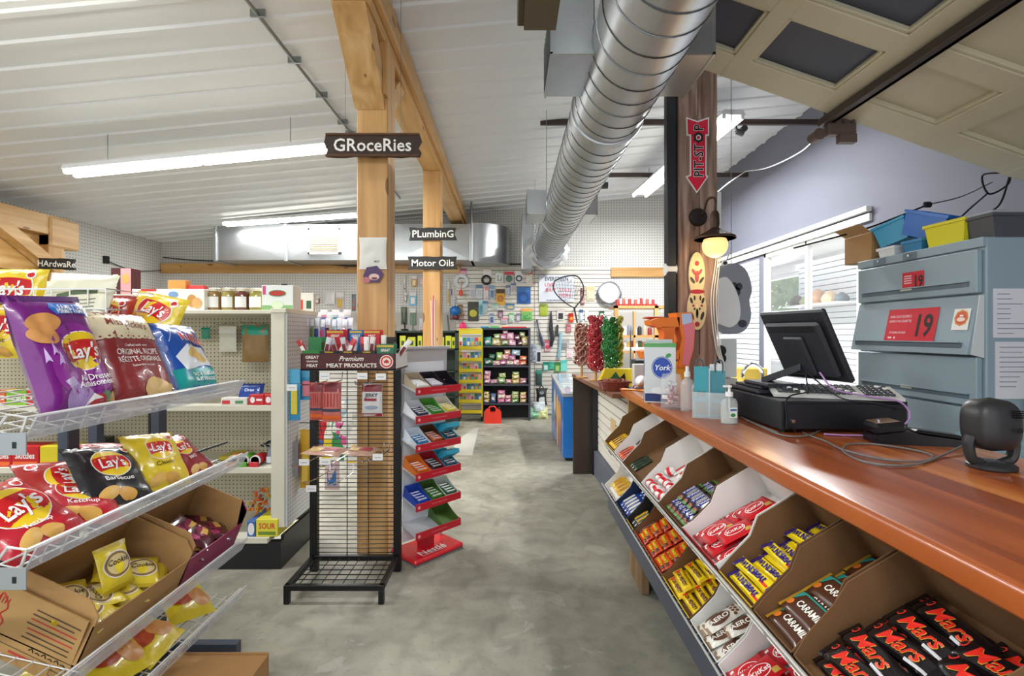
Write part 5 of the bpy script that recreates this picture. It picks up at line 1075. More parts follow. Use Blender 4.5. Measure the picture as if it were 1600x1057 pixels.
# ================================================================ left wire rack
ET=[(-1.24,1.245,1.22,2.17),(-1.24,.912,1.22,2.20),(-1.24,.525,1.22,2.20),(-1.285,.265,1.22,2.27)]
def leftrack():
    t=Thing('chip_rack','sloping white wire shelving rack with clear price strips at the left','rack')
    WRM=mt('#d6d6d2',.35,.3); STRIP=mt('#dfe2ea',.12,a=.42)
    for i,(x,z,y0,y1) in enumerate(ET):
        m=MB(WRM); b=Vector((-.33,0,.075)); e=Vector((x,0,z))
        for s in (0,.12,.25,.4,.55,.7,.85,1): p=e+b*s; m.cyl((p.x,y0,p.z),(p.x,y1,p.z),.0028,n=5)
        y=y0
        while y<=y1+.001: m.cyl((e.x,y,e.z),(e.x+b.x,y,e.z+b.z),.0022,n=5); m.tube([(e.x,y,e.z-.0),(e.x+.004,y,e.z-.012),(e.x+.022,y,e.z+.03),(e.x+.028,y,e.z+.046)],.0022,n=5); y+=.06
        m.cyl((e.x+.028,y0,e.z+.046),(e.x+.028,y1,e.z+.046),.0035,n=6)
        for yy in (y0,): m.tube([(e.x-.06,yy,e.z),(e.x-.02,yy,e.z+.052),(e.x+.028,yy,e.z+.046),(e.x+.006,yy,e.z-.02)],.004,n=6)
        sh=t.part('wire_shelf',m)
        m=MB(STRIP); m.prism([(0,0),(.030,.060),(.034,.058),(.004,-.002)],(e.x+.005,y0+.015,e.z-.014),(1,0,0),(0,0,1),(0,1,0),y1-y0+.02); t.part('price_strip',m,sh)
    for i,(x,z,y0,y1) in enumerate(ET[:3]):
        m=MB(mt('#9ea2a4',.4,.5)); m.box((x-.34,y0-.02,z-.045),(x+.045,y0-.016,z+.01),None,.001); m.box((x-.04,y0-.021,z-.028),(x-.03,y0-.0205,z-.012),BLACK); m.box((x+.012,y0-.021,z-.028),(x+.022,y0-.0205,z-.012),BLACK); t.part('end_bracket',m)
    for y in (2.24,1.78,1.3):
        m=MB(mt('#3b4250',.45)); m.box((-1.64,y-.02,0),(-1.60,y+.03,1.40),None,.003); t.part('upright',m)
    m=MB(DARK); m.tube([(-1.6,1.25,.93),(-1.28,2.2,1.01)],.005); t.part('brace_wire',m)
    m=MB(mt('#3b4250',.45)); m.box((-1.64,1.2,.02),(-1.60,2.28,.12)); m.box((-1.64,1.25,.02),(-1.2,1.29,.08)); m.box((-1.64,2.22,.02),(-1.25,2.26,.08)); t.part('base_frame',m)
    t.done()
leftrack()
x0,z0=ET[0][0],ET[0][1]
chipbag(.235,.385,.085,PUR,d_purple,'large purple family size chip bag standing upright on the top rack tier',bagM(1.465,z0+.0,x0-.045,.30,.05,R(3)),seed=3,cm=mt('#4c1066',.3))
chipbag(.27,.36,.08,mt('#8c2a2c',.32,coat=.3,n=.1,s=8,b=.7),d_vick,'brown-red kettle chip bag with cream lace top beside the purple bag',bagM(1.735,z0+.0,x0-.05,.42,.05,R(-2)),seed=5,cm=mt('#d4c6a0',.4))
chipbag(.25,.32,.075,mt('#1a4fa8',.3,coat=.4,s=9,b=.7),d_ruff,'blue and teal ridged chip bag at the far end of the top tier',bagM(2.03,z0+.004,x0-.05,.45,.0,R(-3)),seed=8,cm=mt('#123a86',.3))
def d_plainlays(txt,tc,r=.30,cy=.55,rot=0):
    def d(q,w,h):
        lays(q,0,h*cy,w*r,rot); q.text(txt,0,h*(cy-.27),w*.11,mt(tc,.3),off=.004,bold=.02); q.disc(w*.3,h*.86,w*.07,w*.07,LW,off=.0012,n=14); q.disc(w*.3,h*.86,w*.05,w*.05,LR,off=.0018,n=14); q.disc(-w*.2,h*.14,w*.16,w*.09,mt('#dcae5c',.45),off=.0012,rot=.4); q.disc(w*.05,h*.12,w*.14,w*.09,mt('#d4a04c',.45),off=.0018,rot=-.3)
    return d
def layM(px,py,z,xoff,tilt,rz,roll=0):
    """bag lying on a shelf, given picture point of its foot"""
    d=(EYE-z)*FPX/(py-VY); return Matrix.Translation((X(px,d),d,z))@Matrix.Rotation(rz,4,'Z')@Matrix.Rotation(tilt,4,'X')@Matrix.Rotation(roll,4,'Z')
KRED=mt('#b5182a',.28,coat=.4,n=.1,s=10,b=.7); KBLK=mt('#1d1b20',.28,coat=.4,s=10,b=.7); KYEL=mt('#e0c428',.28,coat=.4,n=.08,s=10,b=.7); KYL2=mt('#d9c12a',.3,coat=.4,n=.12,s=12,b=.7)
x1,z1_=ET[1][0],ET[1][1]
def AB(y,dx,z,lean,yaw,roll): return bagM(y,z,x1+dx-.015,lean,yaw,roll)
chipbag(.225,.25,.07,KRED,d_plainlays('Ketchup','#f4f0ee',.34,.55,.12),'red ketchup chip bag lying nearest on the middle tier',AB(1.36,-.02,z1_+.0,.92,.22,R(14)),seed=11)
chipbag(.225,.25,.06,KBLK,d_plainlays('Barbecue','#f4f0ee',.26,.62,.1),'black barbecue chip bag leaning between red and yellow bags on the middle tier',AB(1.62,-.03,z1_+.02,.80,.12,R(-14)),seed=12)
chipbag(.21,.235,.07,KYEL,d_plainlays('Classic','#3a3010',.24,.66,.0),'yellow classic chip bag on the middle tier',AB(1.82,-.025,z1_+.01,.62,.18,R(-8)),seed=13)
chipbag(.17,.21,.05,mt('#8e1a2a',.28,coat=.4),d_plainlays('BBQ','#f4f0ee',.24,.66,.0),'dark red chip bag at the far end of the middle tier',AB(2.02,-.02,z1_+.005,.8,.1,R(6)),seed=14)
chipbag(.22,.24,.06,KRED,d_plainlays('Ketchup','#f4f0ee',.26,.6,.0),'red chip bag lying half under the black bag on the middle tier',AB(1.47,-.03,z1_+.01,1.1,.1,R(-30)),seed=15)
chipbag(.22,.24,.05,mt('#a8201c',.28,coat=.4),d_plainlays('','#f4f0ee',.24,.6,.0),'red chip bag lying flat at the back of the middle tier behind the black bag',AB(1.70,-.15,z1_+.08,1.0,.0,R(70)),seed=16)
chipbag(.22,.24,.05,mt('#c22a1c',.28,coat=.4),d_plainlays('','#f4f0ee',.24,.6,.0),'orange red chip bag lying behind the yellow bag on the middle tier',AB(1.97,-.17,z1_+.08,1.1,.0,R(60)),seed=17)
chipbag(.20,.24,.05,KRED,d_plainlays('Ketchup','#f4f0ee',.24,.6,.0),'red chip bag pushed to the back behind the nearest ketchup bag',AB(1.50,-.18,z1_+.08,1.0,.0,R(75)),seed=18)
# cartons on the lower tier
def openbox(lab,y0,y1,x,z,dp,h,tilt,mat,front_h,side_out=None,printed=None,name='cardboard_box'):
    """open top carton; front edge along y at x, going back (-x) by dp, tilted"""
    M_=FR((x,y0,z),(0,1,0),(-math.cos(tilt),0,math.sin(tilt)))  # local x=+y, y=back, z= normal... 
    w=y1-y0; c=.004; m=MB(mat); sgn=-1
    # FR gives z = x cross y = (0,1,0)x(-c,0,s) = (s,0,c)
    m.box((0,0,0),(w,dp,c)); m.box((0,dp-c,0),(w,dp,h)); m.box((0,0,0),(w,c,front_h),side_out or mat)
    pr=[(0,0),(dp,0),(dp,h),(dp*.15,h*.98),(0,h*.8)]
    for xx,so in ((0,mat),(w-c,mat)): m.prism(pr,(xx,0,0),(0,1,0),(0,0,1),(1,0,0),c,so)
    if side_out: m.prism(pr,(w,0,0),(0,1,0),(0,0,1),(1,0,0),.0008,side_out); m.prism([(0,h*.3),(dp*.04,h*.3),(dp*.15,h),(0,h*.82)],(w-c,0,0),(0,1,0),(0,0,1),(1,0,0),.004,side_out)
    inv=M_.inverted(); o=solo(name,m,lab,'box',None,M_); return M_
x2,z2_=ET[2][0],ET[2][1]
CB=mt('#a8814f',.85,n=.06,s=14)
BX1=openbox('big open cardboard carton of yellow cookie packets on the lower tier',1.40,1.815,-1.25,z2_+.012,.26,.20,.42,CB,.13)
BX2=openbox('open cardboard carton with magenta stripes holding maroon packets, far end of lower tier',1.83,2.19,-1.25,z2_+.012,.25,.22,.38,CB,.12,mt('#8a1c4c',.5))
# printed end flap hanging towards the viewer
def flap():
    m=MB(mt('#a98450',.85,n=.06,s=14)); M_=FR(Vector((-1.32,1.385,.735))-Vector((.40,-.1,.9))*.115,(.887,0,-.42),(.40,-.1,.9)); m.m=M_; w,h=.26,.23
    m.box((-w/2-.06,-h/2,-.004),(w/2,h/2,0)); RP=mt('#b8322a',.7); BK=mt('#4a3a28',.8)
    # rooster emblem
    q=bez([(-.165,-.02,0),(-.15,.0,0),(-.155,.03,0),(-.135,.06,0),(-.125,.085,0),(-.11,.07,0),(-.10,.045,0),(-.115,.02,0),(-.10,.0,0),(-.115,-.03,0),(-.14,-.035,0),(-.165,-.02,0)],4); m.tube([(a.x,a.y,.001) for a in q],.0022,RP,n=4); m.tube(bez([(-.15,.01,.001),(-.13,.02,.001),(-.12,.0,.001),(-.14,-.01,.001),(-.13,-.025,.001)],4),.0018,RP,n=4); m.text('BIG CHICKEN',-.135,-.052,.012,RP,off=.001) if False else None
    for k in range(5): q=-.14+k*.009; m.tube([(q,.055,.001),(q+.003,.075+.004*(k%2),.001)],.0016,RP,n=4)
    [m.rect(-.155+.012*k,-.052,.008,.010,RP,off=.001,nx=1,ny=1) for k in range(5)]
    for k in range(7): m.rect(.045+rnd.uniform(-.01,.01),.08-k*.016,.15-rnd.uniform(0,.04),.004,BK if k not in (2,4) else RP,off=.001,nx=1,ny=1,rot=rnd.uniform(-.01,.01))
    [m.tube(bez([(.0+.02*k,-.048,.001),(.008+.02*k,-.040-.006*(k%2),.001),(.014+.02*k,-.050,.001)],3),.0016,mt('#241a10',.8),n=4) for k in range(6)]; m.rect(0,-.062,w,.002,BK,off=.001,nx=1,ny=1); m.rect(-.02,-.078,.07,.007,RP,off=.001,nx=1,ny=1); m.rect(.1,-.085,.05,.02,BK,off=.0008,nx=1,ny=1); m.rect(.1,-.085,.046,.016,m.mat,off=.0012,nx=1,ny=1)
    solo('carton_flap',m,'printed cardboard box end with red rooster emblem at the lower left','cardboard')
flap()
def cookie():
    def fn(mm):
        q=MB(KYL2); q.pillow(.115,.145,.03,KYL2,seed=21,nu=10,nv=12,crimp=.08,cm=mt('#b8a01c',.35)); q.disc(0,.078,.047,.042,LW,off=.0008); q.disc(0,.078,.044,.039,mt('#8a6a3a',.4),off=.0014); q.disc(0,.078,.036,.031,mt('#d8c48a',.4),off=.002); q.disc(.0,.068,.014,.02,mt('#e8cf2a',.4),off=.0026); q.text('Cookie',0,.088,.026,mt('#3a1c14',.4),off=.0032,bold=.03,shear=.2,sx=.85); q.text('',.02,.05,.011,mt('#b0201c',.4),off=.0028)
        o=bpy.data.objects.new('cookie_packet',q.mesh('cookie_packet')); o.matrix_world=mm; COL.objects.link(o); return tag(o,None,'cookie packet')
    return Kind(fn)
CK=cookie()
def boxput(K,M_,x,y,z,rz,rx,lab,grp,ry=0):
    z+=.03; K.put(M_@Matrix.Translation((x,y,z))@Matrix.Rotation(rz,4,'Z')@Matrix.Rotation(ry,4,'Y')@Matrix.Rotation(rx,4,'X')@Matrix.Translation((0,-.07,0)),lab,grp)
boxput(CK,BX1,.17,.11,.15,R(-6),R(48),'yellow cookie packet propped upright on top in the big cardboard carton',None)
for i,(x,y,z,rz,rx) in enumerate(((.09,.11,.05,.5,.2),(.18,.12,.03,-.2,.1),(.29,.11,.03,.2,.15),(.10,.09,.025,.9,.05),(.22,.08,.05,-.5,.1),(.13,.1,.075,1.3,.1),(.17,.08,.02,.1,.0),(.07,.075,.07,.2,.1),(.30,.09,.07,-.8,.1),(.35,.1,.045,.6,.1),(.25,.15,.07,2.2,.2),(.06,.13,.085,-.5,.15))):
    boxput(CK,BX1,x,y,z,rz,rx,'yellow cookie packet lying loose in the big cardboard carton','loose cookie packets in the big carton')
def maroon():
    def fn(mm):
        M1=mt('#4c1024',.25,coat=.5,n=.2,s=18); q=MB(M1); q.pillow(.13,.12,.03,M1,seed=31,nu=10,nv=10,crimp=.07); q.disc(.02,.06,.04,.022,mt('#7a1a3c',.3),off=.001,rot=.2); q.rect(.028,.05,.05,.024,mt('#c29a4a',.35),off=.0018,rot=.2); q.text('',.028,.05,.018,mt('#3a0c18',.4),off=.0026,rot=.2,bold=.03); q.disc(-.035,.07,.014,.02,mt('#9a2a5c',.3),off=.0014)
        o=bpy.data.objects.new('snack_packet',q.mesh('snack_packet')); o.matrix_world=mm; COL.objects.link(o); return tag(o,None,'snack packet')
    return Kind(fn)
MK=maroon()
boxput(MK,BX2,.15,.14,.10,.2,.35,'maroon packet with gold label lying on top in the striped carton',None)
for (x,y,z,rz,rx) in ((.08,.1,.03,.4,0),(.19,.09,.03,-.3,.1),(.28,.1,.03,.2,0),(.10,.17,.04,1.2,0),(.22,.17,.04,-1,.1),(.29,.16,.05,.5,0),(.27,.08,.06,.8,.1),(.09,.08,.06,-.7,.2),(.20,.12,.075,1.8,.1),(.15,.08,.09,.3,.2)):
    boxput(MK,BX2,x,y,z,rz,rx,'maroon snack packet in the magenta-striped carton','maroon packets in the striped carton')
# yellow bags on the lowest tier
def ybag():
    def fn(mm):
        q=MB(KYL2); q.pillow(.20,.26,.06,KYL2,seed=41,nu=14,nv=16,crimp=.06); q.disc(-.03,.11,.055,.05,mt('#a8401c',.4),off=.001); q.disc(.04,.08,.035,.05,mt('#c88a4a',.4),off=.0014,rot=.6); q.text('',0,.19,.036,mt('#7a6a10',.4),off=.002,bold=.03,shear=.2); q.poly([(-.07,.15),(-.02,.17),(.0,.14),(-.04,.13)],mt('#d01c28',.4),off=.002)
        o=bpy.data.objects.new('snack_bag',q.mesh('snack_bag')); o.matrix_world=mm; COL.objects.link(o); return tag(o,None,'snack bag')
    return Kind(fn)
YB=ybag(); x3,z3=ET[3][0],ET[3][1]
for (y,dx,z,ln,yaw,rl,lab) in ((2.06,-.05,.03,.95,.1,R(-20),'yellow snack bag at the far end of the lowest tier'),(1.86,-.02,.03,1.1,.2,R(15),'yellow snack bag second from the far end of the lowest tier'),(1.68,-.04,.04,.9,.1,R(-10),'yellow snack bag in the middle of the lowest tier'),(1.52,-.03,.03,1.1,0,R(10),'yellow snack bag nearest on the lowest tier, cut by the frame'),(1.95,-.17,.08,1.2,0,R(40),'yellow snack bag at the back of the lowest tier')): YB.put(bagM(y,z3+z,x3+dx,ln,yaw,rl),lab)
m=MB(CARD); hz=.20; yy=(EYE-hz)*FPX/(1022-VY); m.box((X(283,yy),yy-.4,0),(X(420,yy),yy-.004,hz),None,.003); m.box((X(265,yy),yy-.004,.02),(X(420,yy),yy,hz+.006)); solo('cardboard_box',m,'plain brown cardboard box on the floor in the aisle by the chip rack','box')
# far row of the rack behind: second tier of bags to the left
t=Thing('wire_basket_shelf','white wire shelf with chip bags behind the purple bag at the left','rack'); m=MB(WHITE)
for (y,xa,xb) in ((1.95,-2.2,-1.62),):
    for z in (1.60,1.68): m.tube([(xa,y,z),(xb,y,z),(xb,y+.30,z),(xa,y+.3,z)],.004,closed=True)
    for k in range(9): xx=xa+(xb-xa)*k/8; m.tube([(xx,y,1.68),(xx,y,1.45),(xx,y+.3,1.45)],.003,n=5)
t.part('wire_frame',m)
m=MB(mt('#3b4250',.45)); m.box((-1.96,2.26,0),(-1.92,2.3,1.6)); t.part('upright',m)
t.done()
chipbag(.25,.24,.07,KYEL,d_plainlays('Classic','#3a3010',.36,.6,0),'yellow chip bag at the left edge of the picture behind the purple bag',FR((-2.12,2.06,1.545),(1,.05,0),(0,.2,1)),seed=51)
chipbag(.25,.22,.07,KYEL,d_plainlays('Classic','#3a3010',.3,.6,0),'yellow chip bag under the wire rim at the left edge of the picture',FR((-2.08,2.0,1.40),(1,.0,0),(0,.1,1)),seed=52)
chipbag(.30,.26,.07,mt('#e2dfc4',.4),lambda q,w,h:(q.rect(.02,h*.62,w*.55,h*.08,mt('#5a6a4a',.5),off=.001,rot=.2),[q.rect(.03,h*(.5-.06*k),w*.5,h*.02,mt('#8a8a78',.5),off=.001,rot=.2) for k in range(5)]),'pale cream bag seen from behind, above the purple chip bag',FR((-1.78,1.95,1.50),(1,-.05,-.05),(.05,.3,1)),seed=53)
chipbag(.24,.26,.06,KYEL,d_plainlays('Classic','#3a3010',.3,.7,-.2),'yellow chip bag rising behind the kettle chip bag',FR((-1.62,2.14,1.43),(1,0,-.2),(.2,.3,1)),seed=54)
chipbag(.2,.24,.06,mt('#a8321c',.3,coat=.3),d_plainlays('BBQ','#f4f0ee',.3,.7,-.1),'brown-red chip bag peeking between the purple and kettle bags',FR((-1.72,2.02,1.43),(1,0,-.1),(0,.3,1)),seed=55)
# ================================================================ cream gondola shelving facing the viewer
PEGC=pegboard('cream pegboard','#bdb59c','#4f4938',(0,2),.0275,.17); PEGE=pegboard('white end pegboard','#c9cdd0','#6b7076',(1,2),.0275,.17)
GX0,GX1=-3.75,-1.43; GS=[(1.03,3.17),(.635,3.13),(.205,3.08)]; GT=1.655
def gondola():
    t=Thing('gondola_shelving','cream pegboard gondola shelving between the chip rack and the wire rack','shelving')
    m=MB(PEGC); m.box((GX0,3.56,.14),(GX1-.03,3.58,GT-.02)); t.part('back_panel',m)
    m=MB(PEGE); m.box((GX1-.012,3.12,.26),(GX1,3.60,GT-.01)); t.part('end_panel',m)
    m=MB(CREAM); m.box((GX1-.10,3.11,.26),(GX1-.012,3.13,GT-.005),None,.003); m.box((GX1-.10,3.10,GT-.02),(GX1+.002,3.62,GT+.008),None,.003); t.part('end_frame',m)
    m=MB(CREAM); m.box((GX0,3.15,GT-.025),(GX1-.1,3.60,GT),None,.003); t.part('top_shelf',m)
    for z,y in GS: m=MB(CREAM); m.box((GX0,y,z-.03),(GX1-.1,3.56,z),None,.003); m.box((GX0,y-.006,z-.032),(GX1-.105,y,z+.004),mt('#ded9c6',.4),.001); t.part('shelf',m)
    m=MB(mt('#15161a',.4)); m.box((GX0,3.10,0),(GX1-.03,3.14,.175)); m.box((GX1-.05,3.14,0),(GX1-.03,3.6,.20)); t.part('kick_plate',m)
    for x in (-2.62,): m=MB(mt('#2c2e33',.5)); m.box((x-.014,3.54,.1),(x+.014,3.56,GT)); t.part('slotted_upright',m)
    t.done()
gondola()
def boxx(x0,y0,x1,y1,d,dep=.1,z=None): return X(x0,d),X(x1,d),(Z(y1,d) if z is None else z),Z(y0,d)
def carton(px0,py0,px1,d,z,dep,cl,label,deco=None,grp=None,name='carton',cat='box'):
    x0,x1=X(px0,d),X(px1,d); h=Z(py0,d)-z; w=x1-x0; m=MB(mt(cl,.5)); m.box((x0,d,z),(x1,d+dep,z+h),None,.002)
    if deco: m.m=FR(((x0+x1)/2,d-.0006,z),(1,0,0),(0,0,1)); deco(m,w,h)
    return solo(name,m,label,cat,grp)
def tx(s,c,f=.5,y=.5,bold=.04,sx=.8,shear=0):
    return lambda m,w,h: m.text(s,0,h*y,h*f,mt(c,.5),off=.001,bold=bold,sx=sx,shear=shear)
def multi(*fs):
    def g(m,w,h):
        for f in fs: f(m,w,h)
    return g
def rc(cl,x,y,w_,h_,off=.0004): return lambda m,w,h: m.rect(w*x,h*y,w*w_,h*h_,mt(cl,.5),off=off,nx=1,ny=1)
def dc(cl,x,y,rx,ry,off=.0016): return lambda m,w,h: m.disc(w*x,h*y,w*rx,h*ry,mt(cl,.5),off=off,rings=1,n=16)
zt=GT+.001
carton(0,431,28,3.35,zt,.12,'#dfe3e8','clear tub with pink lid at the left end of the gondola top',multi(rc('#6fa8cc',0,.4,.9,.5),rc('#e08aa0',0,.9,1,.12)),name='plastic_tub',cat='tub')
carton(60,440,88,3.4,zt,.1,'#d8d6cc','pale tub just left of the timber post on the gondola top',rc('#c8c0a8',0,.5,.8,.4),name='plastic_tub',cat='tub')
carton(104,448,121,3.4,zt,.12,'#b0344a','magenta and yellow box on the gondola top',rc('#e8c21c',.1,.5,.6,.6))
carton(122,444,175,3.42,zt,.16,'#2e211c','dark box with big white block letters on the gondola top',tx("HERSHEY'S",'#e8e4e0',.55,.5,sx=.75))
carton(100,462,200,3.22,zt,.1,'#8c2a28','low dark red tray below the dark lettered box',rc('#c8a060',.2,.5,.3,.5))
carton(173,419,205,3.38,zt,.09,'#4a1c20','tall cracker box standing on the gondola top',multi(rc('#e8a0a0',.24,.5,.5,.98),dc('#d8a858',.24,.75,.18,.12),lambda m,w,h:m.text('Breton',-w*.25,h*.62,w*.36,mt('#f0e8dc',.5),off=.001,rot=-PI/2,bold=.03),dc('#d8b04c',-.25,.1,.2,.08),dc('#c8566a',.24,.3,.14,.1)))
carton(206,452,254,3.32,zt,.14,'#e2e0d6','white biscuit box right of the tall cracker box',multi(rc('#d8e4ee',.25,.6,.4,.5),rc('#c8342c',.05,.95,.5,.1)))
carton(255,452,319,3.25,zt,.16,'#e8e6de','white cookie box with biscuits printed, left of the jars',multi(dc('#7a9cc8',-.25,.75,.12,.14),rc('#b0483c',-.22,.3,.4,.14),dc('#c8904c',.2,.45,.12,.3),dc('#d8a868',.33,.35,.12,.25,.0032)))
carton(262,438,290,3.5,zt,.05,'#c8843c','orange-brown bag behind the white cookie box',rc('#e8a050',0,.5,.6,.5))
carton(293,446,318,3.52,zt,.05,'#c83c3c','red lidded packet behind the white cookie box',rc('#e8c0b0',0,.5,.6,.5))
def jar(px0,px1,py0,d,cont,lab):
    x=(X(px0,d)+X(px1,d))/2; r=(X(px1,d)-X(px0,d))/2*.94; h=Z(py0,d)-zt; t=Thing('preserve_jar',lab,'jar','preserve jars on the gondola top'); t.group=None
    m=MB(mt(cont,.15,n=.35,s=40,coat=.5)); m.lathe([(0,0),(r*.95,0),(r,.01),(r,h*.72),(r*.84,h*.84),(r*.8,h*.87)],(x,d+r,zt),None,20); t.part('glass_jar',m)
    m=MB(mt('#cfc8b0',.3,.5)); m.lathe([(r*.86,h*.86),(r*.9,h*.87),(r*.9,h*.99),(r*.84,h),(0,h)],(x,d+r,zt),None,20); t.part('lid',m)
    m=MB(mt('#e6e6e2',.6)); n=8
    v=[(x+(r+.001)*math.sin((k/n-.5)*1.9),d+r-(r+.001)*math.cos((k/n-.5)*1.9),zt+zz) for zz in (h*.15,h*.62) for k in range(n+1)]; m.add(v,[(k,k+1,k+n+2,k+n+1) for k in range(n)]); lb=t.part('paper_label',m)
    t.done()
for a,b,c,cl,lab in ((320,341,450,'#8a6a3c','first preserve jar from the left, amber contents'),(341,363,450,'#9a8a4a','second preserve jar, greenish yellow contents'),(362,385,450,'#6a3a2c','third preserve jar, dark red-brown contents'),(384,408,450,'#8a8436','fourth preserve jar, olive contents beside the white box')): jar(a,b,c,3.28,cl,lab+' on the gondola top')
carton(409,446,458,3.22,zt,.12,'#e4e8e2','white tissue box with red oval logo at the right end of the gondola top',multi(rc('#8ab878',0,.1,.98,.2),dc('#5a8a5a',0,.68,.28,.13),dc('#b8342c',0,.68,.25,.10,.0030),dc('#d8e8c8',0,.22,.2,.16,.0020),rc('#c84c8c',-.42,.8,.1,.35)))
carton(460,458,490,3.55,zt,.04,'#d4d0c8','pale carton behind the end of the gondola top',multi(rc('#c8342c',-.2,.4,.3,.5),rc('#2c5a3c',.25,.4,.25,.4)))
# shelf goods
s1,s2,s3=GS[0][0]+.001,GS[1][0]+.001,GS[2][0]+.001
for i,(a,b,cl,w_,tcx,lab) in enumerate(((0,8,'#d8642c','', '#fff','orange candy box at the left frame edge on the upper gondola shelf'),(9,41,'#7cae2c','COMBOS','#f0f0e0','green snack box on the upper gondola shelf'),(42,70,'#c81c28','','#fff','red candy box beside the green snack box'))):
    carton(a,610,b,3.19,s1,.15,cl,lab,tx(w_,tcx,.4) if w_ else rc('#e8d8d0',0,.5,.6,.3))
for i,(a,b,cl,w_,lab) in enumerate(((-20,17,'#c4161e','Skittles','red candy box cut by the left frame edge, middle gondola shelf'),(18,60,'#c4161e','Skittles','red candy box with white lettering on the middle gondola shelf'),(62,104,'#d8c41c','','yellow candy box right of the two red candy boxes'))):
    carton(a,698,b,3.16,s2,.14,cl,lab,multi(tx(w_,'#f4f0ea' if i<2 else '#2c7a2c',.42,.55),rc('#e86a2c' if i<2 else '#e8942c',0,.15,.9,.2)))
carton(141,700,172,3.16,s2,.12,'#d8b41c','yellow chocolate box under the chip rack brace',rc('#5a2a18',.1,.5,.7,.4)); carton(138,685,165,3.4,s2,.08,'#3a3a2c','dark green box behind the yellow chocolate box',rc('#a8b82c',0,.5,.6,.4))
m=MB(mt('#5a5a5c',.5)); m.m=T(X(70,3.3),3.3,s1,.2,0); m.pillow(.3,.16,.05,mt('#6a6c70',.4),seed=4); m.disc(0,.08,.05,.03,mt('#2c4a8a',.4),off=.001); solo('snack_bag',m,'grey and navy bag on the upper gondola shelf behind the purple bag','snack bag')
m=MB(); m.m=T(X(390,3.25),3.25,s1+.02,0,R(70)); m.pillow(.17,.12,.05,mt('#123a8a',.3,coat=.4),seed=6); m.text('Oreo',0,.07,.03,mt('#dfe6f4',.4),off=.004,bold=.03); solo('snack_bag',m,'small dark blue snack bag lying on the upper gondola shelf','snack bag')
carton(389,617,412,3.2,s1,.1,'#c4202a','red and white candy box at the right end of the upper gondola shelf',multi(dc('#f0e8e8',-.25,.5,.16,.3),rc('#f0e8e8',.2,.5,.4,.2)))
carton(413,617,429,3.2,s1,.1,'#c4202a','second red and white candy box beside the upright end frame',dc('#f0e8e8',-.1,.5,.25,.3))
carton(345,622,386,3.2,s1,.1,'#dcd8d0','white open box with red candies at the far end of the top chip strip',multi(rc('#c8323a',-.3,.4,.3,.5),rc('#4a8a5a',.2,.4,.3,.4)))
# candy tubs lying
for i,(px,cl,nm) in enumerate(((368,'#e87a1c','orange'),(384,'#5aa82c','green'),(402,'#c8202a','red'))):
    x=X(px,3.2); m=MB(mt(cl,.35)); m.lathe([(0,0),(.028,.0),(.034,.03),(.034,.10),(.025,.13),(0,.132)],(x,3.17,s2+.036),mt(cl,.35),16,'y'); m.lathe([(.0345,.0),(.0345,.012)],(x,3.17,s2+.036),WHITE,16,'y'); solo('candy_tub',m,nm+' candy tub lying on the middle gondola shelf','candy tub')
    m=MB(mt(cl,.35)); m.box((x-.03,3.15,s2),(x+.03,3.165,s2+.03),None,.002); solo('candy_pack',m,nm+' candy pack under the '+nm+' tub','candy pack')
for i,(px,cl) in enumerate(((417,'#9aa6b4'),(427,'#c8cdd4'))):
    m=MB(mt(cl,.3,.5)); x=X(px,3.2); m.lathe([(0,0),(.017,0),(.018,.06),(.014,.085),(.016,.10),(.02,.11),(.0,.115)],(x,3.24,s2),None,14); m.box((x-.015,3.222,s2+.01),(x+.015,3.224,s2+.05),mt('#c8342c' if i else '#e4e8ec',.5)); solo('candy_toy',m,('left','right')[i]+' silver-headed novelty candy on the middle gondola shelf','candy')
for k in range(7): m=MB(mt('#2c4a5a',.4,.3)); m.pillow(.03,.05,.01,m.mat,seed=k,nu=4,nv=4); solo('candy_stick',m,'dark blue foil candy stick in the cluster above the novelty candies','candy','dark blue foil candies',T(X(410+3*k,3.3),3.3,s2+.10+.015*(k%3),rnd.uniform(-1,1),0,rnd.uniform(-.5,.5)))
m=MB(mt('#c8b840',.5)); m.box((X(340,3.3),3.3,s2),(X(362,3.3),3.5,s2+.03),None,.01); solo('tray_packet',m,'olive packet lying at the back of the middle gondola shelf','packet')
carton(400,812,434,3.1,s3,.22,'#e0d43c','yellow sour candy display box on the bottom gondola shelf',multi(tx('SOUR','#c8202a',.45,.62),rc('#6a8a2c',0,.2,.8,.2)))
carton(386,815,399,3.1,s3,.2,'#3c6ab0','blue and white candy box on the bottom gondola shelf',dc('#e8e8e8',0,.5,.4,.4))
t=Thing('gumball_pack','white card display with a heap of orange gumballs on the bottom shelf','candy display'); m=MB(mt('#dcdcd4',.5)); m.prism([(X(392,3.25),s3),(X(432,3.25),s3),(X(432,3.25),Z(762,3.25)),(X(400,3.25),Z(800,3.25))],(0,3.36,0),(1,0,0),(0,0,1),(0,1,0),.02); t.part('card',m); t.done()
for k in range(46):
    px=392+rnd.uniform(-4,26); py=764+rnd.uniform(0,44); m=MB(mt(rnd.choice(['#e07a1c','#d85a1c','#e8942c','#8a3a1c','#c8b02c']),.3)); m.lathe([(.011*math.sin(a),-.011*math.cos(a)) for a in [j*PI/6 for j in range(7)]],(0,0,0),None,8)
    solo('gumball',m,'small round orange gumball in the heap on the bottom gondola shelf','gumball','orange gumballs on the bottom shelf',Matrix.Translation((X(px,3.25),3.25+rnd.uniform(0,.06),Z(py,3.25))))
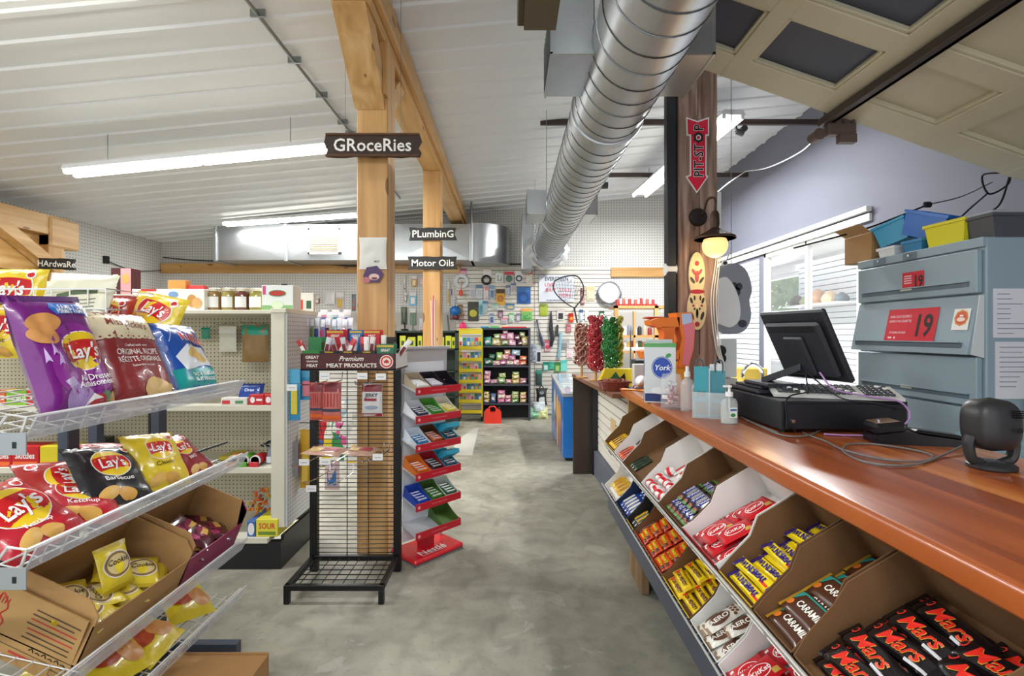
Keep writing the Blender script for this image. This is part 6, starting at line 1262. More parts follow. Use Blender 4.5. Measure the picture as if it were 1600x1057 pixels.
m=MB(mt('#1f8a4c',.35)); x=X(424,3.2); m.lathe([(0,0),(.026,0),(.028,.02),(.02,.10),(.026,.16),(.018,.2),(.02,.25),(.0,.27)],(x,3.26,s3),None,14); m.lathe([(.029,.05),(.024,.08)],(x,3.26,s3),mt('#d8e8d8',.4),14); solo('novelty_bottle',m,'green novelty candy bottle at the right end of the bottom shelf','bottle')
m=MB(mt('#e6d81c',.4)); m.box((X(428,3.35),3.35,s3),(X(432,3.35),3.5,s3+.33)); solo('yellow_card',m,'tall yellow card behind the green novelty bottle','card')
def hangpack(px0,py0,px1,py1,d,body,top,label,grp=None,blister=None,th=.02,name='hanging_packet',cat='packet',txt=None,seed=0,soft=True,ry=0,rz=0):
    """packet on a hook: sealed bag or carded blister, front to the viewer"""
    w=X(px1,d)-X(px0,d); h=Z(py0,d)-Z(py1,d); m=MB(mt(body,.35,n=.15,s=25)); 
    M_=Matrix.Translation(((X(px0,d)+X(px1,d))/2,d-.001-th/2,Z(py1,d)))@Matrix.Rotation(rz,4,'Z')@Matrix.Rotation(ry,4,'Y')@Matrix.Rotation(R(90),4,'X')
    if soft: m.pillow(w,h,th,m.mat,seed=seed+int(px0),nu=6,nv=8,wr=.2)
    else: m.box((-w/2,0,-.001),(w/2,h,.001)); m.surf=None
    z=0 if soft else .001
    if top: m.rect(0,h*.86,w*.96,h*.26,mt(top,.4),off=.0012,z=z)
    if blister:
        if blister[0]=='c': m.lathe([(0,.012),(w*.3,.010),(w*.36,0)],(0,h*.4,z),mt(blister[1:],.3),14); 
        elif blister[0]=='r': m.disc(0,h*.36,w*.42,min(w*.42,h*.34),mt(blister[1:],.4),z=z,off=.012 if not soft else .004,r0=.62,rings=1,n=20); m.disc(0,h*.36,w*.42,min(w*.42,h*.34),mt(blister[1:],.4),z=z,off=.002,r0=.6,rings=1,n=20)
        else: m.box((-w*.3,h*.12,z),(w*.3,h*.62,z+.014),mt(blister,.25),.003)
    if txt: m.text(txt,0,h*.55,w*.24,mt('#2a2624',.5),off=.004,bold=.03,sx=.8)
    return solo(name,m,label,cat,grp,M_)
def hook(x,y,z,L=.12,mat=None,name='peg_hook',lab='',grp=None,dx=0):
    m=MB(mat or STEEL); m.tube([(x,y,z+.02),(x,y-.004,z),(x+dx*.5,y-L*.6,z),(x+dx,y-L,z+.012)],.0022,n=5); return solo(name,m,lab,'hook',grp)
hangpack(343,510,371,550,3.50,'#c9c6b6','#dad8cc','pale sachet with grey emblem hanging on the gondola pegboard',blister=None,th=.015,txt=None)
hangpack(381,508,423,566,3.42,'#8a6a3c','#1f8f74','clear snack bag with teal header hanging on the gondola pegboard',th=.05,cat='snack bag')
hangpack(316,512,330,530,3.50,'#2a8a6c','#1f8f74','small teal packet hanging beside the blue chip bag')
for px,py in ((350,508),(362,507),(392,507),(410,507),(425,508),(390,505)): 
    x=X(px,3.55); hook(x,3.556,Z(py,3.55),.14,lab='steel peg hook on the gondola pegboard above the hanging bags',grp='steel peg hooks on the gondola pegboard')
# end panel goods
cols=['#c8ccd8','#b8bcd0','#c4a8b8','#8a9a7a','#c8c4cc','#8890b0','#d0b8a8','#a8c0c8','#c8d0d8','#d8c8cc']
for k in range(11):
    px=462+k*8.6; d=3.5-.02*(k%3); hangpack(px-7,497+2*(k%2),px+7,538+3*(k%3),d,cols[k%10],'#e4e4ec',ORD[k]+' toothbrush-style blister pack from the left in the upper row on the gondola end',None,['#3a4a8a','#c85a8a','#4a2a6a','#5a7a3a'][k%4],.012,'blister_pack','blister pack',rz=R(-35))
for k in range(8):
    px=480+k*9; d=3.75; hangpack(px-6,488-4*(k%2),px+6,516,d,['#e0e4e6','#c8a87a','#9ac4c0','#d88a9a','#dfe3e8','#b8c8d8','#e8e0e4','#c8ccd4'][k],'#e8e8ee','tall pale blister pack number '+ORD[k]+' from the left behind the gondola end',None,['#d84a6a','#4a8a8a','#b89a5a','#5a6ab0'][k%4],.012,'blister_pack','blister pack')
for k in range(4): px=458+k*11; hangpack(px-1,525+k,px+14,567+k,3.45,['#3a3f4c','#4a3f4c','#b8404a','#c8ccd8'][k],'#c8ccd4',ORD[k]+' grey pack from the left in the lower row on the gondola end',None,['#c85a4a','#8a9ab0','#d8d8dc','#b03a44'][k],.015,'blister_pack','blister pack',rz=R(-30))
hangpack(453,577,470,657,3.16,'#2f8fc0','#57b0d8','blue card with yellow lure hanging on the gondola end, left of the pair',None,'#d8c83c',.012,'lure_card','fishing lure',soft=False); hangpack(470,577,491,625,3.2,'#3a9cc8','#57b0d8','blue card with pink lure hanging on the gondola end, right of the pair',None,'#d87a8a',.012,'lure_card','fishing lure',soft=False)
for k in range(3): hangpack(470+k*3,671+k*8,486+k*3,762-k*10,3.3+.04*k,['#d8a82c','#c8962c','#7a3a2c'][k],None,['front gold foil','middle gold foil','rear brown patterned'][k]+' gift bag hanging low on the gondola end',None,'#f0cc5a' if k<2 else '#b88a6a',.02,'gift_bag','gift bag')
for k in range(3): hangpack(457+k*4,690+k*3,466+k*4,745-k*6,3.22+.05*k,['#8a8a8c','#a87a6a','#9c8c7c'][k],None,['grey','terracotta','tan'][k]+' greeting card hanging at the left of the gold gift bags',None,None,.006,'greeting_card','card',soft=False)
m=MB(BLACK); m.tube([(GX1,3.3,Z(661,3.3)),(GX1+.16,3.25,Z(659,3.3)),(GX1+.17,3.25,Z(675,3.3))],.003); solo('scan_hook',m,'black wire hook above the gold gift bags','hook')
for k,(px,py,cl) in enumerate(((455,592,'#e4e8ea'),(500,672,'#c81c2c'),(470,780,'#c8202a'),(515,700,'#d8c82c'),(528,690,'#2c8a4a'),(540,672,'#d8dce0'),(550,700,'#e8e8ec'),(520,735,'#c8b0b8'),(533,655,'#a8c8dc'))):
    if k: hangpack(px-12,py-32,px+12,py+30,4.6,cl,'#e4e4e4',['','red','low red','yellow','green','white','pale','pinkish','sky blue'][k]+' toy packet seen through the wire rack mesh',None,['#e8c83c','#2a6ab0','#d85a9a'][k%3],.03,'toy_packet','toy')
m=MB(WHITE)
for px in (450,570): m.cyl((X(px,4.6),4.62,0),(X(px,4.6),4.62,1.25),.012,n=6); m.cyl((X(px,4.6),4.47,.012),(X(px,4.6),4.77,.012),.012,n=6)
for k in range(12): m.cyl((X(450,4.6),4.612,.2+.095*k),(X(570,4.6),4.612,.2+.095*k),.004,n=5)
solo('toy_grid_stand',m,'white wire grid stand holding toy packets behind the black wire rack','stand')
# ================================================================ black wire rack with meat snack header
def meatrack():
    t=Thing('wire_rack','black wire mesh rack with maroon header and low grid base','rack'); BM=mt('#101012',.4,.2)
    m=MB(BM); m.box((-1.262,3.06,0),(-1.215,3.10,1.33),None,.002); p1=t.part('post',m); m=MB(BM); m.box((-.735,3.06,0),(-.69,3.10,1.40),None,.002); t.part('post',m)
    m=MB(BM); z=.12
    while z<1.30: m.cyl((-1.22,3.07,z),(-.73,3.07,z),.0028,n=5); z+=.0275
    for x in (-1.03,-.895): m.cyl((x,3.075,.1),(x,3.075,1.32),.003,n=5)
    t.part('mesh',m)
    m=MB(BM); zt=.105
    for q in ((-1.255,2.69,-.70,2.72),(-1.255,3.05,-.70,3.08)): m.box((q[0],q[1],zt-.03),(q[2],q[3],zt),None,.002)
    for x in (-1.255,-.73): m.box((x,2.70,zt-.03),(x+.03,3.07,zt),None,.002)
    for k in range(1,9): x=-1.24+k*.06; m.cyl((x,2.71,zt-.008),(x,3.06,zt-.008),.003,n=5)
    for k in range(1,6): y=2.71+k*.058; m.cyl((-1.24,y,zt-.005),(-.71,y,zt-.005),.003,n=5)
    t.part('base_grid',m)
    for x in (-1.255,-.73): m=MB(BM); m.box((x,2.69,0),(x+.03,2.72,zt-.03),None,.002); t.part('leg',m)
    t.done(); 
    t=Thing('header_tray','maroon cardboard header tray with white lettering on the wire rack','display tray'); y=2.76; x0,x1=X(470,y),X(618,y); z0,z1=Z(578,y),Z(553,y)
    m=MB(mt('#4a1418',.45)); m.box((x0,y,z0),(x1,y+.004,z1)); m.box((x0,y,z0),(x0+.004,y+.32,z1)); m.box((x1-.004,y,z0),(x1,y+.32,z1),mt('#c8c4c0',.5)); m.box((x0,y,z0),(x1,y+.32,z0+.004)); m.box((x0,y+.316,z0),(x1,y+.32,z1)); m.box((x0-.002,y-.003,z0-.006),(x1+.002,y+.32,z0),BM); t.part('tray',m)
    w=x1-x0;h=z1-z0; m=MB(mt('#ece4d8',.4)); m.m=FR(((x0+x1)/2,y-.001,z0),(1,0,0),(0,0,1))
    for i,s in enumerate(('GREAT','CANADIAN','MEAT')): m.text(s,-w*.38,h*(.78-.26*i),h*(.26 if i!=1 else .15),m.mat,bold=.05,sx=1.05 if i!=1 else .9)
    m.text('Premium',w*.03,h*.70,h*.42,m.mat,bold=.02,shear=.35); m.text('MEAT PRODUCTS',w*.035,h*.27,h*.36,m.mat,bold=.04,sx=1.1); t.part('lettering',m)
    m=MB(mt('#e8d8cc',.4)); m.m=FR(((x0+x1)/2,y-.001,z0),(1,0,0),(0,0,1)); m.disc(w*.405,h*.5,h*.42,h*.42,m.mat,rings=1); m.disc(w*.405,h*.5,h*.36,h*.36,mt('#c8342c',.4),off=.0007,rings=1); m.disc(w*.405,h*.5,h*.26,h*.26,m.mat,off=.001,rings=1)
    lf=[(0,-.5),(.05,-.2),(.45,-.25),(.35,-.05),(.5,.15),(.25,.12),(.22,.3),(.1,.2),(0,.5),(-.1,.2),(-.22,.3),(-.25,.12),(-.5,.15),(-.35,-.05),(-.45,-.25),(-.05,-.2)]
    m.add([(w*.405+a*h*.4,h*.5+b*h*.4,.0014) for a,b in lf],[tuple(range(16))],mt('#b81c24',.4)); t.part('maple_badge',m)
    t.done(); zf=z0+.006
    def bxx(px0,py0,px1,d,cl,lab,t1=None,tc='#f2e8d8',py1=None):
        xa,xb=X(px0,d),X(px1,d); zt_=Z(py0,d); zb=zf if py1 is None else Z(py1,d); m=MB(mt(cl,.45)); m.box((xa,d,zf),(xb,d+.002,zt_)); m.box((xa,d,zf),(xa+.002,d+.07,zt_-.03)); m.box((xb-.002,d,zf),(xb,d+.07,zt_-.03)); m.box((xa,d+.068,zf),(xb,d+.07,zt_)); w=xb-xa; h=zt_-zf; m.m=FR(((xa+xb)/2,d-.0008,zf),(1,0,0),(0,0,1))
        if t1: 
            m.rect(0,h-.012,w*.94,.012,mt('#caa83a',.5),nx=1,ny=1); m.text(t1,0,h-.035,.020,mt(tc,.4),off=.001,bold=.05,sx=.85)
        solo('snack_box',m,lab,'box')
    y=2.765
    bxx(472,548,498,y+.005,'#2c7a34','green and orange open snack box at the left of the header tray')
    for i,(a,b,nm) in enumerate(((500,527,'leftmost'),(529,557,'middle'),(559,586,'rightmost'))): 
        bxx(a,549,b,y+.005,'#1b1512',nm+' black box with yellow lettering in the header tray front row'); m=MB(mt('#e8c02c',.5)); m.m=FR((X((a+b)/2,y),y-.0+.004,Z(552.0,y)+.0045),(1,0,0),(0,0,1)); m.text('PEPPERONI' if i<2 else 'CHORIZO',0,0,.012,m.mat,bold=.05,sx=.8,off=.001); solo('box_lettering',m,nm+' yellow printed strip on the black snack boxes','printed strip')
    bxx(588,538,616,y+.01,'#1f6a4c','dark green snack box reading GREAT at the right end of the header tray','GREAT')
    bxx(510,516,537,2.95,'#b81c28','red snack box reading GREAT at the back of the header tray','GREAT'); bxx(546,516,566,2.95,'#1f6aa8','blue snack box at the back of the header tray','GREAT'); bxx(568,516,594,2.96,'#c4202a','second red snack box at the back right of the header tray','MEAT'); bxx(482,527,503,2.95,'#2c7a44','green snack box at the back left of the header tray',''); bxx(602,527,615,2.97,'#2c2420','dark brown snack box at the back right corner of the header tray','')
    sk=[(490,548,'#a82430',-.5),(508,548,'#c8c8cc',.2),(522,545,'#b02430',.5),(530,548,'#a8a8ac',-.3),(540,546,'#c8323c',.4),(545,542,'#b8b8bc',-.2),(552,545,'#c0c0c4',.1),(570,548,'#d83c44',-.1),(575,545,'#e8e4e0',0),(580,540,'#d4d0cc',.1),(600,538,'#dcd8cc',0),(615,538,'#e0dcd4',.6)]
    for k,(px,py,cl,a) in enumerate(sk):
        m=MB(mt(cl,.3,coat=.3)); m.pillow(.032,.16 if k<10 else .17,.014,m.mat,seed=k,nu=5,nv=8); m.rect(0,.09,.02,.06,mt('#7a1c24' if k%2 else '#f0ece4',.4),off=.001)
        solo('meat_stick',m,ORD[k]+' wrapped meat stick from the left standing in the header tray','meat stick',None,Matrix.Translation((X(px,2.88),2.85+.012*(k%4),zf+.02))@Matrix.Rotation(a,4,'Y')@Matrix.Rotation(R(90),4,'X'))
    for (a,b,c,e,cl,tp,lab,txt) in ((484,598,505,657,'#a85048','#7a2028','left pepperoni stick pack hanging on the wire rack',''),(503,597,534,660,'#c06a60','#7a2028','front pepperoni stick pack hanging on the wire rack',''),(565,600,598,651,'#c8c6c4','#7a1c24','jerky bag with white front hanging right on the wire rack','JERKY')):
        d=2.86; w=X(c,d)-X(a,d); h=Z(b,d)-Z(e,d); m=MB(mt(cl,.3,coat=.3)); m.m=FR(((X(a,d)+X(c,d))/2,d,Z(e,d)),(1,0,0),(0,0,1)); m.pillow(w,h,.03,m.mat,seed=a,nu=10,nv=12); m.rect(0,h*.87,w*.95,h*.22,mt(tp,.4),off=.002)
        if txt: m.text(txt,0,h*.66,.030,mt('#1c1a1c',.4),off=.004,bold=.05,sx=.9); m.rect(-w*.05,h*.52,w*.6,h*.08,mt('#8a1c28',.4),off=.003); m.disc(0,h*.28,w*.3,h*.06,mt('#8a94a8',.4),off=.003); m.rect(0,h*.05,w*.95,h*.1,mt('#8a1c28',.4),off=.002)
        else:
            for k in range(5): m.rect(-w*.32+k*w*.16,h*.55,w*.07,h*.34,mt('#a8302c',.3),off=.003)
            m.rect(0,h*.3,w*.9,h*.07,mt('#2c3444',.4),off=.002); m.rect(0,h*.12,w*.9,h*.1,mt('#d8622c',.4),off=.002)
        solo('meat_snack_pack',m,lab,'snack pack')
    for k,(a,b,lab) in enumerate(((468,530,'flat sausage pack lying on the lower left rack hooks'),(533,580,'flat sausage pack lying on the lower right rack hooks'))):
        d=2.85; w=X(b,d)-X(a,d); m=MB(mt('#c8a08c',.25,coat=.5,n=.2,s=30)); m.m=Matrix.Translation(((X(a,d)+X(b,d))/2,d,Z(712,d)))@Matrix.Rotation(.08,4,'Y'); m.pillow(w,.2,.03,m.mat,seed=9+k,nu=10,nv=8); m.rect(w*.15,.1,w*.4,.08,mt('#a8404a',.4),off=.002); m.rect(-w*.2,.08,w*.3,.08,mt('#d8b878',.4),off=.002); solo('meat_snack_pack',m,lab,'snack pack')
    hk=[(595,702),(608,700),(503,660),(550,745),(532,752),(512,756),(517,715),(486,722),(462,602)]
    for k,(px,py) in enumerate([(512,595),(535,594),(590,594),(600,705),(609,703),(516,735),(552,738),(540,712),(500,712)]):
        x=X(px,3.06); z=Z(py,3.06); m=MB(CHROME); m.tube([(x,3.06,z+.05),(x,3.05,z),(x-.03,2.9,z-.01),(x-.05,2.78,z+.002),(x-.05,2.77,z+.02)],.0035,n=6); solo('rack_hook',m,['first','second','third'][k%3]+' chrome hook in the '+['upper','middle','lower'][k//3]+' set on the wire rack','hook')
    for k,(px,py) in enumerate(((456,606),(507,588),(566,588),(595,589),(475,723),(508,722),(486,764),(590,715))):
        d=2.76; m=MB(mt('#e6e6e4',.4)); m.box((X(px-8,d),d,Z(py+5,d)),(X(px+8,d),d+.002,Z(py-5,d))); m.box((X(px-5,d),d-.0006,Z(py+1,d)),(X(px+5,d),d,Z(py,d)),mt('#8a8a90',.5)); solo('price_tag',m,'white plastic price tag, '+ORD[k]+' counted from top left on the wire rack hooks','price tag')
meatrack()
# ================================================================ silver and red confectionery stand
def nestle():
    O=Vector((-.605,3.12,0)); ex=Vector((.687,.727,0)); ey=Vector((-.727,.687,0)); B=FR(O,ex,ey); W_=.375
    t=Thing('confectionery_stand','silver stand with six red-edged shelves and a glossy red base','display stand'); SV=mt('#c4c6cc',.35,.4); RD=mt('#c01a2c',.35)
    m=MB(SV,B)
    for x in (0,W_-.022): m.prism([(.20,0.03),(.23,0.03),(.165,1.40),(.145,1.40)],(x,0,0),(0,1,0),(0,0,1),(1,0,0),.022)
    t.part('side_frames',m)
    m=MB(SV,B); m.prism([(.165,1.25),(.175,1.25),(.150,1.41),(.14,1.41)],(-.0,0,0),(0,1,0),(0,0,1),(1,0,0),W_); m.box((-.01,.12,1.395),(W_+.01,.17,1.415),None,.004); t.part('header_panel',m)
    m=MB(mt('#dfe3ea',.2),B); m.prism([(.176,.1),(.18,.1),(.16,1.36),(.155,1.36)],(.02,0,0),(0,1,0),(0,0,1),(1,0,0),W_-.04); t.part('back_panel',m)
    m=MB(RD,B); m.box((W_*.3,.1,.04),(W_*.6,.14,.2)); t.part('neck',m)
    zs=[1.125,.942,.758,.573,.376,.19]
    for z in zs:
        m=MB(mt('#cfd2d8',.35,.2),B); m.prism([(0,z-.005),(.21,z+.05),(.21,z+.054),(0,z)],(0,0,0),(0,1,0),(0,0,1),(1,0,0),W_); sh=t.part('shelf',m)
        m=MB(RD,B); m.box((-.002,-.006,z-.022),(W_+.002,0,z+.026),None,.001); m.prism([(0,z-.02),(.1,z+.01),(.1,z+.04),(0,z+.026)],(W_,0,0),(0,1,0),(0,0,1),(1,0,0),.003); m.m=B@FR((W_/2,-.0065,z),(1,0,0),(0,0,1)); m.rect(0,.002,.13,.006,mt('#d8606c',.4),nx=1,ny=1); m.disc(-W_*.44,.002,.011,.011,mt('#e8a0a4',.4),rings=1,n=10); t.part('red_lip',m,sh)
    m=MB(mt('#d21c2a',.25,coat=.5),B); bz=.045
    pl=[(-.01,-.01),(W_+.02,-.01),(W_+.02,.32),(-.01,.32)]; m.box((-.015,-.015,.012),(W_+.02,.27,bz),None,.01); b=t.part('base',m)
    m=MB(WHITE,B@Matrix.Translation((W_*.45,.045,bz+.001))); m.text('Nestlé',0,0.01,.085,WHITE,bold=.03,sx=.95); m.rect(.0,-.03,.2,.004,WHITE,nx=1,ny=1); t.part('lettering',m,b)
    m=MB(mt('#8a8c90',.4,.5),B); m.box((-.012,-.012,0),(W_+.017,.268,.012)); t.part('foot_plate',m)
    t.done()
    sets=[[('#b8a890','#e4e0dc','white and tan'),('#1c1420','#c8c0c8','black and purple'),('#1c1420','#d8d4d0','black with pale flap')],[('#e4e6ea','#2c2c4a','white with navy packs'),('#5aa83c','#3a8a2c','bright green'),('#e4e0d4','#d8c42c','white with yellow packs')],[('#dfe8ee','#2a7ab0','white and blue'),('#5a3420','#c8582c','brown with orange print'),('#2a9ab8','#2c3a4a','turquoise with raised lid')],[('#e07a2c','#d86a1c','orange'),('#b81c2c','#2a2024','red and black'),('#2a9ab8','#34505c','turquoise with dark packs')],[('#2a4ab0','#2448b8','royal blue'),('#4a6a2c','#3a7a2c','olive green'),('#c8d0c8','#2c5a3c','pale with dark green packs')],[None,None,('#4a6a2c','#8a6a44','empty brown and green')]]
    GK={}
    for r,(z,row_) in enumerate(zip(zs,sets)):
        for c,s in enumerate(row_):
            if not s: continue
            x0=.01+c*.12; w=.112 if r<5 else .15; x0=x0-(.035 if r==5 else 0); th=math.atan(.055/.21); M_=B@Matrix.Translation((x0,.004,z+.001))@Matrix.Rotation(th,4,'X')
            m=MB(mt(s[0],.5)); k=.002; hh=.045; dp=.16
            m.box((0,0,0),(w,dp,k)); m.box((0,0,0),(w,k,hh*.6)); m.box((0,dp-k,0),(w,dp,hh+.03)); 
            inn=mt('#d8d4cc',.6) if s[0] not in ('#4a6a2c',) else BRN
            for xx in (0,w-k): m.prism([(0,0),(dp,0),(dp,hh+.03),(dp*.5,hh),(0,hh*.6)],(xx,0,0),(0,1,0),(0,0,1),(1,0,0),k)
            if 'lid' in s[2] or 'turquoise' in s[2]: m.prism([(0,0),(.06,.03),(.075,.08),(.05,.1),(0,.06)],(0,dp-.03,hh+.0),(0,-.3,1),(0,-1,.1),(1,0,0),w)
            solo('gum_carton',m,s[2]+' open carton on the '+['top','second','third','fourth','fifth','lowest'][r]+' shelf of the red-edged stand','box',None,M_)
            if r==5: continue
            def mk(mm,cl=s[1]):
                q=MB(mt(cl,.35,coat=.3)); q.box((-.042,-.012,0),(.042,.012,.018),None,.004); q.rect(0,0,.06,.010,mt('#e8e8e8',.4),z=.018,nx=1,ny=1); q.rect(-.03,-.0,.012,.02,mt('#c8c8d0',.4),z=.0182,nx=1,ny=1)
                o=bpy.data.objects.new('gum_pack',q.mesh('gum_pack')); o.matrix_world=mm; COL.objects.link(o); return tag(o,None,'gum pack')
            if (r,c)==(0,2): continue
            K=Kind(mk)
            for j in range(8): K.put(M_@Matrix.Translation((w/2+rnd.uniform(-.002,.002),.022+.03*(j%4),.003+.019*(j//4)))@Matrix.Rotation(rnd.uniform(-.04,.04),4,'Z'),'gum pack in the '+s[2]+' carton, '+['top','second','third','fourth','fifth'][r]+' shelf of the red-edged stand','gum packs in the '+s[2]+' carton')
nestle()
# ================================================================ hanging signs
BARK=mt('#3a2c22',.8,n=.35,s=14,b=.4)
def woodsign(nm,px0,py0,px1,py1,d,txt,label,size,board,seed=1,bark=False,tail=True,bold=.03,sx=1.0,rot=0):
    x0,x1=X(px0,d),X(px1,d); z0,z1=Z(py1,d),Z(py0,d); w=x1-x0; h=z1-z0; t=Thing('hanging_sign',label,'sign'); M_=FR(((x0+x1)/2,d,(z0+z1)/2),(math.cos(rot),0,math.sin(rot)),(0,0,1)); m=MB(board,M_)
    r=random.Random(seed); top=[(-w/2+w*k/10,h/2+(r.uniform(-.03,.03)*h)) for k in range(11)]; bot=[(w/2-w*k/10,-h/2+(r.uniform(-.03,.03)*h)) for k in range(11)]
    if tail: top[-1]=(w/2-.012,h/2); bot[0]=(w/2-.0,-h/2); mid=[(w/2-.03,0)]; lm=[(-w/2+.02,0)]
    else: mid=[(w/2+.015,h*.2),(w/2-.01,-h*.1),(w/2+.01,-h*.3)]; lm=[(-w/2+.01,-h*.2),(-w/2-.012,h*.1)]
    poly=(top+mid+bot+lm)[::-1]; m.prism([(a,b) for a,b in poly],(0,0,-.03),(1,0,0),(0,1,0),(0,0,1),.03); t.part('board',m)
    if bark:
        m=MB(mt('#5a3c28',.8,n=.4,s=20,b=.5),M_)
        for s in (-1,1): m.tube([(-w/2+w*k/12,s*(h/2-.004),.0+.002*math.sin(k*2.1)) for k in range(13)],.009,n=6)
        for k in range(5): m.tube([(-w/2+.03+rnd.uniform(0,w*.5),h*(-.3+.15*k),0),(-w/2+.03+w*.3+rnd.uniform(.1,w*.5),h*(-.3+.15*k)+.004,0)],.0022,n=4)
        t.part('bark_edge',m)
    m=MB(mt('#ebe8e0',.6),M_); m.text(txt,0,0,size,m.mat,bold=bold,sx=sx,off=.004); t.part('lettering',m)
    if d<5: m=MB(STEEL); m.cyl((x0+w*.2,d+.015,z1),(x0+w*.2,d+.015,CEIL((x0+x1)/2)),.0015,n=4); m.cyl((x0+w*.8,d+.015,z1),(x0+w*.8,d+.015,CEIL((x0+x1)/2)),.0015,n=4); t.part('hanging_wires',m)
    t.done()
woodsign('s',509,209,655,244,3.22,'GRoceRies','dark bark-edged slab sign reading Groceries in front of the thick pine post',.118,BARK,1,True,False,sx=.98)
SB=mt('#2b2826',.7,n=.1,s=10)
woodsign('s',639,356,714,375,5.765,'PLumbinG','dark arrow board reading Plumbing on the farther pine post',.118,SB,2)
woodsign('s',637,401,715,421,5.765,'Motor Oils','dark board reading Motor Oils below the plumbing sign',.112,SB,3)
woodsign('s',60,404,117,421,6.02,'HArdwaRe','dark board reading Hardware on the left timber frame',.105,SB,4,rot=-.04)
# paper bag notice on the post
t=Thing('paper_bag','white paper bag with a printed photo pinned to the thick pine post','paper bag'); d=3.29
m=MB(mt('#dcd9cf',.7)); m.m=FR((X(583,d),d-.004,Z(421,d)),(1,0,0),(0,0,1)); w=.19;h=.215
m.pillow(w,h+.0,.012,m.mat,seed=5,nu=10,nv=10,wr=.5); m.m=m.m@Matrix.Translation((0,0,0)); t.part('bag',m)
M_=FR((X(583,d),d-.012,Z(446,d)),(1,0,0),(0,0,1)); m=MB(mt('#4a2a5a',.5),M_)
m.add([(-.04,.12,.0),(.03,.13,0),(.075,.075,0),(.045,.02,0),(-.035,.015,0),(-.065,.06,0)],[(0,1,2,3,4,5)]); m.disc(.01,.055,.035,.022,mt('#d8b8b0',.5),off=.001,rings=1); m.disc(-.04,.035,.025,.02,mt('#b86a70',.5),off=.001,rings=1); m.disc(.012,.045,.02,.008,mt('#6a2430',.5),off=.002,rings=1); m.text('MiSC',.03,.16,.018,mt('#3a3a48',.5)); t.part('printed_photo',m); t.done()
m=MB(mt('#c87a8c',.6)); 
for k,(px,py,cl) in enumerate(((677,462,'#c86a7a'),(674,470,'#d8c8c4'),(680,468,'#b8a8a4'))):
    m=MB(mt(cl,.5)); m.tube([(X(px,5.72),5.72,Z(py,5.72)),(X(676+2*k,5.72),5.70,.9),(X(676+2*k,5.72),5.70,0.0)],.009,n=6); solo('thin_pole',m,['pink','white','greyish'][k]+' thin pole leaning against the farther pine post','pole')
# ================================================================ back wall: bookcase, yellow rack, fuel can
BKM=mt('#3b3f4a',.5); BKI=mt('#16181f',.6)
def bookcase():
    t=Thing('shelf_unit','dark grey four-shelf unit against the slatted back wall','shelf unit'); d=8.4; x0,x1=X(752,d),X(829,d); zt=Z(513,d)
    m=MB(BKM); m.box((x0,d,0),(x0+.035,8.75,zt),None,.002); m.box((x1-.035,d,0),(x1,8.75,zt),None,.002); t.part('side_panels',m)
    m=MB(BKI); m.box((x0+.03,8.73,0),(x1-.03,8.745,zt-.02)); t.part('back_panel',m)
    m=MB(BKM); m.box((x0,d-.005,zt-.03),(x1,8.75,zt),None,.002); t.part('top_panel',m)
    zs=[Z(p,d) for p in (541,572,601,631)]
    for z in zs: m=MB(BKM); m.box((x0+.035,d,z-.025),(x1-.035,8.73,z)); t.part('shelf',m)
    t.done(); return x0,x1,zs,zt
bx0,bx1,bzs,bzt=bookcase(); d=8.4
def bundle(x,y,z,w,h,cl,lab,grp=None,name='soap_bundle',cat='packet'):
    m=MB(mt(cl,.4,n=.15,s=30)); m.pillow(w,h,.10,m.mat,seed=int(x*100)+int(z*10),nu=7,nv=7,wr=.25); m.rect(0,h*.5,w*.5,h*.3,mt('#e8e4e0',.5),off=.004); solo(name,m,lab,cat,grp,Matrix.Translation((x,y,z))@Matrix.Rotation(R(90),4,'X')@Matrix.Rotation(rnd.uniform(-.12,.12),4,'Z'))
CN={'#5fae9e':'teal','#8a9a5c':'olive','#d8c48a':'cream','#c07a98':'mauve','#5a2f3c':'dark plum','#e8b4c8':'pink','#a8b87c':'sage','#3f7a5c':'green','#a8c86a':'lime','#e0a890':'peach','#c06a9c':'magenta','#a8c8d8':'pale blue','#e8875c':'orange','#e8c0b8':'rose','#e8a8b0':'light rose','#b0406a':'plum pink','#8ab86a':'leaf green','#d8c878':'straw','#c8909c':'dusty rose','#dcc27c':'tan yellow','#6a7a9c':'slate blue','#e88cb0':'bright pink','#c0d08c':'pale green','#6a4a40':'brown','#e0c0a0':'beige','#f0e4d0':'ivory'}
